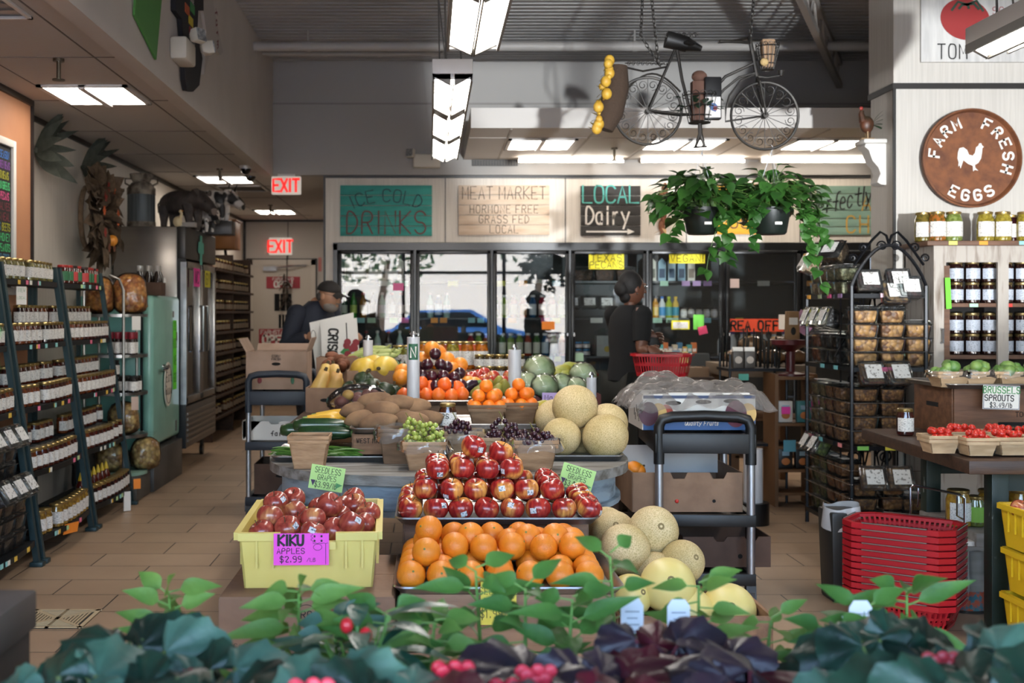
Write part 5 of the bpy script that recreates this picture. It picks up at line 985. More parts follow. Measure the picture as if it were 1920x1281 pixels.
# ---------------------------------------------------------------- second tier behind: mandarins, honey, tangelos, plums
WD2 = M('tier_wood','7d5f45',.65,col2='65492f',scale=3,st=(1.5,9,12),bump=.2)
crate('wooden_crate','wooden crate under the mandarin tray',.255,5.3,.746,.5,.36,.085,WD2); pan('sheet pan with two baskets of mandarins',.245,5.27,.832,w=.56,d=.44)
TBD = M('basket_brown','80644a',.7,col2='684d35',scale=5,st=(2,2,10),bump=.25)
till('fruit_basket','brown wooden basket of mandarins next to the honey jar',X(912,5.12),5.14,.838,.16,.14,.10,m=TBD); till('fruit_basket','brown wooden basket of mandarins at the outer end of the tray',X(973,5.25),5.27,.838,.16,.14,.10,m=TBD)
MN = citrus('mandarin','mandarin',ORG2,.031,16)
for b,(cx_,cy_,zt) in enumerate(((X(912,5.12),5.14,.925),(X(973,5.25),5.27,.925))):
    q = random.Random(b+3); k = 0
    for lay,pts in enumerate(([(-.05,-.04),(0.01,-.045),(.055,-.03),(-.055,.015),(.0,.02),(.058,.03),(-.02,.05)],[(-.035,-.02),(.03,-.025),(.0,.035),(.045,.02)],[(-.0,-.005)])):
        for dx,dy in pts: MN.put((cx_+dx,cy_+dy,zt+.045*lay+q.uniform(0,.006)),tumble(q,1),'mandarin in the %s basket, %s from the bottom of its heap' % (('honey jar side','outer')[b],ORD[k]),'mandarins in brown baskets'); k += 1
HJ = jar('honey_jar','brown honey jar with gold lid and white label before the mandarins','jar',.038,.115,'4a2410',GOLD,LABELW,col2='2f160a'); HJ.location = (X(840,4.93),5.0,.838); sign_text(HJ,'label_lettering',INK(),[(('PS',-.012,.05,.02),dict(t=.15))],Matrix.Translation((0,-.0395,0)))
# display bench carrying the rear tier
t = E('display_bench','dark wooden display bench carrying the rear produce boxes','table',(.15,6.65,0)); DB = M('bench_brown','4a3527',.6,col2='3a281d',scale=4); MB().bb((-.87,-.98,.74),(.84,.98,.78)).build('table_top',DB,t,bevel=.004); MB().bb((-.84,-.95,.62),(.8,-.91,.74)).build('apron',DB,t)
for sx in (-1,1):
    for sy in (-1,1): MB().bb((sx*.76-.04,sy*.86-.04,0),(sx*.76+.04,sy*.86+.04,.74)).build('leg',DB,t)
crate('wooden_crate','wooden crate under the tangelos and plums',.09,6.2,.781,.52,.44,.085,WD2); pan('sheet pan of tangelos and plums',.09,6.17,.867,w=.6,d=.46)
TG_ = citrus('tangelo','tangelo',MINM,.039,18,neck=.18); PL = Kind(tag(MB().ball((0,0,0),(.033,.033,.032),16,11).build('plum',M('plum_skin','2a0f1c',.28,col2='471624',scale=16,coat=.3),smooth=80),'x','plum'))
for i,(px,py,Y) in enumerate(((757,742,6.05),(800,742,6.02),(822,742,6.0),(846,744,6.02),(866,740,6.05),(790,720,6.1),(833,722,6.08),(858,728,6.12),(780,742,6.08),(806,728,6.12))): TG_.put((X(px,Y),Y,Z(py,Y)),(rr.uniform(-.5,.5),rr.uniform(-.5,.5),rr.uniform(0,6)),'bright tangelo on the plum tray, %s of the heap from the bag roll' % ORD[i],'tangelos on the plum tray')
for i,(px,py,Y) in enumerate(((816,664,6.25),(801,684,6.22),(826,684,6.22),(838,688,6.28),(792,704,6.18),(809,706,6.16),(831,705,6.16),(852,708,6.18),(817,724,6.1),(776,706,6.25),(862,700,6.28),(845,724,6.12),(785,688,6.28),(865,722,6.15),(800,725,6.2))): PL.put((X(px,Y),Y,Z(py,Y)),tumble(rr),'dark plum in the pyramid behind the tangelos, %s counting down from its tip' % ORD[i],'plums on the tray')
GF = citrus('grapefruit','grapefruit',M('grapefruit_skin','e8952e',.4,col2='e0862a',scale=10,bump=.2,bscale=300),.05,20)
for i,(px,py,Y) in enumerate(((810,655,6.45),(792,675,6.5),(838,675,6.5),(848,694,6.45),(755,697,6.4),(752,708,6.3),(822,662,6.6),(862,685,6.5))): GF.put((X(px,Y),Y,Z(py,Y)),tumble(rr),'pale orange grapefruit behind the plums, %s from the top' % ORD[i],'grapefruit behind the plums',.95)
carton_box('brown carton hidden behind the plums, carrying grapefruit',.06,6.6,.781,.42,.3,.16); 
def roll(label,px,y0,y1,r,Y,band=True,zb=None):
    h = (y1-y0)*Y/FP; t = E('bag_roll',label,'bag roll',(X(px,Y),Y,Z(y1,Y)),group='rolls of produce bags'); MB().lathe([(r,0),(r,h)],22).build('roll',M('bag_white','c9c9cc',.35,col2='b9babf',scale=60,st=(1,1,.1)),t)
    MB().lathe([(.012,-.03 if zb is None else zb-Z(y1,Y)),(.012,h+.012),(.02,h+.014),(.006,h+.03)],10).build('post',STEEL(),t)
    if band: MB().grid(lambda u,v: (r*1.006*sin((u-.5)*1.6),-r*1.006*cos((u-.5)*1.6),h*(.66+.24*v)),8,1).build('label',M('green_logo','1f5a3c',.5),t); mb = MB(); write(mb,'N',0,h*.7,h*.15,w=.5,t=.16,M=Matrix.Translation((0,-r*1.01,0))); mb.build('lettering',SWHT,t,smooth=0)
roll('tall roll of produce bags with a green label, standing before the plums',775,632,757,.032,5.76,zb=.781); r2 = roll('tilted roll of produce bags beside the wrapped cabbages',965,656,735,.036,6.3,False,zb=.868); roll('short roll of produce bags just above the cantaloupes',1109,708,745,.026,6.0,False,zb=.781)
roll('roll of produce bags before the sweet corn',690,638,668,.03,7.0,False,zb=.781)
# pears, apples, eggplant on the rear tray
pan('sheet pan of pears and mixed fruit behind the mandarins',X(915,6.4),6.45,.867,w=.5,d=.5); carton_box('low brown carton under the pear tray',X(915,6.4),6.45,.781,.46,.42,.085,open_=False)
PEAR = Kind(tag(MB().lathe([(.004,-.04),(.03,-.034),(.038,-.008),(.032,.02),(.02,.042),(.012,.056),(.003,.06)],16).build('pear',M('pear_skin','9a9440',.5,col2='8a7f36',scale=20),smooth=80),'x','pear')); PCH = pome('mixed_apple','apple',fruit_mat('mixed_apple_skin',_apple(('a02a26','c24a36','d8b070',.5))),r=.037)
for i,(px,py,Y) in enumerate(((910,727,6.25),(935,722,6.3),(945,727,6.25),(930,738,6.22),(895,738,6.22))): PEAR.put((X(px,Y),Y,Z(py,Y)),(rr.uniform(-1,1),rr.uniform(-1,1),rr.uniform(0,6)),'yellow green pear behind the mandarins, %s of the heap' % ORD[i],'pears behind the mandarins')
for i,(px,py,Y) in enumerate(((868,705,6.55),(884,708,6.5),(896,704,6.55),(878,720,6.4),(908,700,6.6),(925,706,6.5),(872,730,6.35),(945,716,6.45),(908,712,6.42),(890,722,6.38),(955,705,6.55),(918,716,6.45))): (PCH if i % 3 else (GF if i == 3 or i == 9 else PCH)).put((X(px,Y),Y,Z(py,Y)),tumble(rr),'mixed rosy apple on the pear tray, %s of the heap' % ORD[i],'rosy apples on the pear tray')
EG = gourd('eggplant','eggplant',M('eggplant_skin','2a1426',.25,coat=.4),[(.006,-.06),(.03,-.05),(.036,-.02),(.03,.02),(.018,.05)],M('zucchini_stem')); EG.put((X(880,6.3),6.3,Z(724,6.3)),(.3,1.2,.5),'dark purple eggplant beside the pears')
# wrapped heads, chayote, cauliflower on the right
carton_box('dark red carton of wrapped cabbages',X(1040,6.6),6.75,.781,.50,.5,.1,M('maroon_card','5e2a26',.6))
CABM = M('cabbage_leaf','c4cca8',.5,col2='94a878',scale=10,bump=.5,bscale=25); CB_ = E('wrapped_cabbage','x','cabbage')
def cabf(d,th,ph): return d*(1+.05*sin(5*ph+2*sin(3*th)))
MB().ball((0,0,0),(.085,.085,.075),18,12,fn=cabf).build('head',CABM,CB_,smooth=80); MB().ball((0,0,.002),(.092,.092,.082),18,12,fn=lambda d,th,ph: d*(1+.05*sin(7*ph+5*th))).build('film',PLAST,CB_,smooth=80); CBK = Kind(CB_)
for i,(px,py,Y,s,lb) in enumerate(((1010,695,6.75,1.08,'largest, on top'),(988,722,6.6,.9,'by the tilted roll'),(1020,727,6.55,.95,'front middle'),(1052,722,6.65,.8,'outer front'),(1093,705,6.8,.95,'outer top'),(1080,727,6.62,.75,'by the short roll'))): CBK.put((X(px,Y),Y,Z(py,Y)),tumble(rr),'film wrapped pale green cabbage, '+lb,'wrapped cabbages',s)
CHY = Kind(tag(MB().lathe([(.004,-.06),(.03,-.05),(.04,-.02),(.035,.02),(.022,.045),(.004,.055)],14).build('green_mango',M('mango_green','8a9a4a',.45,col2='a09a3c',scale=12),smooth=80),'x','mango'))
for i,(px,py,Y) in enumerate(((1055,695,6.95),(1070,690,6.98),(1062,705,6.9),(1045,702,6.92),(1070,710,6.88))): CHY.put((X(px,Y),Y,Z(py,Y)),(rr.uniform(-1,1),1.2,rr.uniform(0,3)),'green mango behind the cabbages, %s of the heap' % ORD[i],'mangoes behind the cabbages')
card('price_card','lilac card behind the cantaloupes','card',(X(1040,6.4),6.45,Z(752,6.4)),.13,.085,M('lilac_card','bfa6d6',.6),lines=[(('Mats',0,.0,.03),dict(t=.12)),(('or',0,-.035,.025),dict(t=.12))],ink=M('purple_ink'))
PAP = gourd('papaya','papaya',M('papaya_skin','a9a03c',.45,col2='c98a34',scale=9),[(.01,-.09),(.04,-.08),(.055,-.03),(.05,.03),(.03,.08),(.012,.1)],STEMM)
for i,(px,py,Y) in enumerate(((1015,770,5.45),(1030,776,5.4),(1010,782,5.35))): PAP.put((X(px,Y),Y,Z(py,Y)),(.2,1.3,.7+.3*i),'green and yellow papaya behind the cantaloupes, %s from the mandarins' % ORD[i],'papayas behind the cantaloupes',.9)
carton_box('brown carton of papayas behind the cantaloupes',X(1025,5.4),5.42,.746,.3,.25,.07)
# left boxes: squash, sweet potatoes, corn
carton_box('brown carton of spaghetti squash',X(695,6.6),6.75,.781,.27,.3,.23); carton_box('tall brown carton of butternut squash with a handle hole',X(612,6.7),6.6,.781,.19,.25,.14,holes=[(0.01,.07,.05,.02)]); carton_box('brown carton of sweet potatoes behind the squash',X(636,7.1),7.12,.781,.26,.24,.29)
SP = gourd('spaghetti_squash','squash',M('spaghetti_yellow','d9b84a',.4,col2='cfa940',scale=8),[(.01,-.095),(.05,-.085),(.07,-.03),(.07,.03),(.05,.085),(.012,.1)],STEMM,18); BT = gourd('butternut_squash','squash',M('butternut_tan','c9965c',.45,col2='d0b060',scale=5),[(.01,-.1),(.045,-.09),(.055,-.05),(.042,0),(.034,.05),(.03,.08),(.012,.09)],STEMM,16)
for px,py,Y,rot,lb in ((682,695,6.7,(1.5,.2,.3),'before the big one'),(722,692,6.7,(1.5,.0,-.3),'biggest, stem end facing out'),(698,690,6.85,(1.4,.5,.4),'behind the other two')): SP.put((X(px,Y),Y,Z(py,Y)),rot,'yellow spaghetti squash, '+lb,'spaghetti squash',1.08)
for px,py,Y,lb in ((600,722,6.55,'front, at the cart side'),(628,724,6.55,'front, at the squash carton side'),(606,710,6.68,'rear, standing tallest'),(629,711,6.68,'rear, rounder one')): BT.put((X(px,Y),Y,Z(py,Y)),(rr.uniform(-.4,.4),rr.uniform(-.4,.4),0),'tan butternut squash, '+lb,'butternut squash',1.0)
SWP = [tuber('sweet_potato','sweet potato',M('sweet_potato_skin','7d4a30',.75,col2='643a25',scale=14,bump=.2),.14,.036,20+i) for i in range(2)]
for i,(px,py,Y) in enumerate(((620,680,7.05),(634,676,7.02),(645,682,7.0),(655,678,7.05),(625,670,7.1),(640,688,6.98),(612,685,7.02),(660,685,7.06))): SWP[i % 2].put((X(px,Y),Y,Z(py,Y)),(1.3,rr.uniform(-.5,.5),rr.uniform(-1,1)),'brown sweet potato, %s of the heap from the man side' % ORD[i],'sweet potatoes')
COR = E('corn_ear','x','corn'); MB().lathe([(.004,-.1),(.02,-.085),(.027,-.04),(.026,.02),(.018,.07),(.005,.1)],12).build('husk',M('corn_husk','93a25a',.6,col2='a9ae6c',scale=40,st=(1,1,.15)),COR,smooth=70); mb = MB(); [leaf_blade(mb,(0,0,.07),(cos(a)*.5,sin(a)*.5,1),.06,.02) for a in (0,2,4)]; mb.build('leaf',M('corn_husk'),COR); CRK = Kind(COR)
carton_box('dark tray of sweet corn behind the squash',X(700,7.2),7.3,.781,.34,.3,.27,M('dark_tray','1d1d1c',.6))
for i,(px,py,Y) in enumerate(((680,668,7.2),(700,672,7.15),(718,670,7.15),(708,662,7.22),(722,662,7.25),(690,662,7.28),(700,656,7.32))): CRK.put((X(px,Y),Y,Z(py,Y)),(.1,1.45,.2*(i % 3)),'green husked corn ear, %s of the pile' % ORD[i],'sweet corn')
ACN = E('acorn_squash','x','squash'); MB().ball((0,0,0),(.062,.062,.06),24,12,fn=lambda d,th,ph: d*(1+.06*cos(10*ph))*(1 if d.z > -.2 else 1)).build('skin',M('acorn_green','1c2a1c',.4,col2='2a3a20',scale=12),ACN,smooth=80); MB().tube([(0,0,.05),(.004,0,.08)],[.01,.007],6).build('stem',STEMM,ACN); ACK = Kind(ACN)
for i,(px,py,Y) in enumerate(((682,718,6.3),(697,730,6.25),(675,738,6.2),(720,738,6.15),(735,742,6.2),(660,735,6.28))): ACK.put((X(px,Y),Y,Z(py,Y)),tumble(rr),'dark green acorn squash, %s of the heap' % ORD[i],'acorn squash')
crate('wooden_crate','dark crate under the acorn squash',X(700,6.25),6.27,.781,.34,.3,.09,DB)
t = E('netted_potatoes','clear netted bag of small red and yellow potatoes behind the russets','bag',(X(672,5.35),5.4,.87)); q = random.Random(14)
for i in range(22):
    a = q.random()*6.28; R = q.random()**.5*.11; MB().ball((R*cos(a),R*.7*sin(a),.02+.10*q.random()*(1-R*4)),(.028,.026,.025),10,8).build('small_potato',M('red_potato','5e2f2c',.6,col2='6e4038',scale=14) if q.random() < .7 else M('gold_potato','b08a44',.6),t,smooth=80)
MB().ball((0,0,.055),(.15,.11,.085),20,12,fn=lambda d,th,ph: d*(1+.04*sin(7*ph+3*th))).build('film',PLAST,t,smooth=80)
crate('wooden_crate','small crate under the netted potatoes',X(672,5.35),5.4,.746,.3,.24,.11,WD2)
card('price_card','small yellow card before the netted potatoes','card',(X(668,5.2),5.24,Z(765,5.2)),.045,.045,M('yellow_tag'))
# pickles on a carton at the rear
carton_box('brown carton under the big pickle jars',X(850,7.3),7.35,.781,.46,.34,.2,open_=False)
PKJ = [jk('pickle_jar','x',a,b,GOLD,LABELW,r=.043,h=.175) for a,b in (('b5681c','8a4a14'),('9a8a30','6e6424'),('7d7a34','55541f'),('b04a18','7a3412'))]
for i in range(9): PKJ[(0,1,0,3,1,3,0,3,0)[i]].put((X(795+13.5*i,7.25),7.24+.03*(i % 2),.988),0,'big pickle jar with gold lid, %s along the rear carton from the bag roll' % ORD[i],'pickle jars on the rear carton')
for i in range(4): PKJ[2].put((X(748+13*i,7.4),7.4,.96),0,'olive pickle jar behind the tall bag roll, %s in line' % ORD[i],'pickle jars behind the bag roll')
carton_box('brown carton behind the tall bag roll, carrying pickle jars',X(768,7.4),7.45,.781,.24,.26,.178,open_=False)
SM = jk('relish_jar','x','4a3a1c','2f2414',GOLD,LABELW,r=.034,h=.085)
for i in range(10): SM.put((X(900+19*(i % 5),7.1)+.0,7.08+.08*(i//5),.93 if i < 5 else 1.0),0,'small relish jar with gold lid, %s of the %s row behind the pears' % (ORD[i % 5],('front','raised rear')[i//5]),'relish jars behind the pears')
carton_box('brown carton under the relish jars',X(938,7.1),7.13,.781,.34,.25,.147,open_=False); carton_box('small brown riser under the rear relish jars',X(938,7.1),7.18,.935,.3,.07,.06,open_=False)
t = E('pineapple','pineapple crown and fruit standing behind the spaghetti squash','pineapple',(X(757,6.9),6.95,.781)); MB().ball((0,0,.09),(.055,.055,.09),16,12).build('fruit',M('pineapple_skin','8a6a2c',.7,bump=1,bscale=60),t); mb = MB(); [leaf_blade(mb,(0,0,.17),(cos(a*2.4)*(.3+.05*a),sin(a*2.4)*(.3+.05*a),1),.13,.022) for a in range(14)]; mb.build('leaf',M('pineapple_leaf','5f7a5a',.5),t)
# ---------------------------------------------------------------- service carts
ALU = M('cart_aluminium','a8a9ac',.35,.9); BLK2 = M('cart_black','0b0c0e',.45); NAVY = M('cart_navy','1b2430',.5)
def cart(label,x,y,w,d,zs,top,rz=0,m=BLK2,leg=.019):
    t = E('service_cart',label,'cart',(x,y,0),rz); a,b = w/2,d/2
    for sx in (-1,1):
        for sy in (-1,1):
            MB().tube([(sx*a,sy*b,.12),(sx*a,sy*b,zs[-1]-.1)],leg,12).build('leg',ALU,t)
            c = MB().lathe([(.05,-.014),(.05,.014)],18,M=Matrix.Translation((sx*a,sy*b+.02,.05)) @ Matrix.Rotation(pi/2,4,'Y')).build('caster',M('tyre_grey','2a2b2d',.6),t)
            MB().prism([(-.03,-.01),(.03,-.01),(.02,.07),(-.02,.07)],-.022,.022,M=Matrix.Translation((sx*a,sy*b+.01,.055)) @ Matrix.Rotation(pi/2,4,'Z') @ Matrix.Rotation(pi/2,4,'X')).build('fork',BLK2,c)
    for k,z in enumerate(zs):
        h = .055 if k < len(zs)-1 else .09
        mb = MB().bb((-a-.015,-b-.015,z-h),(a+.015,b+.015,z-h+.012))
        for q in (((-a-.02,-b-.02,z-h),(a+.02,-b+.012,z)),((-a-.02,b-.012,z-h),(a+.02,b+.02,z)),((-a-.02,-b,z-h),(-a+.012,b,z)),((a-.012,-b,z-h),(a+.02,b,z))): mb.bb(*q)
        mb.build('shelf',m,t,bevel=.004)
    for sy in (-1,1):
        mb = MB(); pts = [(-a,sy*b,zs[-1]-.14),(-a,sy*b,top-.05),(-a+.015,sy*b,top-.018),(-a+.06,sy*b,top-.006),(0,sy*b,top),(a-.06,sy*b,top-.006),(a-.015,sy*b,top-.018),(a,sy*b,top-.05),(a,sy*b,zs[-1]-.14)]
        mb.tube(pts,leg+.006,10).build('handle',m,t)
    return t
cart('black and aluminium service cart stacked with fruit cartons beside the melons',(X(1322,5.2)+1.33)/2-.02,5.52,.41,.66,(.17,.435,.80),.88,rz=-.07)
cart('black and navy service cart behind the green bean pan, by the far aisle',X(520,7.5),7.82,.38,.62,(.14,.5,.83),.945,m=NAVY,leg=.017)
# cartons on the near cart
WBX = M('white_card_box','d9d6d0',.5); BLU = M('print_blue','1f4a80',.5); BNV = M('print_navy','2a3a5c',.5)
x0,x1,YF = X(1214,5.32),X(1432,5.32),5.32
t = carton_box('white and blue quality fruits carton printed with plums on the near cart',(x0+x1)/2-.03,YF+.19,.802,x1-x0-.02,.38,.16,WBX,holes=((-.12,.125,.075,.02),(.02,.13,.075,.02),(.15,.134,.075,.02)))
Mf = Matrix.Translation((0,-.1915,0)); w2 = (x1-x0-.02)/2
MB().bb((-w2,-.1925,0),(w2,-.191,.055)).build('blue_band',BLU,t,smooth=0); MB().bb((-w2,-.1925,.146),(w2,-.191,.160)).build('navy_band',BNV,t,smooth=0)
MB().bb((-w2,-.19,.16),(w2*.3,-.12,.166)).bb((-w2*.55,-.192,.164),(w2*.9,-.13,.172)).build('top_flap',WBX,t,smooth=0)
for px_,c,rx_ in ((-.235,'4a1f30',.045),(-.19,'d6b06a',.04),(-.155,'a8402c',.035),(.17,'5a2238',.05),(.225,'d9b26c',.04),(.22,'7a2c34',.018)):
    MB().lathe([(rx_,0),(rx_,.0012)],22,M=Matrix.Translation((px_,-.192-.0004*(abs(px_*100) % 3),.075 if rx_ > .03 else .07)) @ Matrix.Rotation(pi/2,4,'X') @ Matrix.Scale(1.25,4,(0,1,0))).build('fruit_print',M('print_'+c,c,.5),t,smooth=0)
sign_text(t,'lettering',SWHT,[(('Quality',-.03,.022,.02),dict(w=.5,t=.12,gap=.15,slant=.2)),(('Fruits',.055,.022,.02),dict(w=.5,t=.12,gap=.15,slant=.2))],Matrix.Translation((0,-.1935,0)))
mb = MB(); [mb.box((-w2-.0035,-.1+.03*i,.05+.02*(i % 3)),(.001,.012,.035)) for i in range(5)]; mb.build('side_print',INK(),t,smooth=0)
# crumpled clear bag heaped in the carton
q = random.Random(77); t = E('plastic_bag_heap','crumpled clear plastic bag heaped over the quality fruits carton','plastic bag',((x0+x1)/2-.02,YF+.2,.952))
def bagf(u,v):
    x = (u-.5)*.68; y = (v-.5)*.46; e = min(u,1-u,v,1-v); z = .045*min(1,e*7)+.012*sin(13*u+5*v)*min(1,e*6)+.012*sin(29*v-9*u)+.010*sin(31*u+17*v)+.02*math.exp(-((u-.25)**2+(v-.5)**2)*14)+.04*math.exp(-((u-.35)**2+(v-.8)**2)*30)
    if e < .08: z -= .05*(1-e/.08)**1.3
    return (x+.012*sin(37*v),y+.012*sin(41*u),z)
def bagmat():
    t = NT('crumpled_film'); t.b.inputs['Base Color'].default_value = lin('857f7b'); t.b.inputs['Roughness'].default_value = .18; tr = t.n('BsdfTransparent'); mx = t.n('MixShader'); lw = t.n('LayerWeight'); lw.inputs[0].default_value = .35
    nz = t.n('TexNoise'); nz.inputs['Scale'].default_value = 22; nz.inputs['Detail'].default_value = 4; bp = t.n('Bump'); bp.inputs['Strength'].default_value = .7; bp.inputs['Distance'].default_value = .02; t.l(t.coord(rnd=False),nz); t.l(nz,bp,0,'Height'); t.l(bp,t.b,0,'Normal')
    mr = t.n('MapRange'); mr.inputs[3].default_value = .38; mr.inputs[4].default_value = .95; t.t.links.new(lw.outputs[1],mr.inputs[0]); t.l(mr,mx,0,0); t.l(tr,mx,0,1); t.l(t.b,mx,0,2); t.l(mx,t.out,0,0); return t.m
FILM = bagmat(); MB().grid(bagf,46,34).build('film',FILM,t,smooth=80); MB().grid(lambda u,v: (bagf(u,v)[0]*.9+.02,bagf(v,u)[1]*.9,bagf(1-u,v)[2]*.75-.02),40,30).build('inner_film',FILM,t,smooth=80)
t = carton_box('brown carton with notched rim on the middle shelf of the near cart',X(1283,5.3),5.47,.437,.50,.48,.18,notch=True,holes=((-.05,.05,.016,.016),(.12,.05,.016,.016)))
MB().ball((-.05,-.243,.05),(.009,.004,.009),10,7).build('peeking_tomato',M('tomato_red','b8281c',.3),t); MB().bb((-.245,.19,.12),(.245,.2,.255)).build('inner_liner',M('liner_white','b9b9bc',.6),t,smooth=0)
for k_,(px,py,s) in enumerate(((1187,879,1.0),(1196,884,.9))): OR.put((X(px,5.42),5.4,Z(py,5.4)),(0,0,1),'orange peeking out of the notched carton on the cart, '+ORD[k_],'oranges in the cart carton',s*.9)
PAP.put((X(1186,5.45),5.5,.6),(.2,1.4,.4),'yellow papaya lying at the end of the notched carton on the cart','papaya in the cart carton',.6)
t = carton_box('dark brown carton on the lowest shelf of the near cart',X(1350,5.5)-.02,5.5,.172,.40,.42,.14,notch=True,holes=((.06,.05,.022,.022),),m=M('carton_dark','5c4436',.75,col2='50392d',scale=8)); MB().bb((-.18,.05,.14),(.06,.19,.2)).build('flap',M('carton_dark'),t,smooth=0)
carton_box('small dark carton under the melons side of the near cart',X(1200,5.6),5.62,.172,.2,.3,.17,m=M('carton_dark'))
# cartons on the far cart
t = carton_box('open brown carton with raised flaps and a handle hole on the far cart',X(521,7.75),7.84,.832,.40,.36,.25,flaps=.1,holes=((.0,.17,.06,.022),),m=M('carton_pale','9a8170',.75,col2='8c7462',scale=8)); sign_text(t,'lettering',M('print_dark'),[(('CORN',.0,.215,.016),dict(t=.2)),(('FRESH',.0,.195,.014),dict(t=.2))],Matrix.Translation((0,-.182,0)))
MB().ball((-.11,-.182,.06),(.015,.002,.02),10,8).build('red_print',M('stripe_maroon'),t); MB().ball((.11,-.182,.06),(.012,.002,.025),10,8).build('green_print',M('green_logo'),t)
t = carton_box('white carton with green corners on the middle shelf of the far cart',X(525,7.55),7.78,.502,.50,.4,.125,WBX,notch=True)
for s in (-1,1): MB().prism([(s*.25,0),(s*.25,.125),(s*.13,.125)] if s < 0 else [(.25,0),(.13,.125),(.25,.125)],-.0022,0,M=Matrix.Translation((0,-.2,0)) @ Matrix.Rotation(pi/2,4,'X')).build('green_corner',M('leaf_print_green','3f7f3c',.6),t,smooth=0)
sign_text(t,'lettering',M('print_dark'),[(('farms',.0,.03,.03),dict(t=.2))],Matrix.Translation((0,-.203,0)))
carton_box('dark brown carton on the lowest shelf of the far cart',X(525,7.6),7.8,.142,.34,.4,.2,holes=((.0,.12,.06,.02),),m=M('carton_dark'))
t = E('garlic_bag','white net bag hanging over the corner of the far cart','bag',(X(480,7.7)-.0,7.72,.87)); MB().ball((0,0,0),(.05,.05,.035),12,8,fn=lambda d,th,ph: d*(1+.15*sin(6*ph))).build('bag',M('bag_white'),t)
# ---------------------------------------------------------------- stack of red shopping baskets
REDP = M('basket_red','b01c26',.35,col2='a61a24',scale=5)
def shop_basket(label,name='shopping_basket',wire=True,handle_up=False,w=.44,d=.30,h=.2):
    t = E(name,label,'basket'); a,b = w/2,d/2; k = .84; ch = .055
    def ring(s,z,o=0): A,B,C = a*s+o,b*s+o,ch*s; return [(-A+C,-B,z),(A-C,-B,z),(A,-B+C,z),(A,B-C,z),(A-C,B,z),(-A+C,B,z),(-A,B-C,z),(-A,-B+C,z)]
    mb = MB(); R0,R1 = ring(k,0),ring(1,h); n = 8
    lv = [0,.14,.46,.56,.86,1.0]
    for i in range(n):
        p0,p1,q0,q1 = V(R0[i]),V(R0[(i+1) % n]),V(R1[i]),V(R1[(i+1) % n]); L = (q1-q0).length; m = max(1,int(L/.022))
        def pt_(u,v): lo = p0.lerp(p1,u); hi = q0.lerp(q1,u); return lo.lerp(hi,v)
        for j in range(5):
            if j in (1,3):
                for c in range(m): mb.add([pt_((c+.0)/m,lv[j]),pt_((c+.45)/m,lv[j]),pt_((c+.45)/m,lv[j+1]),pt_((c+.0)/m,lv[j+1])],[(0,1,2,3)])
            else: mb.add([pt_(0,lv[j]),pt_(1,lv[j]),pt_(1,lv[j+1]),pt_(0,lv[j+1])],[(0,1,2,3)])
    mb.add(R0,[tuple(range(8))[::-1]]).build('body',REDP,t,smooth=0)
    ro,ri = ring(1,h,.012),ring(1,h,-.004); rb = ring(1,h-.022,.012); mb = MB(); mb.add(ro+ri+rb,[(i,(i+1) % 8,8+(i+1) % 8,8+i) for i in range(8)]+[(16+i,16+(i+1) % 8,(i+1) % 8,i) for i in range(8)]+[(8+i,8+(i+1) % 8,16+(i+1) % 8,16+i) for i in range(8)]).build('rim',REDP,t,smooth=0)
    if wire:
        for s in (-1,1):
            if handle_up and s < 0: pts = [(-.13,s*(b-.01),h),(-.13,s*(b-.01),h+.12),(-.1,s*(b-.01),h+.15),(.1,s*(b-.01),h+.15),(.13,s*(b-.01),h+.12),(.13,s*(b-.01),h)]
            else: pts = [(-a*.6,s*b,h-.002),(-a*.6,s*(b+.017),h+.003),(a*.6,s*(b+.017),h+.003),(a*.6,s*b,h-.002)]
            MB().tube(pts,.0035,6).build('wire_handle',CHROME(),t)
        for s in (-1,1): MB().tube([(s*(a+.015),-b*.6,h+.002),(s*(a+.015),b*.6,h+.002)],.0032,6).build('wire_rail',CHROME(),t)
    return t
SB = Kind(shop_basket('x',h=.12)); BX_,BY_ = X(1701,4.95),4.98
for i in range(12): SB.put((BX_,BY_,.004+.0288*i),(0,0,rad(-37)),'red plastic shopping basket, %s from the floor in the stack by the table leg' % ORD[i],'stack of red shopping baskets')
t = E('wire_carrier','chrome wire handle of the basket stand rising behind the basket stack','stand',(X(1765,5.2),5.25,0)); MB().tube([(-.11,.02,.0),(-.11,.02,.54),(-.1,.02,.555),(.1,-.02,.515),(.12,-.02,.5),(.12,-.02,.0)],.006,8).tube([(-.075,.02,.54),(-.075,.02,.47),(-.075,.03,.45)],.004,6).tube([(.085,-.02,.51),(.085,-.02,.42),(.12,-.02,.4)],.004,6).tube([(-.11,.02,.006),(.12,-.02,.006)],.006,6).build('wire_frame',CHROME(),t)
t = E('waste_bin','slim dark waste bin lined with a clear bag behind the basket stack','bin',(X(1585,5.35),5.4,0)); MB().box((0,0,.21),(.16,.2,.42),taper=.85).build('bin',M('bin_dark','2a2a28',.5),t,bevel=.01); MB().grid(lambda u,v: ((.085+.012*sin(25*u)+.012*v)*cos(2*pi*u),(.105+.012*cos(31*u)+.012*v)*sin(2*pi*u),.44-.1*v+.01*sin(17*u)),36,4).build('liner',M('liner_film','b5b2b0',.3,bump=.5,bscale=30),t,smooth=80)
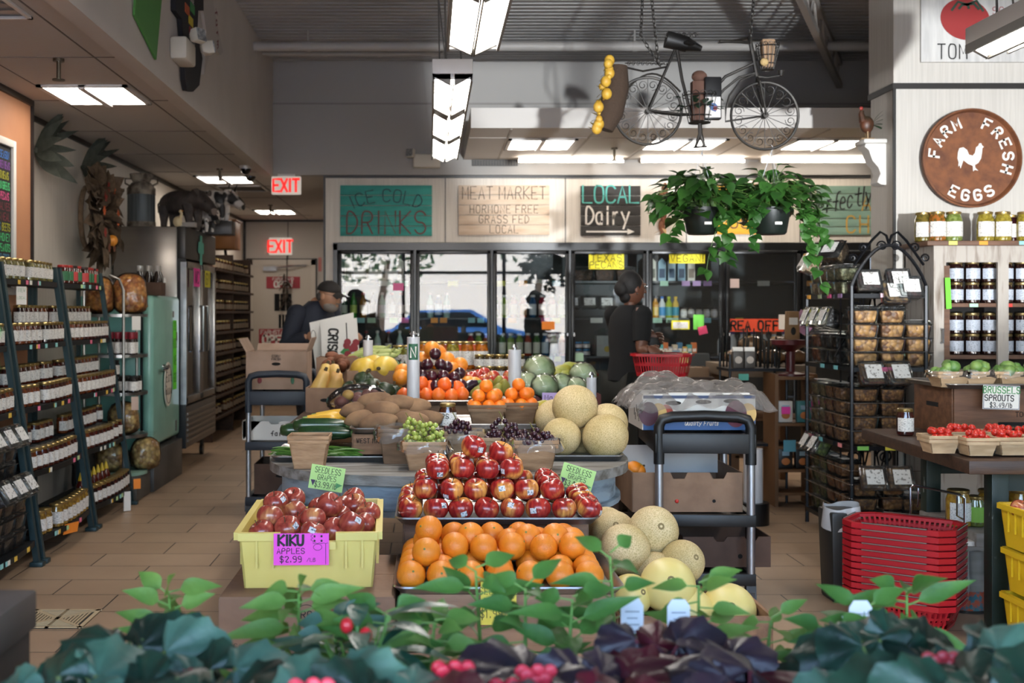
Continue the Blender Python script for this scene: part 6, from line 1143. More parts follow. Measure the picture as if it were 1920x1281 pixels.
# ---------------------------------------------------------------- table with tomatoes and sprouts
TDW = M('dark_table_wood','4a3325',.5,col2='35241a',scale=4,st=(1.2,9,9),bump=.15); TGP = M('chipped_green_paint','16261f',.5,col2='8f928c',scale=22,lo=.66,hi=.7,detail=6,st=(1,1,.35),rnd=False)
t = E('dark_wood_table','dark wood topped table with chipped green legs holding tomatoes and sprouts','table',(2.95,5.22,0))
TZ = .752; lx,rx_ = X(1817,4.6)-2.95,.95; MB().add([(lx+.05,.66,TZ-.055),(lx,-.62,TZ-.055),(rx_,-.62,TZ-.055),(rx_,.66,TZ-.055),(lx+.05,.66,TZ),(lx,-.62,TZ),(rx_,-.62,TZ),(rx_,.66,TZ)],[(0,3,2,1),(4,5,6,7),(1,2,6,5),(0,1,5,4),(3,0,4,7),(2,3,7,6)]).build('table_top',TDW,t,bevel=.005)
for x,y in ((X(1868,4.8)-2.95,-.42),(X(1745,5.7)-2.95,.48),(.8,-.42),(.8,.48)): MB().bb((x-.036,y-.036,0),(x+.036,y+.036,TZ-.055)).build('leg',TGP,t,bevel=.004)
MB().bb((X(1745,5.7)-2.95,.45,.55),(.8,.48,TZ-.055)).build('rear_apron',M('deep_green','14221d',.5),t,smooth=0); MB().bb((X(1868,4.8)-2.95,-.42,.6),(.8,-.4,TZ-.055)).build('front_apron',M('deep_green'),t,smooth=0)
MB().bb((X(1760,5.5)-2.95,-.1,.3),(.8,.5,.36)).build('lower_shelf',M('grey_plank','8a8580',.7,col2='77726c',scale=4,st=(1,8,8)),t,bevel=.004)
MB().bb((X(1775,5.3)-2.95,-.1,.1),(.8,-.08,.3)).bb((X(1775,5.3)-2.95,.4,0),(X(1775,5.3)-2.9,.45,.3)).build('shelf_front',M('grey_plank'),t,smooth=0)
SPC = M('brown_crate','7a5237',.6,col2='5c3b26',scale=3,st=(1.2,8,10),bump=.2)
t = crate('wooden_crate','brown wooden crate with hand slot under the tray of sprouts',X(1788,5.5)+.36,5.72,TZ+.001,.72,.44,.232,SPC,slot=True); MB().box((.08,-.229,.06),(.46,.002,.018)).build('hand_slot',M('slot_dark'),t,smooth=0); sign_text(t,'stencil',M('stencil_ink'),[(('TOOLS',-.02,.095,.022),dict(t=.2)),(('BROWN',-.05,.02,.03),dict(t=.2))],Matrix.Translation((0,-.2275,0)))
pan('sheet pan of brussels sprouts on the brown crate',X(1745,5.6)+.4,5.66,.986,w=.80,d=.52); pan('sheet pan of tomato baskets on the dark table',X(1812,4.78)+.32,4.98,.753,w=.66,d=.44)
SPB = M('sprout_basket','b89a78',.7,col2='a08260',scale=5,st=(2,2,10))
SBX = [X(1778,5.5),X(1836,5.46),X(1895,5.48),X(1950,5.5)]
for i in range(4): till('fruit_basket','film wrapped wooden basket of brussels sprouts, %s along the sprout tray' % ORD[i],SBX[i],5.50,.992,.15,.14,.075,wrap=True,m=SPB,grp='sprout baskets')
BSM = M('sprout_leaf','6f8a46',.5,col2='3f6a2c',scale=22,bump=.4,bscale=60,detail=4); SPO = Kind(tag(MB().ball((0,0,0),.023,14,10,fn=lambda d,th,ph: d*(1+.05*sin(4*ph+3*th)+.03*sin(7*ph-2*th))).build('brussels_sprout',BSM,smooth=80),'x','sprout')); q = random.Random(5)
for b in range(4):
    for i in range(11):
        a = q.random()*6.28; R = .055*q.random()**.5; SPO.put((SBX[b]+R*cos(a)*1.1,5.5+R*sin(a),1.055+.025*(i > 6)+.012*q.random()),tumble(q,1.5),'green brussels sprout %s in the %s sprout basket' % (ORD[i],ORD[b]),'brussels sprouts',q.uniform(1,1.4))
o = pxcard('white card reading brussels sprouts clipped to the sprout tray',(1843,723,1912,768),M('white_card'),None,Y=5.385,ry=.03,name='price_card'); sign_text(o,'lettering',M('green_ink'),[(('BRUSSELS',0,.02,.03),dict(w=.5,t=.17,gap=.25))]); sign_text(o,'small_lettering',INK(),[(('SPROUTS',-.01,-.016,.027),dict(w=.5,t=.17,gap=.25)),(('$3.49/lb',.0,-.047,.022),dict(w=.45,t=.15,gap=.25))]); mb = MB(); ribbon(mb,[V((-.083,0,-.053)),V((-.083,0,.053)),V((.083,0,.053)),V((.083,0,-.053)),V((-.083,0,-.053))],.003); mb.build('border',BNV,o,smooth=0)
TBX = [(1760,4.82),(1830,4.74),(1890,4.76),(1800,4.98),(1868,4.98),(1930,4.9)]; TOM = E('cherry_tomato','x','tomato'); MB().ball((0,0,0),(.016,.016,.017),12,8).build('skin',M('tomato_red','b8281c',.22,coat=.4),TOM,smooth=80); MB().lathe([(.003,.0155),(.002,.0175)],6).build('stem_end',M('tomato_stem','5a6a2c',.7),TOM); TOM = Kind(TOM)
for b,(px,Y) in enumerate(TBX):
    till('fruit_basket','pale wooden basket of cherry tomatoes, %s counting from the inner table corner outward' % ORD[b],X(px,Y),Y,.76,.125,.12,.075,m=M('pale_basket','c0a482',.7,col2='aa8e6c',scale=5,st=(2,2,10)),grp='tomato baskets')
    for i in range(15):
        a = q.random()*6.28; R = .05*q.random()**.5; TOM.put((X(px,Y)+R*cos(a),Y+R*sin(a),.822+.022*(i > 8)+.01*q.random()*(1-R*10)),tumble(q,1.2),'cherry tomato %s in the %s tomato basket' % (ORD[i],ORD[b]),'cherry tomatoes',q.uniform(.9,1.15))
DJ = jar('preserve_jar','dark red preserve jar with gold lid at the corner of the dark table','jar',.04,.13,'2c0d0c',GOLD,LABELW,col2='3d1512'); DJ.location = (X(1697,5.55),5.55,TZ+.001)
LJ = [jk('pickle_jar','x','a5802c','8a6420',GOLD,LABELW,r=.055,h=.17),jk('pickle_jar','x','5f6a2c','4a5422',GOLD,M('lime_label','79a83a',.5),r=.045,h=.14)]
for i,(px,k) in enumerate(((1797,0),(1829,1),(1855,0),(1912,0),(1940,1))): LJ[k].put((X(px,5.3),5.3,.361),.2,'%s jar on the plank shelf under the dark table, %s from the aisle' % (('big golden pickle','green labelled pickle')[k],ORD[i]),'jars under the dark table')
t = E('candy_tub','big clear tub of colourful gummy candy under the dark table','tub',(X(1825,5.15),5.22,0)); MB().lathe([(.09,.01),(.1,.03),(.1,.27),(.08,.29)],20).build('sweets',M('gummy','2f6a7a',.5,col2='b04a2a',scale=45,lo=.45,hi=.55),t); MB().lathe([(.104,0),(.106,.28),(.08,.3)],20).build('tub',PLAST,t); MB().lathe([(.083,.298),(.083,.32)],18).build('lid',SWHT,t)
LUGY = M('lug_bright_yellow','d8b420',.4)
lug('bright yellow plastic lug, upper of two at the edge of the picture',2.49,4.32,.416,.40,.56,.17,LUGY); lug('bright yellow plastic lug under the upper one at the edge of the picture',2.505,4.32,.238,.40,.56,.17,LUGY); lug('bright yellow plastic lug, lowest of the stack at the picture edge',2.5,4.32,.06,.40,.56,.17,LUGY); crate('wooden_crate','low wooden crate at the floor under the bright yellow lugs',2.5,4.32,0,.38,.5,.058,SPC)
KIK[0].put((X(1914,4.5),4.5,.575),(.3,.2,0),'red brown apple showing over the upper bright yellow lug','apples in the bright yellow lug')
# ---------------------------------------------------------------- jar cabinet
CWD = M('worn_white_wood','a9a198',.7,col2='6a5a4c',scale=5,st=(6,6,.8),lo=.5,hi=.75,detail=6,rnd=False,bump=.2); CBR = M('cabinet_brown','6b4a34',.6,col2='553826',scale=5,st=(1,8,8))
cx0,cy0,cy1 = X(1748,6.72),6.72,7.11; t = E('jar_cabinet','worn white wooden cabinet with open framed doors full of jars','cabinet',(cx0,cy0,0)); cw = 1.3
MB().bb((0,0,0),(.03,cy1-cy0,1.737)).build('side_panel',CWD,t,smooth=0); MB().bb((cw,0,0),(cw+.03,cy1-cy0,1.737)).build('side_panel',CWD,t,smooth=0); MB().bb((0,cy1-cy0-.015,0),(cw,cy1-cy0,1.737)).build('back_panel',M('cabinet_inside','1d1a18',.8),t,smooth=0)
MB().bb((-.05,-.05,1.737),(cw+.08,cy1-cy0,1.765)).build('top_board',CBR,t,bevel=.004)
fx_ = [(.0,X(1771,6.72)-cx0),(X(1868,6.72)-cx0,X(1888,6.72)-cx0),(X(1985,6.72)-cx0,X(2005,6.72)-cx0),(cw-.06,cw)]
mb = MB(); [mb.bb((a,-.02,.9),(b,.0,1.64)) for a,b in fx_]; mb.bb((0,-.02,1.64),(cw,0,1.737)).bb((0,-.02,0),(cw,0,.9)).build('face_frame',CWD,t,smooth=0)
MB().bb((fx_[0][1]-.012,-.024,.9),(fx_[0][1]+.02,-.002,1.62)).build('door_edge',CBR,t,smooth=0)
MB().tube([(fx_[0][1]-.03,-.02,1.17),(fx_[0][1]-.03,-.05,1.17),(fx_[0][1]-.03,-.05,1.25),(fx_[0][1]-.03,-.02,1.25)],.006,6).build('handle',STEEL(),t)
CSZ = [Z(665,6.82),Z(569,6.82)]
for z in CSZ: MB().bb((.03,0,z-.022),(cw,cy1-cy0-.015,z)).build('shelf',CBR,t,smooth=0)
CJ = jk('jam_jar','x','1f0f0e','2b1613',M('aged_gold_lid','8d7a52',.35,.8),printed('jar_label_blueish','b9bfca','5b6470'),r=.044,h=.123)
for s_,z in enumerate(CSZ):
    for lv in range(2):
        for i in range(10):
            CJ.put((X(1790,6.82)+.0985*i,6.81+.03*(lv == 1)*0,z+.001+.1245*lv),.1,'dark jam jar, %s of the %s layer on the %s cabinet shelf' % (ORD[i],('lower','upper')[lv],('lower','upper')[s_]),'jam jars in the worn cabinet')
PJ1 = [jk('pickle_jar','x',a,b,GOLD,LABELW,r=.05,h=.175,neck=.8) for a,b in (('6a5a24','4a4420'),('9a5a24','5a4a1c'),('7d8a4a','5d6a2c'),('9a8a34','7a6a24'))] + [jk('pickle_jar','x','3a0f1c','240a12',GOLD,LABELW,r=.043,h=.16)]
for i,(px,k) in enumerate(((1737,0),(1757,1),(1788,2),(1847,3),(1880,3),(1902,4),(1922,3))): PJ1[k].put((X(px,6.77),6.77+(.05 if i in (0,5) else 0),1.766),.1,'large pickle jar on top of the worn cabinet, %s from the column corner' % ORD[i],'pickle jars on the worn cabinet')
for px,c in ((1788,'TG'),(1845,'o'),(1920,'b')): card('price_tag_card',{'TG': 'lime','o': 'orange','b': 'pale blue'}[c]+' price tag on the top board of the worn cabinet','card',(X(px,6.66),6.665,1.751),.05,.022,M('card_'+{'TG': 'cfd067','o': 'e0932e','b': '86bcc0'}[c],{'TG': 'cfd067','o': 'e0932e','b': '86bcc0'}[c],.6))
card('paper_strip','bright green paper strip curling from the cabinet door edge','card',(X(1778,6.67),6.67,Z(550,6.67)),.03,.18,M('neon_green'),ry=-.04)
card('price_tag_card','red price tag on the upper cabinet shelf','card',(X(1892,6.71),6.71,CSZ[1]-.012),.04,.02,M('red_tag','c8372c',.6)); card('price_tag_card','pale green price tag on the upper cabinet shelf','card',(X(1826,6.71),6.71,CSZ[1]-.012),.05,.02,M('card_a9cfb4'))
# ---------------------------------------------------------------- black iron nut rack
IRON = M('black_iron','15161a',.4,.5); RX0,RX1,RY0,RY1 = X(1597,6.6),X(1750,6.55),6.6,7.38; RSZ = [1.46,1.035,.58,.105]
t = E('iron_nut_rack','black wrought iron corner rack of nut and snack tubs by the column','rack',(RX0,RY0,0)); W_ = RX1-RX0-.02; D_ = RY1-RY0
for (a,b) in ((0,0),(W_,0),(0,D_),(W_*.75,.3),(.34,D_)): MB().tube([(a,b,0),(a,b,1.5 if (a,b) != (0,D_) else 1.46)],.012,6).build('post',IRON,t)
for k,z in enumerate(RSZ):
    MB().bb((0,-.0,z-.03),(W_,.3,z-.005)).bb((-.01,.28,z-.03),(.34,D_,z-.005)).build('shelf',IRON,t,smooth=0)
    if k in (1,2,3):
        mb = MB()
        for zz in (.085,.165,.245) if k < 3 else (.09,.17,.25,.33): mb.tube([(-.012,D_+.01,z+zz),(-.012,0,z+zz),(0,-.012,z+zz),(W_,-.012,z+zz)],.0024,5)
        mb.build('guard_wire',CHROME(),t)
mb = MB(); mb.tube([(W_*(.0+u),0,1.5+.235*sin(pi*u)**.8) for u in [i/16 for i in range(17)]],.011,6)
mb.build('arch',IRON,t); mb = MB()
def spiral(c,r,s=1,turns=1.6,ph=0): return [(c[0]+s*r*(1-.75*k/18)*cos(ph+turns*2*pi*k/18),c[1],c[2]+r*(1-.75*k/18)*sin(ph+turns*2*pi*k/18)) for k in range(19)]
for s in (-1,1):
    cx_ = W_*.5; mb.tube([(cx_+s*.2,.0,1.62),(cx_+s*.1,0,1.76),(cx_+s*.05,0,1.81),(cx_+s*.015,0,1.79),(cx_,0,1.74)],.008,5).tube(spiral((cx_+s*.04,0,1.73),.03,s),.005,5).tube(spiral((cx_+s*.15,0,1.72),.028,-s),.005,5).tube(spiral((cx_+s*.21,0,1.66),.025,-s),.005,5)
mb.build('scroll_crest',IRON,t); mb = MB()
for z in RSZ[:3]:
    for s,c in ((1,W_*.3),(-1,W_*.72)): mb.tube(spiral((c,.3,z-.1),.05,s),.006,5).tube([(c-s*.12,.3,z-.38),(c,.3,z-.15)],.006,5)
    for y in (.35,.6): mb.tube([(0.34,y,z-.4),(.34,y+.2,z-.03)],.006,5).tube([(.34,y+.2,z-.4),(.34,y,z-.03)],.006,5)
for i in range(6): mb.tube([(W_*(.1+.16*i),.3,.05),(W_*(.1+.16*i),.3,1.45)],.006,5)
mb.build('scrollwork',IRON,t)
WAL = filler('walnut','c8975a','6a4022',34); GRA = filler('granola','b57d44','6b3f20',60); CRN = filler('cranberry','5a2420','2a110f',60); SED = filler('pumpkin_seed','b5b08a','767c58',70); OAT = filler('oat_mix','c4ab84','7a5f44',55); GRN = filler('wasabi_pea','75823f','48532a',50); CHI = filler('dried_fruit_chip','c08040','8a5228',40); BRI = filler('brittle','a0603a','6a3c20',45); DRKN = filler('dark_chocolate','1c1310','0e0a09',40)
def cs(fill,**k): return {'full': Kind(clamshell('nut_tub','x',fill,**k)),'plain': Kind(clamshell('nut_tub','x',fill,lab=False,lid=False,**k))}
KW,KG,KC = cs(WAL,w=.145,d=.14,h=.082),cs(GRA,w=.145,d=.14,h=.082),cs(CRN,w=.135,d=.13,h=.075); KO,KS,KGn,KCh,KB,KD = cs(OAT,w=.14,d=.125,h=.08),cs(SED,w=.14,d=.125,h=.08),cs(GRN,w=.14,d=.125,h=.085),cs(CHI,w=.14,d=.125,h=.085),cs(BRI,w=.135,d=.12,h=.09),cs(DRKN,w=.135,d=.12,h=.09)
NG = 'nut tubs on the iron rack'
def col(kd,x,y,z,n,step,what,rz=0):
    for i in range(n): kd['plain' if i < n-1 else 'full'].put((x,y,z+.001+step*i),rz,'%s, %s up' % (what,ORD[i]),NG)
FXs = [RX0+.088,RX0+.243,RX0+.395]; FY = RY0+.075
col(KW,FXs[0],FY,1.035,4,.083,'walnut tub in the corner post column, second shelf'); col(KW,FXs[1],FY,1.035,4,.083,'walnut tub in the middle column, second shelf'); col(KW,FXs[2],FY,1.035,3,.083,'walnut tub in the cabinet side column, second shelf')
KW['full'].put((FXs[1]+.0,FY-.03,1.43),(rad(62),0,0),'walnut tub tipped forward to show its label, second shelf of the iron rack',NG)
for i,(x,z,r) in enumerate(((RX0+.10,1.53,62),(RX0+.27,1.535,62),(RX0+.32,1.5,66))): KC['full'].put((x,FY-.02-.03*(i == 2),z-.03 if i < 2 else z-.035),(rad(r),0,0),'cranberry tub leaning forward on the top shelf of the iron rack, %s from the corner' % ORD[i],NG)
KC['plain'].put((RX0+.1,FY+.08,1.456),0,'cranberry tub lying flat behind the leaning ones, corner side',NG); KC['plain'].put((RX0+.25,FY+.08,1.456),0,'cranberry tub lying flat behind the leaning ones, cabinet side',NG)
col(KG,FXs[0],FY,.58,4,.083,'granola tub in the corner column, third shelf'); col(KG,FXs[1],FY,.58,4,.083,'granola tub in the middle column, third shelf')
for i in range(2): KG['full'].put((FXs[i]+.015,FY-.03,.965),(rad(62),0,.1),'granola tub tipped forward above the %s third shelf column' % ('corner','middle')[i],NG)
col(KG,FXs[0]+.02,FY+.06,.105,3,.083,'granola tub in the corner column, bottom shelf'); col(KCh,FXs[1]+.03,FY+.06,.105,3,.087,'dried fruit tub in the middle column, bottom shelf'); col(KG,FXs[2]-.0,FY+.06,.105,2,.083,'granola tub in the cabinet side column, bottom shelf')
for i in range(2): KG['full'].put((FXs[i]+.02,FY-.05,.37+.0*i),(rad(66),0,0),'granola tub tipped forward before the %s bottom shelf column' % ('corner','middle')[i],NG)
LXx = RX0+.075; RZL = -pi/2; LY = [7.3,7.16,7.02,6.88]
for i,y in enumerate(LY):
    col(KO if i < 2 else KS,LXx,y,1.456,2,.081,'oat mix tub, aisle column %s from the far end, top shelf' % ORD[i],RZL)
    col((KS,KS,KG,KG)[i],LXx,y,.58,4,.081,'seed mix tub, aisle column %s from the far end, third shelf' % ORD[i],RZL); col((KGn,KGn,KCh,KCh)[i],LXx,y,.105,4,.087,'snack tub, aisle column %s from the far end, bottom shelf' % ORD[i],RZL)
KO['full'].put((LXx-.02,6.98,1.68),(rad(50),0,RZL+.6),'seed mix tub perched askew on top of the aisle side tubs',NG); KO['full'].put((LXx-.03,7.34,1.63),(rad(60),0,RZL),'oat tub tipped over at the far end of the top shelf',NG)
for i,y in enumerate((7.3,7.14,6.98)):
    kd = (KB,KD,KD)[i]; col(kd,LXx,y,1.035,2,.091,'%s tub, aisle column %s from the far end, second shelf' % (('brittle','chocolate','chocolate')[i],ORD[i]),RZL); kd['full'].put((LXx-.02,y,1.29),(rad(68),0,RZL),'%s tub tipped up above aisle column %s, second shelf' % (('brittle','chocolate','chocolate')[i],ORD[i]),NG)
for i,y in enumerate((7.3,7.15)): KGn['full'].put((LXx-.03,y,.49),(rad(60),0,RZL),'green snack tub tipped up to show its label, bottom shelf, %s from the far end' % ORD[i],NG)
for i,(x,y,z,c,r) in enumerate(((RX0+.21,RY0-.016,1.445,'dfb8c4',0),(RX0+.19,RY0-.016,1.02,'e36a94',0),(RX0+.06,RY0-.016,.566,'79b85a',0),(RX0+.22,RY0-.016,.566,'cfc94a',0),(RX0+.4,RY0-.016,.566,'79b85a',0),(RX0-.016,7.28,.566,'d9868a',-pi/2),(RX0-.016,7.08,.566,'6fb4bc',-pi/2),(RX0-.016,6.75,.566,'d9868a',-pi/2),(RX0-.016,7.3,1.445,'e0a23a',-pi/2),(RX0-.016,7.1,1.445,'8f9a78',-pi/2),(RX0-.016,6.93,1.445,'c84a80',-pi/2),(RX0-.016,6.75,1.445,'9a78a4',-pi/2),(RX0-.016,7.05,1.02,'6fb4bc',-pi/2),(RX0-.016,6.82,1.02,'6fb4bc',-pi/2))):
    card('shelf_tag','small coloured shelf tag %s on the iron rack, counting from its arch down' % ORD[i],'card',(x,y,z),.1 if i < 2 else .065,.024,M('tag_'+c,c,.6),rz=r)
# ---------------------------------------------------------------- column decorations
t = E('egg_sign','big rusty round tray sign reading farm fresh eggs around a white rooster','sign',(X(1821,7.09),7.10,Z(297,7.09))); R_ = .303
RUS = M('rusted_tray','7a4a2a',.75,col2='5a3420',scale=16,detail=8,lo=.35,hi=.7,bump=.3,bscale=120)
MB().lathe([(R_*.94,0),(R_,-.004),(R_+.004,.03),(R_-.006,.034),(R_*.94,.008),(.001,.007)],56,M=Matrix.Rotation(pi/2,4,'X')).build('tray',RUS,t,smooth=50); EW = M('cutout_white','dcd8d0',.6); mb = MB(); TMx = Matrix.Translation((0,-.0085,0))
def arcletter(ch,ang,r,h,flip=False):
    mb2 = MB(); write(mb2,ch,0,-h/2,h,w=.66,t=.23,gap=.1); q = Matrix.Rotation(ang,4,'Y') @ Matrix.Translation((0,0,r)) if not flip else Matrix.Rotation(ang,4,'Y') @ Matrix.Translation((0,0,r)) @ Matrix.Rotation(pi,4,'Y')
    mb2.build('lettering',EW,t,smooth=0).matrix_basis = TMx @ q
for s,a0,st in (('FARM',-82,19.5),('FRESH',25,20.5)):
    for i,ch in enumerate(s): arcletter(ch,rad(a0+st*i),R_*.76,.062)
for i,ch in enumerate('EGGS'): arcletter(ch,rad(180+28-19*i),R_*.76,.062,True)
rp = [(-.08,.03),(-.072,.055),(-.05,.06),(-.03,.045),(-.02,.02),(0,.015),(.012,.03),(.018,.06),(.03,.068),(.034,.08),(.046,.082),(.05,.07),(.06,.062),(.052,.055),(.05,.03),(.045,0),(.03,-.025),(.012,-.035),(.014,-.05),(.03,-.066),(.01,-.062),(.002,-.07),(-.0,-.04),(-.025,-.03),(-.05,-.01),(-.06,-.04),(-.066,-.055),(-.07,-.035),(-.078,-.045),(-.076,-.02),(-.082,0)]
mb = MB(); mb.add([(x*1.15+.01,-.009,z*1.15+.0) for x,z in rp],[tuple(range(len(rp)))[::-1]]); mb.build('rooster_cutout',EW,t,smooth=0)
t = E('tomato_sign','white painted board with a big red tomato, reading vine tom and fifty cents quart','sign',(X(1850,7.09),7.12,Z(40,7.09)))
sw_,sh_ = .75,.50; MB().bb((-X(1850,7.09)+X(1731,7.09),0,-.245),(.42,.02,.3)).build('board',M('sign_board_white','c4c2be',.65,col2='b1afac',scale=4,st=(8,8,1)),t,bevel=.003)
MB().lathe([(.001,0),(.155,0),(.155,.002)],40,M=Matrix.Translation((-.12,-.002,.02)) @ Matrix.Rotation(.25,4,'Y') @ Matrix.Scale(.82,4,(0,0,1)) @ Matrix.Rotation(pi/2,4,'X')).build('tomato_painting',M('tomato_paint','8e1f1e',.55),t,smooth=0)
mb = MB(); 
for a in (-1.2,-.5,.1,.8,1.4): ribbon(mb,[V((-.11,0,.11)),V((-.11+.06*sin(a),0,.11-.035*cos(a)+.03)),V((-.11+.1*sin(a),0,.07+.02*cos(a)))],.016,depth=.006)
mb.build('calyx_painting',M('calyx_paint','20382a',.6),t,smooth=0); sign_text(t,'lettering',M('paint_black'),[(('TOM',-.2,-.225,.09),dict(w=.5,t=.09,gap=.25)),(('VINE',-.23,.15,.05),dict(w=.5,t=.1,gap=.25))],Matrix.Translation((0,-.003,0))); sign_text(t,'price_lettering',M('paint_red','8a2a2a',.6),[(('50',.085,.05,.045),dict(w=.6,t=.1)),(('QUART',.1,-.005,.04),dict(w=.45,t=.1,gap=.2))],Matrix.Translation((0,-.003,0)))
PLS = M('plaster_white','cfccc6',.6); t = E('corbel_shelf','white carved plaster corbel shelf on the aisle face of the column','shelf',(2.90,7.34,Z(272,7.34)))
prf = [(0,-.0),(-.13,0),(-.135,-.02),(-.11,-.04),(-.1,-.07),(-.085,-.11),(-.05,-.15),(-.035,-.19),(-.05,-.225),(-.055,-.245),(-.03,-.26),(0,-.262)]
MB().prism(prf,-.06,.06,M=Matrix.Rotation(pi/2,4,'X')).build('bracket',PLS,t,bevel=.006); MB().bb((-.15,-.085,0),(0,.085,.03)).build('ledge',PLS,t,bevel=.01); MB().lathe([(.03,-.068),(.022,-.072),(.01,-.066)],16,M=Matrix.Translation((-.055,0,-.06)) @ Matrix.Rotation(pi/2,4,'X')).lathe([(.018,-.068),(.01,-.07)],12,M=Matrix.Translation((-.03,0,-.235)) @ Matrix.Rotation(pi/2,4,'X')).build('scroll',PLS,t)
t = E('rooster_figurine','small painted rooster figurine on the plaster corbel','figurine',(2.80,7.34,Z(272,7.34)+.03)); mb = MB(); mb.ball((0,0,.1),(.045,.035,.055),14,10).tube([(-.02,0,.12),(-.035,0,.17),(-.03,0,.19)],[.03,.018,.014],8).build('body',M('rooster_brown','5a3320',.45,col2='2b2418',scale=20),t); mb = MB(); [leaf_blade(mb,(.03,0,.1),(.6+.1*k,.1*(k-2),1.2-.35*k),.11,.03,n=5) for k in range(5)]; mb.build('tail',M('rooster_green','1f4a2c',.4),t); MB().tube([(0,-.015,.06),(0,-.015,0)],.006,5).tube([(0,.015,.06),(0,.015,0)],.006,5).box((0,0,.006),(.08,.05,.012)).build('leg',M('rooster_leg','8a6a3c',.5),t); MB().ball((-.035,0,.205),(.012,.005,.012),8,6).build('comb',M('comb_red','8e2a22',.5),t)
# ---------------------------------------------------------------- tables of bread and sweets between the coolers and the iron rack
t = E('bread_table','wooden table of wrapped loaves in front of the sixth cooler door','table',(X(1455,8.6),8.9,0)); MB().bb((-.36,-.3,.86),(.3,.4,.95)).build('table_top',M('bread_table_top','7a6a58',.6),t,bevel=.005)
for x in (-.3,.25):
    for y in (-.25,.35): MB().bb((x-.03,y-.03,0),(x+.03,y+.03,.86)).build('leg',M('table_leg_wood','6b4a2c',.6),t)
for z in (.27,.55): MB().bb((-.3,-.28,z-.02),(.28,.35,z)).build('shelf',M('table_leg_wood'),t,smooth=0)
LOAF = E('bread_loaf','x','bread'); MB().ball((0,0,.05),(.11,.07,.055),16,10,fn=lambda d,th,ph: V((d.x,d.y,max(d.z,-.8)*(1+.04*sin(9*ph))))).build('crust',M('crust','8a5f3c',.6,col2='a07a52',scale=12),LOAF,smooth=80); MB().ball((0,0,.052),(.118,.078,.06),16,10,fn=lambda d,th,ph: d*(1+.05*sin(8*ph+6*th))).build('film',PLAST,LOAF,smooth=80); LOAF = Kind(LOAF)
for i,(dx,dy,z) in enumerate(((-.2,-.12,0),(.02,-.12,0),(.2,-.1,0),(-.18,.08,.0),(.06,.1,.0),(-.1,-.02,.1),(.12,.0,.1))): LOAF.put((X(1455,8.6)+dx,8.9+dy,.951+z),(0,0,rr.uniform(-.4,.4)),'film wrapped bread loaf, %s on the bread table counting from its aisle corner' % ORD[i],'wrapped loaves on the bread table')
t = E('coffee_bag','brown paper coffee bag with a dark stamp on the red stand','bag',(X(1497,7.9)+.01,8.07,1.155)); MB().box((0,0,.1),(.085,.055,.2),taper=1.1).build('bag',M('coffee_paper','8a6a48',.7),t,bevel=.006); MB().box((0,-.0305,.13),(.06,.001,.05)).build('label',M('white_card'),t,smooth=0); MB().ball((0,-.031,.06),(.018,.002,.028),10,8).build('stamp',INK(),t)
t = E('red_stand','dark red pedestal stand under the coffee bag','stand',(X(1497,7.9),8.07,.901)); MB().lathe([(.1,0),(.1,.015),(.03,.03),(.03,.17),(.05,.185),(.13,.22),(.135,.252)],20).build('pedestal',M('stand_red','4a1418',.4),t)
card('price_card','tilted pink card above the coffee bag','card',(X(1513,8.05),8.12,Z(606,8.05)),.14,.14,M('pink_pale_card','c08fae',.6),ry=.6,lines=[(('fresh',0,.02,.025),),(('roast',0,-.03,.025),)])
t = E('candle_stand','black wire display stand bristling with upright black sticks','stand',(X(1415,8.2),8.25,0)); mb = MB()
for x in (-.2,.2):
    for y in (-.14,.14): mb.tube([(x,y,0),(x,y,1.05)],.009,6)
mb.build('frame',IRON,t); MB().bb((-.22,-.16,.93),(.22,.16,.95)).build('shelf',IRON,t,smooth=0); MB().bb((-.22,-.16,.4),(.22,.16,.42)).build('shelf',IRON,t,smooth=0)
q = random.Random(3)
for i in range(26): x_,y_ = -.2+.4*q.random(),.14*q.uniform(-1,1); MB().tube([(x_,y_,.95),(x_+q.uniform(-.02,.02),y_,1.1+.14*q.random())],[.007,.005],5).build('stick',INK(),t)
for i,px in enumerate((1388,1410)):
    t = E('coffee_pack','clear fronted dark coffee pack with pale top, %s on the wire stand' % ORD[i],'packet',(X(px,8.05),8.12,.951),group='packs on the wire stand'); MB().box((0,0,.06),(.075,.05,.12)).build('pack',M('pack_grey','4a4540',.5),t,bevel=.006); MB().box((0,0,.135),(.072,.03,.03)).build('top',SWHT,t,bevel=.004); MB().lathe([(.026,0),(.026,.002)],16,M=Matrix.Translation((0,-.026,.06)) @ Matrix.Rotation(pi/2,4,'X')).build('stamp',M('pack_label','b8aea2',.6),t)
t = E('bakery_table','dark table with a tray of wrapped rolls near the fifth cooler door','table',(X(1335,9.0),9.1,0)); MB().bb((-.34,-.2,.80),(.0,.25,.84)).build('table_top',DB,t)
for x in (-.3,-.04):
    for y in (-.16,.2): MB().bb((x-.02,y-.02,0),(x+.02,y+.02,.8)).build('leg',DB,t)
carton_box('low tan tray of wrapped rolls on the dark bakery table',X(1335,9.0)-.17,9.05,.841,.26,.24,.075,M('tan_tray','8a6d52',.7))
for i in range(6): LOAF.put((X(1335,9.0)-.24+.07*(i % 3),9.0+.1*(i//3),.87),(0,0,.3*i),'small wrapped roll %s in the tan tray' % ORD[i],'wrapped rolls in the tan tray',.45)
BISC = ['c8a24a','4f9a9a','b86a3a','8a8f94','c0b8a4','3c6a8a']
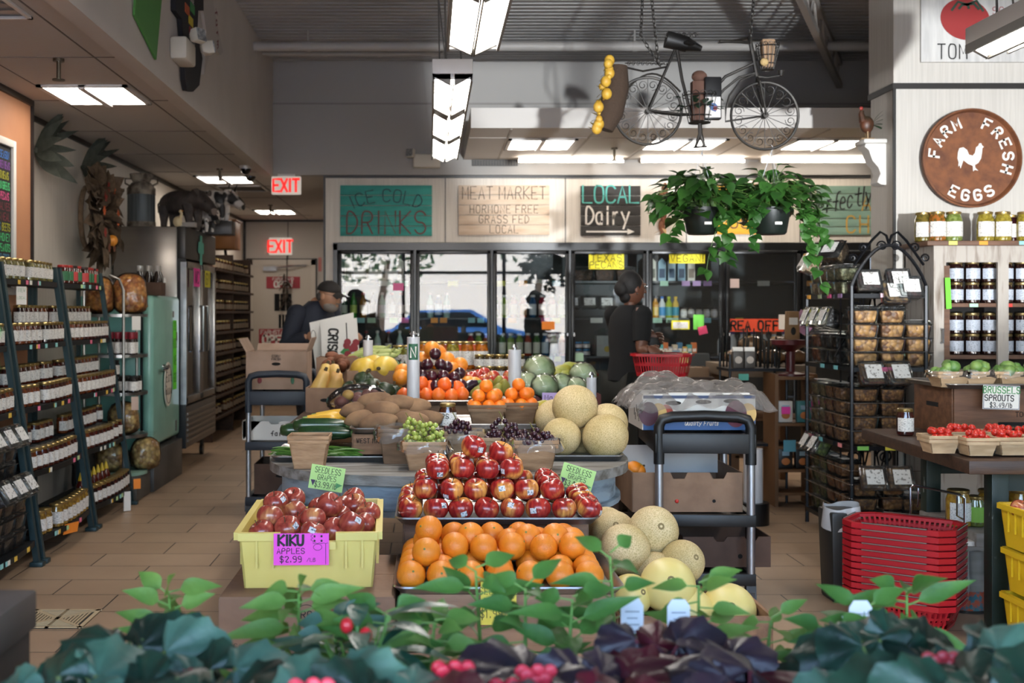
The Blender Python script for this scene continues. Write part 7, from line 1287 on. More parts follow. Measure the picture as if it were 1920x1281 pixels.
for i,(px,c) in enumerate(((1228,'d9679a'),(1243,'e0d6c8'),(1256,'d8d4c8'),(1270,'8aa0b4'),(1285,'d9d48a'))): card('price_card',['pink','cream','white','pale blue','pale yellow'][i]+' price card at the foot of the fifth cooler door','card',(X(px,10.7),10.755,Z(664 if i < 4 else 672,10.7)),.075,.07 if i < 4 else .12,M('foot_'+c,c,.6))
t = E('chest_freezer','low dark display chest before the fifth cooler door','freezer',(X(1262,10.7),10.84,0)); MB().bb((-.4,-.07,0),(.36,.08,.96)).build('cabinet',M('chest_dark','33383a',.5),t,bevel=.01)
for i in range(9):
    o = E('snack_box',['orange','teal','tan','grey','cream','blue'][i % 6]+' snack box standing on the display chest, %s along' % ORD[i],'box',(X(1232+9*i,10.76),10.83,.961),group='snack boxes on the chest'); MB().bb((-.022,-.03,0),(.022,.03,.06+.02*(i % 3))).build('box',M('snack_'+BISC[i % 6],BISC[i % 6],.5),o,smooth=0); MB().bb((-.016,-.031,.015),(.016,-.03,.045)).build('label',CLABEL,o,smooth=0)
t = E('pet_food_shelf','wooden shelf unit of snack packs between the wire stand and the iron rack','shelves',(X(1497,7.9),8.05,0)); 
for z in (.1,.42,.58,.9): MB().bb((-.13,-.12,z-.02),(.13,.16,z)).build('shelf',M('table_leg_wood'),t,smooth=0)
for x in (-.14,.13): MB().bb((x-.012,-.12,0),(x+.012,.16,.92)).build('upright',M('table_leg_wood'),t,smooth=0)
for i,(dx,z,c,n_) in enumerate(((-.07,.582,'d0ccc4','white'),(.06,.582,'3f7a7c','teal'),(-.07,.262,'1a1a1c','black and orange'),(.05,.262,'1a1a1c','black and orange'))):
    o = E('snack_pack','%s snack pack, %s on the wooden shelf unit by the iron rack' % (n_,ORD[i]),'packet',(X(1497,7.9)+dx,7.98,z)); MB().box((0,0,.075),(.1,.05,.15)).build('pack',M('pack_'+c,c,.4),o,bevel=.008); MB().ball((0,-.026,.05),(.03,.003,.025),10,8).build('food_print',M('food_print','b8703a',.6),o); MB().box((0,-.0265,.105),(.05,.002,.03)).build('label',M('pack_label_blue','8fb0c4',.5),o,smooth=0)
MB().bb((-.13,-.12,.24),(.13,.16,.26)).build('shelf',M('table_leg_wood'),t,smooth=0)
card('price_card','magenta card on the wooden shelf unit','card',(X(1478,7.85),7.9,Z(771,7.85)),.06,.05,M('card_e83fa0')); card('price_card','blue card below the black snack packs','card',(X(1485,7.85),7.9,Z(838,7.85)),.085,.08,M('blue_note','5b9fb4',.6)); card('price_card','teal card on the front of the wire stand','card',(X(1398,8.0),8.05,Z(708,8.0)),.07,.045,M('teal_paper'))
t = E('paper_towel_roll','tall white paper roll standing on the floor behind the near cart','roll',(X(1412,7.3),7.3,.14)); MB().lathe([(.06,0),(.06,.34)],20).build('roll',M('bag_white'),t); MB().lathe([(.1,-.14),(.1,-.0)],20).build('base',BLACK(),t)
# ---------------------------------------------------------------- ceiling: lamps, pipes, joists
LAMP = M('lamp_diffuser', 'fff4e2', .5, emit=21, ecol='fff9f2')
LAMP2 = M('troffer_diffuser', 'fff4e2', .5, emit=10, ecol='fff5e9')
STRIP = M('strip_diffuser', 'fff4e2', .5, emit=11, ecol='fff2e2')
LBODY = M('lamp_white_metal', 'd4d2cf', .4); LFRM = M('lamp_frame_unlit', '77746f', .5)  # frame greyed to paint in its unlit look between the glowing panels
def troffer(x0, x1, y0, y1, z, label, grp):
    cx, cy = (x0+x1)/2, (y0+y1)/2; t = E('ceiling_light', label, 'ceiling light', (cx, cy, z), group=grp); w, d = (x1-x0)/2, (y1-y0)/2
    mb = MB(); b = .016
    for a, c in (((-w, -d, -b), (w, -d+.03, -.002)), ((-w, d-.03, -b), (w, d, -.002)), ((-w, -d, -b), (-w+.03, d, -.002)), ((w-.03, -d, -b), (w, d, -.002))): mb.bb(a, c)
    mb.bb((-.02, -d, -b-.012), (.02, d, -.004)).build('frame', LBODY, t, smooth=0)
    for sx in (-1, 1):
        MB().grid(lambda u, v: ((sx*(.02+u*(w-.05))), -d+.03+v*(2*d-.06), -.004-.012*sin(pi*u)), 6, 1).build('diffuser', LAMP2, t, smooth=60)
for i, (y0, nm) in enumerate(((6.67, 'recessed square ceiling light above the jar racks near the menu board'), (11.1, 'recessed square ceiling light above the steel refrigerator'), (14.8, 'recessed square ceiling light in the passage by the exit door'))):
    troffer(-2.29, -1.76, y0, y0+.6, ZC, nm, 'recessed lights in the low ceiling')
for i, (pa, pb) in enumerate(((945, 1085), (1205, 1360), (1470, 1625), (1735, 1890))):
    yy = 9.95; troffer(X(pa, yy)+.02, X(pb, yy)-.04, 9.65, 10.25, CZ, ['recessed canopy light above the dairy sign end of the coolers', 'recessed canopy light below the rear bicycle wheel', 'recessed canopy light behind the front bicycle wheel', 'recessed canopy light hidden behind the egg sign column'][i], 'recessed lights in the canopy')
for i, (pa, pb) in enumerate(((972, 1168), (1202, 1395), (1428, 1625))):
    yy = 10.82; x0, x1 = X(pa, yy), X(pb, yy); t = E('strip_light', ['long strip light over the dairy sign', 'long strip light over the hanging plants', 'long strip light beside the egg sign column'][i], 'strip light', ((x0+x1)/2, yy, CZ-.035), group='strip lights along the rear of the canopy'); h = (x1-x0)/2
    MB().box((0, .03, .018), (2*h, .05, .034)).build('housing', LBODY, t)
    MB().tube([(-h, -.02, -.004), (h, -.02, -.004)], .014, 10).build('tube', STRIP, t)
def pendant(name, label, x, y0, y1, w, z, nseg, rz=0, drop=1.25):
    L = y1-y0; t = E(name, label, 'pendant light', (x, (y0+y1)/2, z), rz=rz, group='linear pendant lights'); h = w/2
    MB().bb((-h, -L/2, .06), (h, L/2, .135)).bb((-h, -L/2, .03), (h, -L/2+.006, .06)).bb((-h, L/2-.006, .03), (h, L/2, .06)).build('housing', LBODY, t, bevel=.004)
    mb = MB()
    for sx in (-1, 1): mb.bb((sx*h, -L/2, .02), (sx*(h-.012), L/2, .06))
    for k in range(nseg+1):
        yy = -L/2+L*k/nseg; a = .012 if k in (0, nseg) else .10; yy = yy+(.012 if k == 0 else -.012 if k == nseg else 0)
        for sx in (-1, 1): mb.add([(sx*h, yy-a, .05), (sx*h, yy+a, .05), (sx*.01, yy+a, 0), (sx*.01, yy-a, 0), (sx*h, yy-a, .06), (sx*h, yy+a, .06), (sx*.01, yy+a, .06), (sx*.01, yy-a, .06)], [(0, 1, 2, 3), (4, 5, 6, 7), (0, 3, 7, 4), (1, 5, 6, 2)])
    mb.build('frame', LFRM, t, smooth=0)
    MB().bb((-.008, -L/2, -.004), (-.003, L/2, .02)).bb((.003, -L/2, -.004), (.008, L/2, .02)).build('centre_channel', M('grey_channel', '6f6c66', .4, .6), t, smooth=0)
    for k in range(nseg):
        a, b = -L/2+L*k/nseg+(.1 if k else .026), -L/2+L*(k+1)/nseg-(.1 if k < nseg-1 else .026)
        for sx in (-1, 1): MB().add([(sx*(h-.012), a, .046), (sx*.012, a, .008), (sx*.012, b, .008), (sx*(h-.012), b, .046)], [(0, 1, 2, 3) if sx > 0 else (3, 2, 1, 0)]).build('diffuser', LAMP, t, smooth=0)
    cb = MB()
    for yy in (-L/2+.15, L/2-.15): cb.tube([(-.03, yy, .13), (-.05, yy, drop)], .006, 5).tube([(.05, yy, .13), (.02, yy+.05, .5*drop), (-.05, yy, drop)], .005, 5)
    cb.build('hanging_cable', M('cable_grey', '5d5a57', .6), t)
pendant('pendant_light', 'long linear pendant light at the top of the picture, its near end cut off', .195, 3.2, 5.15, .235, 2.50, 2)
pendant('pendant_light', 'long linear pendant light with three pairs of panels, in front of the drinks sign wall', .118, 5.82, 8.83, .205, 2.50, 3)
pendant('pendant_light', 'linear pendant light in front of the tomato sign', 2.53, 3.1, 5.2, .2, 2.5, 2)
# end plate mark
PIPE = M('painted_pipe', 'b4b0ab', .5)
for (x0, x1, y, py, r, lb) in ((-1.5, 7.8, 9.8, 87, .042, 'thick white pipe running under the metal deck, wall to wall'), (-1.5, .12, 10.3, 101, .022, 'thin white conduit under the thick ceiling pipe')):
    t = E('ceiling_pipe', lb, 'pipe', ((x0+x1)/2, y, Z(py, y)))
    h = (x1-x0)/2; MB().tube([(-h, 0, 0), (h, 0, 0)], r, 12).build('tube', PIPE, t)
    mb = MB(); n = 4
    for k in range(n): xx = -h*.9+1.8*h*k/(n-1); mb.tube([(xx, 0, 0), (xx, 0, 3.76-Z(py, y))], .008, 6).lathe([(r+.006, -.02), (r+.006, .02)], 12, M=Matrix.Translation((xx, 0, 0)) @ Matrix.Rotation(pi/2, 4, 'Y'))
    mb.build('hanger', PIPE, t)
def joist(a, b, lb, dz=.3):
    t = E('bar_joist', lb, 'roof joist', a); d = V(b)-V(a); MBt = MB().tube([(0, 0, 0), d], .035, 4); MBt.build('top_chord', PIPE, t)
    MB().tube([(0, 0, -dz), d+V((0, 0, -dz))], .035, 4).build('bottom_chord', PIPE, t)
    n = max(4, int(d.length/.3)); mb = MB()
    mb.tube([d*(k/n)+V((0, 0, -dz if k % 2 else 0)) for k in range(n+1)], .011, 5).build('web', PIPE, t)
joist((3.3, 8.0, 3.70), (5.6, 10.9, 3.70), 'open web roof joist slanting beside the egg sign column')
joist((1.9, 6.4, 3.70), (3.9, 10.9, 3.72), 'open web roof joist above the bicycle', .22)
for px, py, yy, z0, lb in ((110, 132, 6.0, ZC, 'small brass sprinkler head below the low ceiling near the menu board'), (412, 322, 10.6, ZC, 'small sprinkler head by the second recessed light'), (507, 390, 14.2, ZC, 'small sprinkler head in the passage ceiling'), (1152, 278, 10.2, CZ, 'small sprinkler head under the canopy')):
    x = X(px, yy); t = E('sprinkler_head', lb, 'sprinkler', (x, yy, z0-.1))
    MB().lathe([(.012, -.005), (.012, .1)], 8).lathe([(.03, .085), (.03, .1)], 12).build('stem', M('sprinkler_brass', '5f574a', .35, .8), t)
    MB().lathe([(.034, -.014), (.034, -.008)], 10).build('deflector', M('sprinkler_brass'), t)
# cameras by the beam
for px, py, yy, lb in ((461, 317, 10.4, 'white dome security camera nearest the beam end'), (470, 331, 11.2, 'white dome security camera just behind its twin, below the beam end')):
    x = X(px, yy); z = Z(py, yy); t = E('security_camera', lb, 'camera', (x, yy, z)); top = ZC-z
    MB().lathe([(.055, .0), (.06, .03), (.03, .05), (.012, .06), (.012, top)], 16).build('housing', LBODY, t)
    MB().ball((0, 0, 0), .05, 14, 8).build('lens_dome', M('smoked_dome', '0c0c0e', .08), t)
def vent(lb, x0, x1, y0, y1, z):
    t = E('air_vent', lb, 'vent', ((x0+x1)/2, (y0+y1)/2, z)); w, d = (x1-x0)/2, (y1-y0)/2; mb = MB(); b = -.012
    mb.bb((-w, -d, b), (w, -d+.02, 0)).bb((-w, d-.02, b), (w, d, 0)).bb((-w, -d, b), (-w+.02, d, 0)).bb((w-.02, -d, b), (w, d, 0)).build('frame', LBODY, t, smooth=0)
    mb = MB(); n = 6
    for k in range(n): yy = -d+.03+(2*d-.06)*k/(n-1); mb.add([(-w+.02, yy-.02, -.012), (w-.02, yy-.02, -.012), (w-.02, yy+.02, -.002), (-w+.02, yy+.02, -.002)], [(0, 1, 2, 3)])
    mb.build('louvre', M('vent_louvre_grey', '4a4642', .6), t, smooth=0)  # louvre slats in one even dark grey
vent('square air vent in the low ceiling at the picture corner', -2.3, -1.78, 4.55, 5.15, ZC-.001)
vent('flat air vent in the passage ceiling by the second recessed light', -2.25, -1.75, 12.0, 12.5, ZC-.001)
t = E('wall_vent', 'black slotted air vent high on the wall under the canopy edge', 'vent', (X(928, BW-.1), BW-.055, Z(307, BW)))
MB().box((0, -.01, 0), (.44, .02, .06)).build('frame', M('vent_dark', '26221e', .5), t)
mb = MB(); [mb.box((-.2+.4*k/15, -.022, 0), (.008, .006, .05)) for k in range(16)]; mb.build('slat', M('vent_slat', '4b443c', .5), t, smooth=0)
def emergency(lb, loc, rz):
    t = E('emergency_light', lb, 'emergency light', loc, rz); MB().box((0, -.05, 0), (.26, .1, .13)).build('case', M('aged_white_plastic', 'cbc4b6', .5), t, bevel=.015)
    for sx in (-1, 1):
        h = E('lamp_head', None, None, (sx*.13, -.13, .05), rz=sx*.5); h.rotation_euler[0] = -.2; par(h, t)
        MB().lathe([(.03, 0), (.055, .03), (.055, .07)], 4, M=Matrix.Rotation(pi/2, 4, 'X') @ Matrix.Rotation(pi/4, 4, 'Z')).build('shell', M('aged_white_plastic'), h, bevel=.006)
        MB().box((0, -.072, 0), (.07, .006, .07)).build('lens', M('clear_lens', 'd9dde0', .1, .6, col2='8e949a', scale=60), h)
emergency('twin-head emergency light on the beam beside the black apron', (-1.5, 6.75, 2.88), pi/2)
emergency('emergency light low on the grey wall left of the long pendant light', (X(800, 10.9), BW-.05, Z(301, 10.9)), 0)
EXITC = M('exit_face', 'd9d2c8', .4, emit=.25, ecol='e8ddd0')
EXITR = M('exit_red', 'f03a3a', .4, emit=.55, ecol='ff3028')
def exit_sign(lb, loc, w, h, hang):
    t = E('exit_sign', lb, 'exit sign', loc); MB().box((0, 0, 0), (w, .05, h)).build('case', EXITC, t, bevel=.012)
    sign_text(t, 'lettering', EXITR, [(('EXIT', 0, -h*.33, h*.66), dict(w=.48, t=.2, gap=.16))], Matrix.Translation((0, -.026, 0)))
    if hang: MB().box((0, 0, h/2+hang/2), (.16, .04, hang)).build('bracket', LBODY, t)
exit_sign('glowing red EXIT sign hung from the ceiling at the beam end', (X(537, 10.9), 10.9, Z(348, 10.9)), .28, .175, .02)
exit_sign('glowing red EXIT sign on the wall above the far door', (X(526, 16.45), 16.46, Z(462, 16.45)), .33, .25, 0)
# ---------------------------------------------------------------- hanging ornamental bicycle
YB = 6.5; IRB = M('aged_iron', '2a2826', .5, .5, col2='3a3632', scale=20)
t = E('ornamental_bicycle', 'wrought iron ornamental bicycle hanging from the ceiling by chains', 'bicycle', (X(1320, YB), YB, Z(210, YB))); OB = V(t.location)
def B(cx, cy, dy=0): return P(1080+cx/2.785, cy/2.785, YB)+V((0, dy, 0))-OB
RW = 63*YB/FP
for nm, c in (('rear_wheel', B(375, 580)), ('front_wheel', B(985, 605))):
    mb = MB(); mb.tube([(c.x+RW*cos(a), 0, c.z+RW*sin(a)) for a in [2*pi*i/40 for i in range(40)]], .008, 6, closed=True); w_ = mb.build(nm, IRB, t)
    MB().lathe([(.016, -.03), (.016, .03)], 12, M=Matrix.Translation(c) @ Matrix.Rotation(pi/2, 4, 'X')).build('hub', IRB, w_)
    mb = MB()
    for k in range(16):
        a = 2*pi*k/16; mb.tube([c, (c.x+RW*.97*cos(a), 0, c.z+RW*.97*sin(a))], .0022, 4)
        a2 = a+pi/16; s0 = V((c.x+RW*.78*cos(a2), 0, c.z+RW*.78*sin(a2))); mb.tube([(s0.x+.03*(1-.72*j/14)*cos(a2+pi+j*.62), 0, s0.z+.03*(1-.72*j/14)*sin(a2+pi+j*.62)) for j in range(15)], .0022, 4)
    mb.build('spoke', IRB, w_)
fr = MB(); T_ = lambda pts, r=.009: fr.tube(pts, r, 7)
for dy in (-.03, .03): T_([B(375, 580, dy), B(545, 600, dy*.5), B(640, 595)], .007); T_([B(375, 580, dy), B(520, 250)], .007)
T_([B(520, 215), B(555, 420), B(600, 595)]); T_([B(640, 595), B(690, 500), B(780, 400), B(930, 330)], .009); T_([B(700, 560), B(770, 470), B(850, 405), B(940, 380)], .007)
T_([B(905, 195), B(925, 290), B(945, 400)], .012)
for dy in (-.035, .035): T_([B(945, 400, 0), B(950, 430, dy), B(985, 605, dy)], .007)
fr.build('frame', IRB, t)
MB().tube([B(940, 385), B(860, 420), B(800, 500), B(782, 570), B(780, 635), B(985, 605)], .006, 6).build('front_fender', IRB, t); MB().tube([B(250+295*u, 480-95*sin(pi*u)) for u in [i/12 for i in range(13)]], .006, 6).build('rear_fender', IRB, t)
MB().tube([B(905, 195), B(890, 238, -.06), B(830, 248, -.13), B(715, 248, -.15)], .008, 7).tube([B(905, 195), B(890, 190, .06), B(850, 188, .13), B(775, 188, .15)], .008, 7).build('handlebar', IRB, t)
mb = MB(); c = B(580, 232); mb.ball((c.x, c.y, c.z), (.05, .06, .02), 16, 8).tube([c, B(655, 255)], [.04, .015], 10).tube([B(470, 205), c], [.05, .045], 10); sd = mb.build('saddle', M('saddle_black', '141312', .5), t)
mb = MB()
for i in range(6): p = B(475+28*i, 190); mb.tube([(p.x+.018*(1-.7*j/12)*cos(j*.6), -.02, p.z+.018*(1-.7*j/12)*sin(j*.6)) for j in range(13)], .0022, 4)
mb.build('saddle_scroll', IRB, sd)
mb = MB(); mb.tube([B(250, 350), B(350, 372), B(470, 350)], .006, 5).tube([B(255, 330), B(360, 330), B(465, 335)], .003, 5)
for i in range(9): p = B(270+24*i, 340); mb.tube([(p.x+.014*(1-.7*j/12)*cos(j*.6), -.04+.0*j, p.z+.014*(1-.7*j/12)*sin(j*.6)) for j in range(13)], .002, 4)
mb.build('rear_rack', IRB, t)
def wire_basket(c, r0, r1, h, n=14): 
    mb = MB()
    for k in range(n): a = 2*pi*k/n; mb.tube([(c.x+r0*cos(a), c.y+r0*sin(a), c.z), (c.x+r1*cos(a), c.y+r1*sin(a), c.z+h)], .0025, 4).tube([(c.x+r1*cos(a+d), c.y+r1*sin(a+d), c.z+h+.02*sin(pi*(d*n/(2*pi)))) for d in [2*pi/n*i/4 for i in range(5)]], .002, 4)
    for f in (0, .25, .6, 1): mb.tube([(c.x+(r0+(r1-r0)*f)*cos(a), c.y+(r0+(r1-r0)*f)*sin(a), c.z+h*f) for a in [2*pi*i/20 for i in range(20)]], .003, 4, closed=True)
    mb.add([(c.x+r0*cos(2*pi*k/n), c.y+r0*sin(2*pi*k/n), c.z) for k in range(n)], [tuple(range(n))]); return mb
wire_basket(B(1000, 365), .035, .065, .13).build('front_basket', IRB, t); wire_basket(B(640, 645, -.02), .06, .095, .15).build('frame_basket', IRB, t)
MB().tube([B(645, 600), B(648, 700), B(625, 765)], [.01, .012, .008], 6).tube([B(645, 600), B(650, 700), B(672, 765)], [.01, .012, .008], 6).tube([B(612, 770), B(685, 765)], .006, 5).build('kickstand', IRB, t)
MB().tube([B(950, 400), B(1000, 405), B(1060, 395), B(1075, 375)], .006, 6).lathe([(.01, -.02), (.02, .01)], 10, M=Matrix.Translation(B(1070, 378))).build('headlamp', IRB, t)
t2 = E('hanging_chain', 'pair of chains from the ceiling to the bicycle saddle rack', 'chain', P(1210, 0, YB), group='bicycle chains')
def links(mb, a, b, s=.032):
    d = b-a; n = int(d.length/(s*.78)); dn = d.normalized(); u = dn.orthogonal().normalized(); w = dn.cross(u)
    for i in range(n):
        c = a+d*((i+.5)/n); v = u if i % 2 else w; mb.tube([c+dn*s*.5*cos(q)+v*s*.27*sin(q) for q in [2*pi*k/10 for k in range(10)]], .0035, 4, closed=True)
o2 = V(t2.location); a0 = V((o2.x-.03, YB, 3.76)); mb = MB(); links(mb, a0-o2, OB+B(430, 330)-o2); mb.build('chain_strand', IRB, t2); mb = MB(); links(mb, a0+V((.06, .1, 0))-o2, OB+B(345, 180, .04)-o2); links(mb, OB+B(345, 180, .04)-o2, OB+B(440, 345)-o2); mb.build('chain_strand', IRB, t2)
t2 = E('hanging_chain', 'single chain from the ceiling to the bicycle handlebar stem', 'chain', OB+B(950, 0), group='bicycle chains'); o2 = V(t2.location); mb = MB(); links(mb, V((o2.x+.03, YB, 3.76))-o2, OB+B(910, 200)-o2); mb.build('chain_strand', IRB, t2)
# things carried by the bicycle
t2 = E('paper_bag', 'crumpled brown paper bag in the front bicycle basket', 'bag', OB+B(1000, 360)); MB().box((0, 0, .085), (.075, .06, .16), taper=.85).build('bag', M('bag_kraft', '8f7358', .8, bump=.6, bscale=30), t2, bevel=.008); MB().ball((-.03, -.04, .03), (.025, .02, .022), 10, 7).build('filler', M('straw', 'b59a68', .8, bump=1, bscale=100), t2)
t2 = E('paper_sack', 'brown paper sack with twisted neck in the bicycle frame basket', 'bag', OB+B(635, 640)); MB().box((0, 0, .12), (.07, .06, .22), taper=.95).ball((.01, 0, .26), (.045, .035, .035), 10, 8, fn=lambda d, th, ph: d*(1+.2*sin(5*ph))).build('sack', M('sack_brown', '6e4f42', .8, bump=.5, bscale=30), t2)
t2 = E('coffee_bag', 'black and white coffee bag with a state outline in the bicycle frame basket', 'bag', OB+B(705, 640, -.03)); MB().box((0, 0, .13), (.095, .05, .24)).build('bag', M('bag_black', '121214', .4), t2, bevel=.008); MB().bb((-.045, -.0265, .02), (.04, -.0255, .135)).build('label', M('label_paper', 'cfcbc6', .5), t2, smooth=0); mb = MB(); mb.add([(-.012, -.027, .06), (.012, -.027, .05), (.026, -.027, .08), (.01, -.027, .1), (-.01, -.027, .1), (-.026, -.027, .082)], [(0, 1, 2, 3, 4, 5)]); mb.build('state_print', M('print_blue'), t2, smooth=0); MB().bb((.0, -.0285, .06), (.02, -.0275, .082)).build('red_print', M('stripe_maroon'), t2, smooth=0)
LEAF = M('pothos_leaf', '24481c', .35, col2='356024', scale=9, coat=.2, vary=.2)
t2 = E('ivy_sprig', 'dark ivy leaves tucked around the bags in the bicycle frame basket', 'plant', OB+B(640, 560)); mb = MB(); q = random.Random(9)
for i in range(26): a = q.random()*6.28; leaf_blade(mb, (.1*cos(a), .07*sin(a), q.uniform(-.02, .06)), (cos(a), sin(a)*.6, q.uniform(-.6, .8)), .05, .04, n=4)
mb.build('leaf', M('ivy_leaf', '1f3826', .5), t2, smooth=60); MB().tube([(-.1, 0, 0), (0, .08, .02), (.1, 0, 0)], .003, 4).build('vine', M('ivy_leaf'), t2)
t2 = E('gourd_wreath', 'twig wreath of small yellow gourds hanging behind the rear bicycle wheel', 'wreath', P(1150, 180, YB-.03)); mb = MB(); ax = V((-.06, 0, -.19))
mb.tube([(.03, 0, .17), (.02, 0, .05), (-.02, 0, -.1), (-.05, 0, -.19)], [.05, .07, .075, .05], 12); mb.build('twig_mat', M('twigs', '3a2b1f', .9, bump=1, bscale=90), t2); q = random.Random(12)
for i in range(17):
    u = i/16; s = q.choice((.014, .02, .026, .03)); MB().ball((.005-.08*u-.025+q.uniform(-.02, .02), -.05+q.uniform(-.02, .03), .19-.38*u), (s, s, s*1.1), 10, 8).build('gourd', M('gourd_yellow', 'c9a23c', .5, col2='b58a2c', scale=20), t2, smooth=80)
mb = MB(); [leaf_blade(mb, (-.03-.08*u, -.03, .18-.38*u), (q.uniform(-1, -.2), -.3, q.uniform(-.6, .6)), .05, .018, n=4) for u in [i/18 for i in range(19)]]; mb.build('leaf', M('dry_leaf', '7a6a2c', .7), t2, smooth=60)
# ---------------------------------------------------------------- hanging pothos
def heart(mb, base, d, L, up, q):
    d = V(d).normalized(); s = d.cross(V(up)); s = s.normalized() if s.length > 1e-3 else V((1, 0, 0)); n = s.cross(d).normalized(); prof = (.05, .42, .5, .44, .3, .12, .0); vs = []; m = len(prof)
    for i, w in enumerate(prof):
        u = i/(m-1); c = V(base)+d*L*u-n*L*.25*u*u; vs += [c-s*w*L*.85+n*.18*w*L, c, c+s*w*L*.85+n*.18*w*L]
    mb.add(vs, [f for i in range(m-1) for f in ((3*i, 3*i+1, 3*i+4, 3*i+3), (3*i+1, 3*i+2, 3*i+5, 3*i+4))])
def pothos(label, px, py0, px_sp, seed, nl, trails):
    o = P(px, 440, YB); t = E('hanging_pothos', label, 'plant', o, group=None); q = random.Random(seed); h = .15
    MB().lathe([(.075, 0), (.085, .01), (.105, h-.02), (.115, h-.02), (.115, h), (.1, h), (.095, h-.02)], 22).build('pot', M('pot_green_black', '131c18', .4), t); MB().lathe([(.001, h-.03), (.1, h-.03)], 16).build('soil', M('soil', '2a211a', .95), t); MB().bb((-.01, -.106, .05), (.03, -.1, .065)).build('tag', SWHT, t, smooth=0)
    mb = MB(); top = Z(275, YB)-o.z
    for k in range(3): a = 2*pi*k/3+.5; mb.tube([(.11*cos(a), .11*sin(a), h), (0, 0, top-.03)], .002, 4)
    mb.tube([(0, 0, top-.03), (.012, 0, top-.01), (0, 0, top+.01)], .003, 4).build('hanger', M('hanger_wire', '8d8f92', .4, .7), t)
    lf = MB(); st = MB()
    for i in range(nl):
        a = q.random()*6.28; R = .04+.24*q.random()**.8; zz = h+.02+.25*q.random()*(1-R*2.2)-.3*max(0, R-.1)*q.random()*2.0; c = V((R*cos(a)*1.05, R*sin(a)*.85, zz)); st.tube([(.05*cos(a), .05*sin(a), h-.02), (c*.55)+V((0, 0, h*.55+.05)), c], .0022, 4)
        heart(lf, c, (cos(a)+q.uniform(-.6, .6), sin(a)*.8+q.uniform(-.6, .6), q.uniform(-.9, .35)), q.uniform(.065, .115), (q.uniform(-.4, .4), q.uniform(-.6, 0), 1), q)
    for (dx, dz) in trails:
        p = V((.1*math.copysign(1, dx), -.05, h)); pts = [p]; n = 7
        for k in range(1, n+1): u = k/n; pts.append(V((.1*math.copysign(1, dx)+(dx-.1*math.copysign(1, dx))*u**.7+.012*sin(5*u), -.08, h+(dz-h)*u**1.3)))
        st.tube(pts, .0022, 4)
        for p in pts[1:]:
            for r_ in range(2): heart(lf, p, (q.uniform(-1, 1), -.4, q.uniform(-1, .3)), q.uniform(.055, .085), (q.uniform(-.4, .4), -.6, 1), q)
    lf.build('foliage', LEAF, t, smooth=60); st.build('vine', M('vine_green', '4a6a2c', .5), t)
pothos('bushy hanging pothos in a dark pot below the bicycle saddle', 1316, 0, 0, 3, 240, [(-.2, -.04), (.02, -.2), (.13, -.16)])
pothos('hanging pothos with trailing vines in a dark pot below the front bicycle wheel', 1446, 0, 0, 4, 220, [(.2, -.12), (.27, -.28), (.31, -.03), (-.13, -.1)])
# ---------------------------------------------------------------- things hung on the bulkhead beam
def wallx(py, px): Y = 1.5*FP/(CX-px); return Y, Z(py, Y)
def beam_poly(name, label, cat, pts, m, thick=.012):
    q = [wallx(py, px) for px, py in pts]; oy, oz = q[0]; t = E(name, label, cat, (-1.496, oy, oz)); n = len(q); vs = [(.0, a-oy, b-oz) for a, b in q]+[(thick, a-oy, b-oz) for a, b in q]
    MB().add(vs, [tuple(range(n)), tuple(range(n, 2*n))[::-1]]+[(i, n+i, n+(i+1) % n, (i+1) % n) for i in range(n)]).build('panel', m, t, smooth=0); return t
beam_poly('green_banner', 'green pennant banner on the beam at the top of the picture', 'banner', [(253, -60), (249, 0), (247, 28), (288, 112), (298, 0), (300, -60)], M('banner_green', '4f8a44', .7))
t = beam_poly('cooks_apron', 'black apron with coloured patches hanging on the beam behind the emergency light', 'apron', [(318, -40), (319, 20), (330, 35), (334, 80), (337, 150), (341, 170), (352, 172), (364, 160), (370, 110), (360, 60), (362, 20), (372, 20), (372, -40)], M('apron_black', '17161a', .8), .03)
for px, py, c in ((340, 18, 'b5532a'), (350, 16, '2f7a3c'), (347, 40, 'c9b02c'), (348, 62, '7a1f1f')): Y, zz = wallx(py, px); o = MB().box((.032, Y-t.location.y, zz-t.location.z), (.004, .12, .055)).build('patch', M('patch_'+c, c, .7), t, smooth=0)
for py, n_ in ((4, 'HOUSE'), (80, 'PICKLES')): Y, zz = wallx(py, 348); mb = MB(); write(mb, n_, 0, 0, .03, w=.6, t=.18); o = mb.build('lettering', M('label_paper'), t, smooth=0); o.matrix_basis = Matrix.Translation((.034, Y-t.location.y, zz-t.location.z)) @ Matrix.Rotation(pi/2, 4, 'Z')
t = beam_poly('white_shirt', 'white cloth with dark red writing hanging on the beam beside the apron', 'cloth', [(372, -40), (374, 20), (380, 60), (376, 140), (392, 80), (406, 104), (412, 98), (404, 60), (394, 10), (392, -40)], M('cloth_white', 'b5afa9', .8), .02)
Y, zz = wallx(55, 398); mb = MB(); write(mb, 'farm', 0, 0, .09, w=.5, t=.14); o = mb.build('lettering', M('stripe_maroon'), t, smooth=0); o.matrix_basis = Matrix.Translation((.022, Y-t.location.y, zz-t.location.z)) @ Matrix.Rotation(pi/2, 4, 'Z') @ Matrix.Rotation(1.2, 4, 'Y')
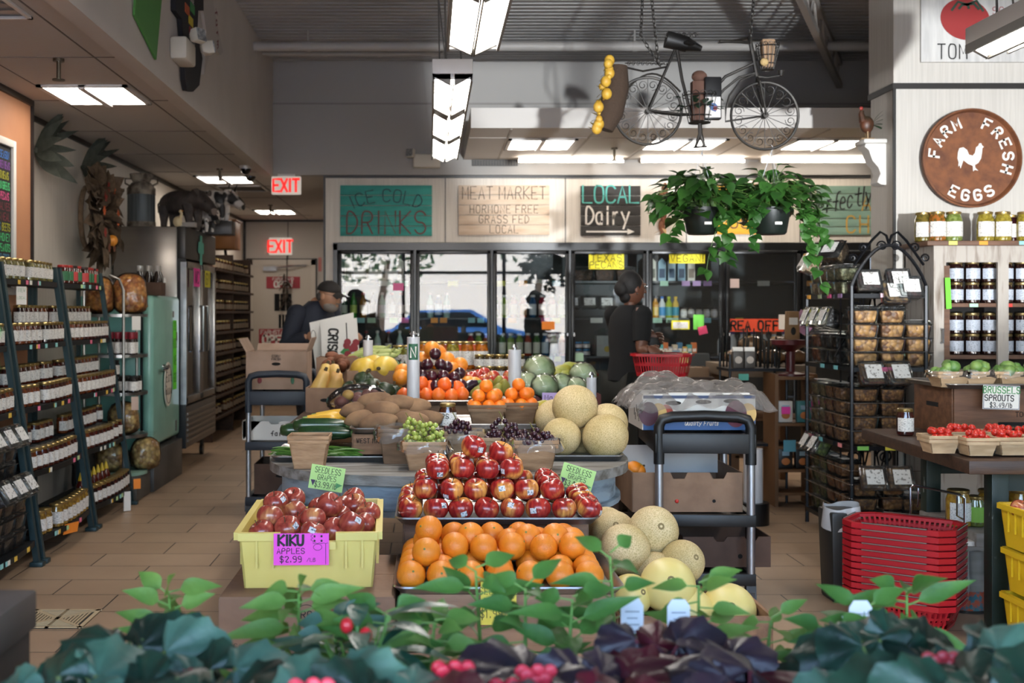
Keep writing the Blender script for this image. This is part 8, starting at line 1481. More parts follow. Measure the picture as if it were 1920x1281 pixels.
# ---------------------------------------------------------------- people
def skin_mesh(pts, edges, root=0, sub=2):
    """pts: (x,y,z,rx,ry); one continuous surface grown around the limbs."""
    me = bpy.data.meshes.new('limb_net'); me.from_pydata([p[:3] for p in pts], edges, []); o = bpy.data.objects.new('limb_net', me); COL.objects.link(o)
    m = o.modifiers.new('grow', 'SKIN'); m.use_smooth_shade = True; m.branch_smoothing = .6; ly = me.skin_vertices[0].data
    for i, p in enumerate(pts): ly[i].radius = (p[3], p[4] if len(p) > 4 else p[3]); ly[i].use_root = i == root
    s = o.modifiers.new('round', 'SUBSURF'); s.levels = s.render_levels = sub
    dg = bpy.context.evaluated_depsgraph_get(); ev = o.evaluated_get(dg); r = bpy.data.meshes.new_from_object(ev); bpy.data.objects.remove(o); vs = [tuple(v.co) for v in r.vertices]; fs = [tuple(p.vertices) for p in r.polygons]; bpy.data.meshes.remove(r); return vs, fs
def loft(mb, rings, f, r, n=20):
    """rings: (x,y,z,half-width along r,half-depth along f)"""
    vs = []
    for x, y, z, a, b in rings: vs += [V((x, y, z))+r*a*cos(2*pi*i/n)+f*b*sin(2*pi*i/n) for i in range(n)]
    m = len(rings); mb.add(vs, [(j*n+i, j*n+(i+1) % n, (j+1)*n+(i+1) % n, (j+1)*n+i) for j in range(m-1) for i in range(n)]+[tuple(range(n))[::-1], tuple((m-1)*n+i for i in range(n))])
def hand(mb, w, d, palm, s=1, curl=.9, thumb=1):
    """palm + five unequal fingers; d = direction of the fingers, palm = palm normal (fingers curl toward it)."""
    d = V(d).normalized(); n = V(palm).normalized(); n = (n-d*n.dot(d)).normalized(); a = d.cross(n)*thumb; w = V(w)
    q = Matrix((a, d, n)).transposed().to_4x4(); q.translation = w+d*.045*s; mb.ball((0, 0, 0), (.042*s, .052*s, .018*s), 14, 10, M=q)
    for k, (o, L) in enumerate(((.03, .072), (.01, .08), (-.011, .075), (-.031, .058))):
        b = w+d*.082*s+a*o*s; pts = [b]; dd = d.copy()
        for j, f in enumerate((.45, .32, .23)): dd = (dd*cos(curl*.75)+n*sin(curl*.75)).normalized() if j else (dd*cos(curl*.5)+n*sin(curl*.5)).normalized(); pts.append(pts[-1]+dd*L*f*s); 
        mb.tube(pts, [.0095*s, .009*s, .008*s, .0055*s], 8)
    b = w+d*.03*s+a*.036*s; mb.tube([b, b+(a*.7+d*.6+n*.3).normalized()*.035*s, b+(a*.35+d*.7+n*.8).normalized()*.062*s], [.013*s, .0105*s, .007*s], 8)
def head_shape(mb, M_):
    def f(d, th, ph):
        x, y, z = d; w = 1.0
        if z < 0: w = 1-.28*z*z
        jaw = 1+.06*max(0, -z)*max(0, y); return V((x*w*(1-.05*max(0, y)), y*(1+.02)*jaw*(1-.07*max(0, -z)*(y < 0)), z*(1.02 if z > 0 else 1.1)))
    mb.ball((0, 0, 0), (.076, .094, .112), 24, 18, fn=f, M=M_); mb.tube([(0, .088, .022), (0, .104, -.012), (0, .108, -.026), (0, .09, -.034)], [.008, .012, .0155, .008], 8, M=M_); mb.ball((0, .089, -.058), (.022, .008, .006), 10, 6, M=M_); mb.ball((0, .089, -.068), (.019, .009, .006), 10, 6, M=M_)
    for s in (-1, 1): mb.ball((s*.076, -.01, -.005), (.009, .02, .03), 10, 8, M=M_); mb.ball((s*.03, .083, .03), (.024, .012, .007), 8, 6, M=M_)
def frame_(yaw, c, pitch=0, roll=0): return Matrix.Translation(c) @ Matrix.Rotation(yaw, 4, 'Z') @ Matrix.Rotation(pitch, 4, 'X') @ Matrix.Rotation(roll, 4, 'Y')
def person(label, o, body, edges, torso, arms, pants, pedges, headM, hands, mats, ax):
    t = E('person', label, 'person', o); o = V(o); loc = lambda ps: [(p[0]-o.x, p[1]-o.y, p[2]-o.z)+tuple(p[3:]) for p in ps]
    mb = MB(); vs, fs = skin_mesh(loc(body), edges); mb.add(vs, fs); hm = Matrix.Translation(-o) @ headM; head_shape(mb, hm)
    for h in hands: hand(mb, V(h[0])-o, *h[1:])
    mb.build('body', mats['skin'], t, smooth=80)
    mb = MB(); loft(mb, loc(torso), *ax)
    for pts, rad_ in arms: mb.tube([V(p)-o for p in pts], rad_, 14); mb.ball(V(pts[0])-o, rad_[0]*1.02, 14, 10); mb.ball(V(pts[len(pts)//2])-o, rad_[len(pts)//2]*1.0, 12, 8)
    mb.build('shirt', mats['shirt'], t, smooth=80); vs, fs = skin_mesh(loc(pants), pedges); MB().add(vs, fs).build('trousers', mats['pants'], t, smooth=80)
    for s in (-1, 1): MB().ball((s*.031, .083, .018), (.013, .008, .008), 10, 8, M=hm).build('eye', M('eye_white', 'c9c4be', .2), t); MB().ball((s*.031, .0905, .018), (.006, .003, .006), 8, 6, M=hm).build('iris', M('iris_dark', '20160f', .2), t)
    return t, hm
def lerp(a, b, u): return tuple(a[i]+(b[i]-a[i])*u for i in range(3))
# shopper
YW = 7.6; SKW = M('skin_brown', '6b4634', .5, sss=.05, col2='644030', scale=8); SHK = M('black_tee', '0a0a0b', .9, bump=.3, bscale=25); PNK = M('dark_olive_trousers', '1c1d18', .85, bump=.3, bscale=20)
f = V((.86, .5, 0)).normalized(); r = V((f.y, -f.x, 0)); c0 = V((X(1179, YW), YW, 0))
def W(z, fw=0, rt=0): p = c0+f*fw+r*rt; return (p.x, p.y, z)
pel, wai, che, nk, nt_ = W(.86), W(1.04, .01), W(1.25, .0), W(1.385, .0), W(1.44, .02)
rs, ls = W(1.33, -.01, .145), W(1.33, -.01, -.145); re, le = W(1.09, -.05, .185), W(1.12, .1, -.19); rw, lw_ = (X(1217, 7.36), 7.36, Z(652, 7.36)), (X(1214, 7.55), 7.62, Z(637, 7.55))
rh, lh = W(.84, 0, .09), W(.84, 0, -.09); rk, lk = W(.46, .02, .095), W(.46, .05, -.095); ra, la = W(.07, -.02, .095), W(.07, .02, -.1); rt_, lt_ = W(.03, .13, .1), W(.03, .17, -.105)
BE = [(0, 1), (1, 2), (2, 3), (3, 4), (2, 5), (5, 6), (6, 7), (2, 8), (8, 9), (9, 10), (0, 11), (11, 12), (12, 13), (13, 14), (0, 15), (15, 16), (16, 17), (17, 18)]
def R_(p, a, b=None): return tuple(p)+(a, b or a)
body = [R_(pel, .13, .11), R_(wai, .12, .1), R_(che, .12, .1), R_(nk, .047), R_(nt_, .045), R_(rs, .054), R_(re, .043), R_(rw, .028), R_(ls, .06), R_(le, .042), R_(lw_, .026), R_(rh, .1), R_(rk, .06), R_(ra, .04), R_(rt_, .035), R_(lh, .1), R_(lk, .06), R_(la, .04), R_(lt_, .035)]
sre, sle = lerp(rs, re, .72), lerp(ls, le, .72)
torso = [R_(W(.90), .165, .14), R_(wai, .15, .125), R_(W(1.15), .15, .125), R_(che, .155, .122), R_(W(1.32), .145, .105), R_(W(1.37), .1, .08), R_(W(1.395), .058, .058)]
arms = [((rs, lerp(rs, re, .5), sre), (.064, .06, .056)), ((ls, lerp(ls, le, .5), sle), (.064, .06, .056))]
pants = [R_(pel, .15, .135), R_(rh, .115), R_(rk, .082), R_(W(.1, -.02, .095), .068), R_(lh, .115), R_(lk, .082), R_(W(.1, .02, -.1), .068)]
HM = frame_(math.atan2(f.y, f.x)-pi/2-.12, (X(1186, YW), YW, Z(541, YW)), .02) @ Matrix.Scale(.88, 4)
pt_w, hm = person('shopper in a black tee shirt and dark trousers, seen from behind, holding a red basket', (c0.x, c0.y, 0), body, BE, torso, arms, pants, [(0, 1), (1, 2), (2, 3), (0, 4), (4, 5), (5, 6)], HM, [(rw, (.7, -.05, -.45), (.1, .6, -.6), .95, 1.25), (lw_, (.6, -.2, .1), (-.2, -.7, -.2), .95, 1.0, -1)], dict(skin=SKW, shirt=SHK, pants=PNK), (f, r))
HAIR = M('black_hair', '0f0b09', .75, bump=.6, bscale=60); MB().ball((0, -.022, .03), (.086, .096, .105), 20, 14, fn=lambda d, th, ph: d*(1+.03*sin(9*ph)*sin(5*th)), M=hm).ball((0, -.1, -.0), (.06, .05, .06), 16, 12, fn=lambda d, th, ph: d*(1+.05*sin(8*ph+3*th)), M=hm).ball((0, -.07, -.06), (.055, .04, .05), 12, 8, M=hm).build('hair', HAIR, pt_w, smooth=80)
gm_ = MB(); 
for s in (-1, 1): gm_.tube([hm @ V((s*.031+.022*cos(a), .096, .016+.017*sin(a))) for a in [2*pi*i/14 for i in range(14)]], .0017, 4, closed=True).tube([hm @ V((s*.053, .094, .02)), hm @ V((s*.078, 0, .022))], .0015, 4)
gm_.build('glasses', CHROME(), pt_w); MB().ball((.078, -.012, -.04), .006, 8, 6, M=hm).build('earring', CHROME(), pt_w)
MB().box((lw_[0]-c0.x+.05, lw_[1]-c0.y-.02, lw_[2]-.02), (.09, .05, .07), rz=.3).build('wallet', M('wallet_black', '141414', .5), pt_w, bevel=.012)
for p in ((ra, rt_), (la, lt_)): MB().tube([V(p[0])-c0-f*.03+V((0, 0, -.02)), V(p[1])-c0+V((0, 0, .01))], [.05, .04], 10).build('shoe', BLACK(), pt_w)
t = shop_basket('red shopping basket hanging from the hand of the shopper, its handle raised', handle_up=False); hx = V(rw)+V((.075, -.02, -.05)); t.location = (X(1242, 7.3), 7.3, Z(705, 7.3)); t.rotation_euler = (0, 0, -.35); t['category'] = 'basket'; t.scale = (.82, .82, .72)
inv = t.matrix_basis.inverted() if False else (Matrix.Translation(t.location) @ Matrix.Rotation(-.35, 4, 'Z') @ Matrix.Diagonal((.82, .82, .72, 1))).inverted()
mb = MB(); g_ = inv @ hx; [mb.tube([(-.12, s*.15, .195), g_+V((-.05, 0, .0)), g_+V((.06, 0, 0)), (.14, s*.15, .195)], .006, 6) for s in (-1, 1)]; mb.build('raised_handle', REDP, t)
# grocer with flattened cartons
YM = 9.4; SKM = M('skin_tan', 'b08468', .5, sss=.05, col2='a0765c', scale=8); SHM = M('navy_jacket', '161b29', .8, bump=.3, bscale=18); PNM = M('navy_trousers', '12141c', .85)
f = V((.75, -.62, 0)).normalized(); r = V((f.y, -f.x, 0)); c0 = V((X(588, YM), YM, 0))
pel, wai, che, nk, nt_ = W(.88), W(1.06, .0), W(1.27, .01), W(1.40, .05), W(1.44, .08)
rs, ls = W(1.33, .0, .19), W(1.33, .02, -.18); re, le = W(1.09, -.03, .27), W(1.06, .08, -.25); rw, lw_ = (X(577, 9.15), 9.13, Z(630, 9.15)), (X(676, 9.2), 9.22, Z(632, 9.2))
rh, lh = W(.86, 0, .1), W(.86, 0, -.1); rk, lk = W(.47, .03, .1), W(.47, .05, -.1); ra, la = W(.07, -.02, .1), W(.07, .02, -.1); rt_, lt_ = W(.03, .14, .12), W(.03, .18, -.12)
body = [R_(pel, .145, .12), R_(wai, .14, .115), R_(che, .155, .115), R_(nk, .058), R_(nt_, .055), R_(rs, .065), R_(re, .046), R_(rw, .029), R_(ls, .065), R_(le, .046), R_(lw_, .029), R_(rh, .1), R_(rk, .062), R_(ra, .042), R_(rt_, .037), R_(lh, .1), R_(lk, .062), R_(la, .042), R_(lt_, .037)]
rw9, lw9 = lerp(re, rw, .92), lerp(le, lw_, .9)
torso = [R_(W(.90), .185, .155), R_(wai, .182, .15), R_(W(1.16, .01), .188, .15), R_(che, .195, .145), R_(W(1.34, .02), .185, .122), R_(W(1.40, .03), .12, .09), R_(W(1.44, .045), .072, .072)]
arms = [((rs, lerp(rs, re, .5), re, lerp(re, rw, .5), rw9), (.082, .074, .064, .055, .044)), ((ls, lerp(ls, le, .5), le, lerp(le, lw_, .5), lw9), (.082, .074, .064, .055, .044))]
pants = [R_(pel, .16, .14), R_(rh, .115), R_(rk, .082), R_(W(.1, -.02, .1), .068), R_(lh, .115), R_(lk, .082), R_(W(.1, .02, -.1), .068)]
HM = frame_(math.atan2(f.y, f.x)-pi/2+.15, (X(617, 9.3), 9.3, Z(556, 9.3)), -.18)
pt_m, hm = person('man in navy jacket and dark cap with glasses and grey beard, carrying flattened white cartons', (c0.x, c0.y, 0), body, BE, torso, arms, pants, [(0, 1), (1, 2), (2, 3), (0, 4), (4, 5), (5, 6)], HM, [(rw, (.85, -.25, -.05), (.1, .9, .1), 1.05, .8), (lw_, (-.75, -.3, -.1), (.1, .9, .1), 1.05, .9, -1)], dict(skin=SKM, shirt=SHM, pants=PNM), (f, r))
CAPM = M('cap_dark', '24201e', .8); MB().ball((0, -.008, .05), (.086, .104, .078), 20, 12, fn=lambda d, th, ph: V((d.x, d.y, max(d.z, -.12))), M=hm).grid(lambda u, v: ((u-.5)*.15, .085+.085*v*(1-.9*(u-.5)**2*2), .048-.02*v-.10*(u-.5)**2), 10, 5, M=hm).grid(lambda u, v: ((u-.5)*.15, .085+.085*v*(1-.9*(u-.5)**2*2), .044-.02*v-.10*(u-.5)**2), 10, 5, M=hm).ball((0, 0, .125), .008, 8, 6, M=hm).build('cap', CAPM, pt_m, smooth=60)
MB().ball((0, .03, -.075), (.066, .066, .05), 18, 10, fn=lambda d, th, ph: d*(1+.03*sin(11*ph)), M=hm).build('beard', M('grey_beard', '7d756d', .9, bump=.8, bscale=120), pt_m, smooth=80); MB().ball((0, .096, -.045), (.028, .007, .007), 10, 6, M=hm).build('moustache', M('grey_beard'), pt_m)
MB().ball((0, -.045, -.01), (.08, .06, .05), 16, 10, M=hm).build('hair', M('grey_hair', '4f4a46', .9), pt_m)
gm_ = MB()
for s in (-1, 1): gm_.tube([hm @ V((s*.031+.023*cos(a), .098, .016+.015*sin(a))) for a in [2*pi*i/14 for i in range(14)]], .0024, 4, closed=True).tube([hm @ V((s*.054, .096, .02)), hm @ V((s*.079, 0, .022))], .002, 4)
gm_.tube([hm @ V((-.009, .1, .02)), hm @ V((.009, .1, .02))], .002, 4).build('glasses', INK(), pt_m)
MB().lathe([(.078, -.02), (.07, .035)], 18, M=frame_(0, V(W(1.40, .045))-c0, 0)).build('collar', SHM, pt_m)
for p in ((ra, rt_), (la, lt_)): MB().tube([V(p[0])-c0-f*.03+V((0, 0, -.02)), V(p[1])-c0+V((0, 0, .01))], [.05, .042], 10).build('shoe', BLACK(), pt_m)
def flat_carton(label, pxs, Y, thick, tilt, prints):
    (xa, ya), (xb, yb), (xc, yc), (xd, yd) = pxs; cx, cy = sum(p[0] for p in pxs)/4, sum(p[1] for p in pxs)/4; t = E('flattened_carton', label, 'box', P(cx, cy, Y), group=None)
    q = [P(a, b, Y)-V(t.location) for a, b in pxs]; poly = [(v.x, v.z) for v in q]; MB().prism(poly, 0, thick, M=Matrix.Rotation(pi/2, 4, 'X')).build('panel', WBX, t, bevel=.004); prints(t, -thick-.001); return t
def pr1(t, y):
    sign_text(t, 'lettering', INK(), [(('CRISP', 0, 0, .07), dict(w=.5, t=.22, gap=.2))], Matrix.Translation((-.09, y, .03)) @ Matrix.Rotation(pi/2+.05, 4, 'Y')); mb = MB(); ribbon(mb, [V((.05, 0, .18)), V((.055, 0, .06)), V((.07, 0, -.02))], .008, depth=0); ribbon(mb, [V((-.02, 0, .1)), V((-.025, 0, -.1))], .006, depth=0); mb.build('stalk_print', INK(), t, smooth=0).location = (0, y, 0)
    for i in range(9): a = random.Random(i); MB().lathe([(.028, 0), (.028, .001)], 14, M=Matrix.Translation((.085+a.uniform(-.045, .045), y-.0009*i, -.06+a.uniform(-.13, .1))) @ Matrix.Rotation(pi/2, 4, 'X')).build('berry_print', M('print_crimson', '86222c', .6), t, smooth=0)
    mb = MB(); mb.add([(.0, y-.001, -.05), (.05, y-.001, -.075), (.095, y-.001, -.05), (.075, y-.001, -.015), (.04, y-.001, -.01)], [(0, 1, 2, 3, 4)]); mb.build('leaf_print', M('print_green', '2f7a3c', .6), t, smooth=0)
def pr2(t, y): MB().bb((-.02, y, .13), (.13, y+.002, .155)).build('orange_print', M('print_orange', 'c9762c', .6), t, smooth=0); mb = MB(); ribbon(mb, [V((-.16+.02*cos(a), 0, .06+.05*sin(a))) for a in [2*pi*i/14 for i in range(15)]], .004, depth=0); mb.build('line_print', INK(), t, smooth=0).location = (0, y, 0)
flat_carton('flattened white carton printed with crimson fruit, held in front by the man', [(606, 702), (676, 690), (669, 596), (602, 607)], 9.06, .05, 0, pr1); flat_carton('second flattened white carton with an orange mark, held behind the first by the man', [(594, 700), (666, 690), (663, 586), (581, 605)], 9.12, .04, 0, pr2)
# ---------------------------------------------------------------- potted plants on the bench nearest the camera
def leafmat(name, c1, c2, rough, vein=None, tl=.25, coat=.1):
    if name in MC: return MC[name]
    t = NT(name); b = t.b; mp = t.coord((1, 1, 1)); nz = t.n('TexNoise'); nz.inputs['Scale'].default_value = 14; nz.inputs['Detail'].default_value = 3; t.l(mp, nz); r = t.ramp(nz, [(.35, c1), (.68, c2)]); t.l(r, b, 0, 'Base Color'); b.inputs['Roughness'].default_value = rough; b.inputs['Coat Weight'].default_value = coat; b.inputs['Coat Roughness'].default_value = .25
    if tl: tr = t.n('BsdfTranslucent'); t.l(r, tr); mx = t.n('MixShader'); mx.inputs[0].default_value = tl; t.l(b, mx, 0, 1); t.l(tr, mx, 0, 2); t.l(mx, t.out, 0, 0)
    bp = t.n('Bump'); bp.inputs['Strength'].default_value = .35; bp.inputs['Distance'].default_value = .004; n2 = t.n('TexNoise'); n2.inputs['Scale'].default_value = 90; t.l(mp, n2); t.l(n2, bp, 0, 'Height'); t.l(bp, b, 0, 'Normal'); MC[name] = t.m; return t.m
BGN = leafmat('begonia_green_leaf', '10251c', '244838', .42, coat=.04); BGR = leafmat('begonia_wine_leaf', '1b1822', '32232e', .42, coat=.04, tl=.1); BRED = leafmat('begonia_red_leaf', '5a1424', '3a0f1e', .4, tl=.3); PEP = leafmat('pepper_leaf', '41702f', '5a883c', .5, tl=.35, coat=0); PEPY = leafmat('pepper_pale_leaf', '5f8a3c', '7aa04c', .5, tl=.35, coat=0); SLV = leafmat('silvery_leaf', '35594a', '567a68', .45, coat=0)
def begonia_leaf(mb, c, d, n, L, q, mi=0):
    d = V(d).normalized(); n = V(n); n = (n-d*n.dot(d)).normalized(); s = d.cross(n); na, nr = 27, 4; k = q.uniform(.8, 1.2); vs = []
    for j in range(nr+1):
        for i in range(na+1):
            a = -2.55+5.1*i/na; R = L*(.52+.30*cos(a)+.18*max(0, cos(a))**4*1.0)*(1+.07*sin(13*a)*(j == nr))*(1 if a < 0 else k)
            rr_ = R*j/nr; vein = (.07*cos(7*a)*(j/nr)-.16*(j/nr)**2-.05*abs(a)*(j/nr))*L
            vs.append(V(c)+d*(rr_*cos(a))+s*(rr_*sin(a))+n*vein)
    mb.add(vs, [(j*(na+1)+i, j*(na+1)+i+1, (j+1)*(na+1)+i+1, (j+1)*(na+1)+i) for j in range(nr) for i in range(na)], mi)
BZ = .66
def pot(t, base, r, h, m, square=False):
    if square: mb = MB(); mb.box((base[0], base[1], base[2]+h/2), (r*2, r*2, h), taper=.78); mb.build('pot', m, t, bevel=.006)
    else: MB().lathe([(r*.72, 0), (r, h-.015), (r+.006, h-.015), (r+.006, h), (r*.9, h)], 20, M=Matrix.Translation(base)).build('pot', m, t)
    MB().lathe([(.001, h-.012), (r*.9, h-.012)], 14, M=Matrix.Translation(base)).build('soil', M('soil', '2a211a', .95), t)
NB = {}
def begonia(px, py, Y, kind, n, seed, lab, R=.115, L=.078, flowers=0, fcol='c01c34', potm=None, red=.25):
    q = random.Random(seed); x = X(px, Y); zt = Z(py, Y); t = E('begonia_plant', lab, 'plant', (x, Y, BZ), group='begonias on the near bench'); pot(t, (0, 0, 0), .055, .1, potm or M('pot_plum_black', '1c1a1e', .4)); m1, m2 = (BGN, SLV) if kind == 'g' else (BGR, BRED); A, Bm, st = MB(), MB(), MB(); H = zt-BZ-L*.45; n = int(n*1.35)
    for i in range(n):
        a = q.random()*6.28; u = (i+.5)/n; rad_ = R*(u**.6)*q.uniform(.75, 1.1); zz = H*(1-.5*u*u)-L*.2*q.random(); c = V((rad_*cos(a), rad_*sin(a)*.8, zz)); tilt = .25+.9*u
        nn = V((cos(a)*tilt*.7, sin(a)*tilt*.5-q.uniform(.1, 1.7), q.uniform(.4, 1))); d = V((cos(a)+q.uniform(-.5, .5), sin(a)+q.uniform(-.5, .5), -.35*u)); LL = L*q.uniform(.7, 1.3)
        begonia_leaf(Bm if q.random() < red else A, c, d, nn, LL, q); st.tube([(0, 0, .09), c*.5+V((0, 0, zz*.3)), c], .003, 5)
    A.build('foliage', m1, t, smooth=70)
    if Bm.v: Bm.build('young_leaf', m2, t, smooth=70)
    st.build('stem', M('begonia_stem_'+kind, '5a6a3a' if kind == 'g' else '5a1f2a', .5), t)
    for i in range(flowers):
        a = q.random()*6.28; c = V((R*.75*q.random()*cos(a), -R*(.4+.5*q.random()), H*q.uniform(1.0, 1.15))); mb = MB()
        for k in range(9): b = 2.4*k; rr_ = .006+.0022*k; mb.ball((c.x+rr_*cos(b), c.y+rr_*sin(b)*.6, c.z+.006*cos(b*.7)), (.010, .004, .009), 8, 6)
        mb.build('flower', M('petal_'+fcol, fcol, .45, sss=.1), t, smooth=80)
def pepper(px, py, Y, lab, seed, n=11, L=.075, m=None, spread=.07, lean=0, zb=BZ, white=False):
    q = random.Random(seed); x = X(px, Y); H = Z(py, Y)-zb; t = E('pepper_seedling', lab, 'plant', (x, Y, zb), group='pepper seedlings on the near bench'); pot(t, (0, 0, 0), .036, .085, M('pot_white', 'c4c6cc', .4) if white else M('pot_plum_black'), square=True); lf, st = MB(), MB(); st.tube([(0, 0, .08), (lean*.4, 0, H*.5), (lean, 0, H*.93)], [.004, .0035, .002], 6)
    n = int(n*1.5)
    for i in range(n):
        u = 1-(i/n)**1.2*.72; a = i*2.4+q.random()*.6; c = V((lean*u, 0, H*u*.95)); d = V((cos(a), sin(a)*.8, q.uniform(-.15, .55)*(1.3 if i < 3 else 1))); e = c+d.normalized()*spread*.45*(1.25-u*.6); st.tube([c, e], .0016, 4); leaf_blade(lf, e, d, L*1.05*q.uniform(.6, 1.2)*(.75 if i < 3 else 1), L*.4, up=V((q.uniform(-.4, .4), -.9, .75)), bend=q.uniform(.1, .5), n=8, point=1.1, fold=.3, tip=.62)
    lf.build('foliage', m or PEP, t, smooth=70); st.build('stem', M('pepper_stem', '5f8a3c', .5), t)
t = E('plant_bench', 'black slatted plant bench just below the picture edge', 'bench', (.1, 1.55, 0)); MB().bb((-.70, -.5, BZ-.03), (1.5, .52, BZ-.001)).build('bench_top', M('bench_black', '17171a', .6), t, smooth=0)
for sx in (-.66, 1.4):
    for sy in (-.45, .47): MB().bb((sx-.02, sy-.02, 0), (sx+.02, sy+.02, BZ-.03)).build('leg', M('bench_black'), t, smooth=0)
GB = ((228, 1148, 1.6, 13), (120, 1212, 1.38, 12), (318, 1222, 1.36, 12), (420, 1200, 1.52, 11), (40, 1250, 1.25, 11), (520, 1240, 1.36, 11), (620, 1215, 1.45, 12), (215, 1262, 1.22, 10), (740, 1232, 1.38, 12))
for i, (px, py, Y, n) in enumerate(GB): begonia(px, py, Y, 'g', n, 40+i, 'dark green begonia with glossy puckered leaves, %s from the drain side along the bench' % ORD[i], flowers=(1 if i in (3, 6) else 0), fcol='c8384a', red=.15)
GB2 = ((1660, 1150, 1.62, 14), (1748, 1172, 1.6, 12), (1838, 1165, 1.52, 13), (1606, 1235, 1.42, 9), (1710, 1240, 1.32, 12), (1820, 1245, 1.32, 12), (1905, 1225, 1.4, 12))
for i, (px, py, Y, n) in enumerate(GB2): begonia(px, py, Y, 'g', n, 60+i, 'blue green begonia before the red baskets, %s counted from the aisle gap' % ORD[i], red=.18, flowers=(1 if i == 1 else 0), fcol='a83238')
RB = ((905, 1215, 1.5, 10), (1010, 1195, 1.55, 10), (1118, 1205, 1.55, 10), (1215, 1150, 1.68, 9), (1320, 1172, 1.62, 10), (1405, 1208, 1.52, 10), (1080, 1262, 1.3, 10), (1240, 1262, 1.3, 10), (860, 1262, 1.3, 10), (1370, 1258, 1.34, 9))
for i, (px, py, Y, n) in enumerate(RB): begonia(px, py, Y, 'r', n, 80+i, 'wine dark begonia with red young leaves, %s along the bench from the lug' % ORD[i], flowers={0: 2, 1: 1, 6: 1, 7: 2, 8: 1, 9: 1}.get(i, 0), fcol=('c01c34', 'd83a4a', 'c8283c')[i % 3], red=.32, L=.082)
PS = ((330, 1098, 1.95, 'pale green pepper seedling alone before the floor tiles by the drain', PEPY, 13, .08), (560, 1092, 1.9, 'bushy pale green pepper seedling before the striped carton', PEPY, 18, .085), (710, 1135, 1.85, 'dark leaved seedling with narrow leaves between the carton and the orange crate', PEP, 15, .085), (905, 1050, 1.95, 'tall pepper seedling with one upright leaf over the orange pan', PEP, 11, .08), (985, 1085, 1.9, 'bushy pepper seedling before the yellow orange card', PEP, 10, .08), (1060, 1105, 1.88, 'broad leaved pepper seedling before the outer half of the orange pan', PEP, 10, .08), (1157, 1020, 1.95, 'slender pepper seedling before the corner of the orange pan', PEP, 9, .07), (1310, 1080, 1.98, 'slender pepper seedling before the biggest honeydew', PEPY, 10, .07), (1432, 1150, 1.95, 'low pepper seedling beside the outer honeydew crate', PEPY, 8, .06), (1572, 1165, 1.85, 'pepper seedling in a pale pot on the edge of the aisle gap', PEP, 10, .075), (1700, 1092, 1.95, 'tall pepper seedling before the foot of the red baskets', PEP, 14, .08), (800, 1150, 1.8, 'small pepper seedling before the orange crate corner', PEPY, 12, .075), (640, 1150, 1.86, 'silver tinted seedling before the carton stripe', SLV, 12, .08), (1620, 1130, 1.9, 'pepper seedling behind the white plant tags by the basket stack', PEP, 10, .075))
for i, (px, py, Y, lb, m, n, L) in enumerate(PS): pepper(px, py, Y, lb, 100+i, n, L, m, lean=.012*((i % 3)-1), white=i in (8, 9))
t = E('pepper_fruit_plant', 'narrow leaved plant with two little red peppers before the yellow lug card', 'plant', (X(670, 1.75), 1.75, BZ)); pot(t, (0, 0, 0), .05, .09, M('pot_plum_black')); lf, st = MB(), MB(); q = random.Random(2); H = Z(1150, 1.75)-BZ
for i in range(20): a = i*2.4; c = V((.05*cos(a), .04*sin(a), H*(.5+.5*q.random()))); st.tube([(0, 0, .08), c], .0018, 4); leaf_blade(lf, c, (cos(a), sin(a), q.uniform(-.2, .6)), .1, .035, bend=.4, n=8)
lf.build('foliage', leafmat('dark_narrow_leaf', '2b5240', '3d6a50', .35), t, smooth=70); st.build('stem', M('pepper_stem'), t)
for dx, dz in ((-.012, .002), (.016, -.012)): MB().ball((dx, -.06, H*.98+dz), (.010, .010, .012), 10, 8).build('red_pepper', M('pepper_red', 'c0262c', .3), t)
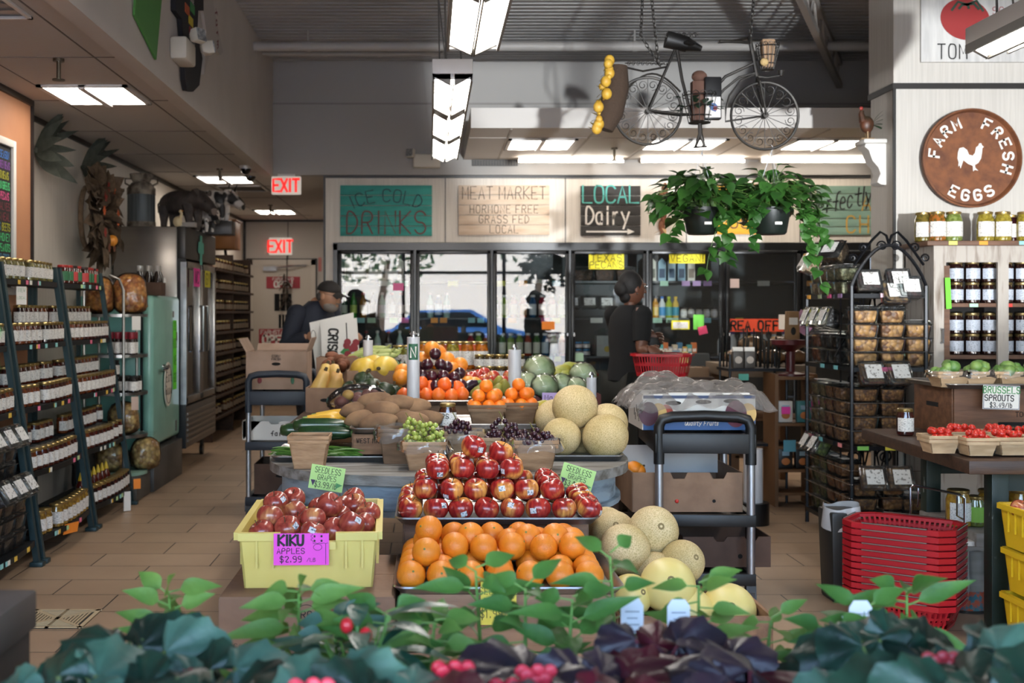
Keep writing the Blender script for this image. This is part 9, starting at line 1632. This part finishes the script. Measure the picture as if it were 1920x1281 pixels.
for i, (px, py, Y) in enumerate(((1185, 1122, 1.93), (1272, 1124, 1.93), (1613, 1126, 1.9), (1592, 1155, 1.88), (1545, 1222, 1.7))):
    t = E('plant_tag', 'white plant tag printed with small text, %s from the orange pan along the bench' % ORD[i], 'plant tag', (X(px, Y), Y, BZ), group='white plant tags'); h = Z(py, Y)-BZ; w_ = .019
    MB().prism([(-w_*.7, 0), (w_*.7, 0), (w_, h*.5), (w_, h-.012), (w_*.6, h), (-w_*.6, h), (-w_, h-.012), (-w_, h*.5)], 0, .0015, M=Matrix.Rotation(pi/2, 4, 'X')).build('card', M('tag_white', 'd2d4d8', .5), t, smooth=0)
    mb = MB(); [mb.box((0, -.0022, h-.022-.011*k), (.024-.006*(k % 2), .0004, .0022)) for k in range(6)]; mb.build('print', M('tag_print', '8a8d94', .6), t, smooth=0)
t = E('seedling_tray', 'white cell pots in a black tray among the wine dark begonias', 'tray', (X(1262, 1.8), 1.82, BZ)); MB().bb((-.17, -.06, 0), (.17, .1, .03)).build('tray', M('bench_black'), t, bevel=.005)
for i, x in enumerate((-.11, -.035, .04, .115)): MB().box((x, 0, .065), (.068, .068, .09), taper=.82).build('cell_pot', M('pot_white', 'c4c6cc', .4), t, bevel=.005); MB().lathe([(.001, .108), (.03, .108)], 8, M=Matrix.Translation((x, 0, .003))).build('soil', M('soil'), t)
t = E('dark_wood_planter', 'corner of a dark wooden planter box at the edge of the bench', 'planter', (X(-10, 1.75)-.12, 1.72, 0)); zt = Z(1142, 1.7); MB().bb((-.18, -.12, zt-.06), (X(40, 1.75)-X(-10, 1.75)+.12, .1, zt)).build('rim_board', M('planter_wood', '3a3230', .6, col2='4a413d', scale=5), t, bevel=.004); MB().bb((-.17, -.11, .0), (X(30, 1.75)-X(-10, 1.75)+.12, .09, zt-.061)).build('side_board', M('planter_wood'), t, smooth=0)
t = E('tall_sapling', 'tall young sapling at the picture edge, one blurred green leaf reaching in', 'plant', (-.375, .85, 0)); MB().tube([(0, 0, .3), (.01, 0, .9), (0, 0, 1.36)], [.008, .006, .003], 7).tube([(0, 0, 1.3), (.03, 0, 1.315)], .002, 5).build('stem', M('sapling_stem', '5a4a34', .7), t); lf = MB(); q = random.Random(1)
begonia_leaf(lf, (.025, 0, 1.322), (.8, -.1, -.7), (.3, -1, .35), .032, q); begonia_leaf(lf, (.02, .0, 1.335), (.9, .2, .15), (.1, -1, .6), .03, q); begonia_leaf(lf, (-.02, .0, 1.33), (-.9, .2, .4), (.1, -.6, .9), .05, q); begonia_leaf(lf, (-.02, .0, 1.2), (-.9, -.2, .1), (.1, -.6, .9), .06, q); lf.build('foliage', PEP, t, smooth=70); MB().lathe([(.1, 0), (.13, .3), (.12, .3)], 20).build('pot', M('pot_plum_black'), t)
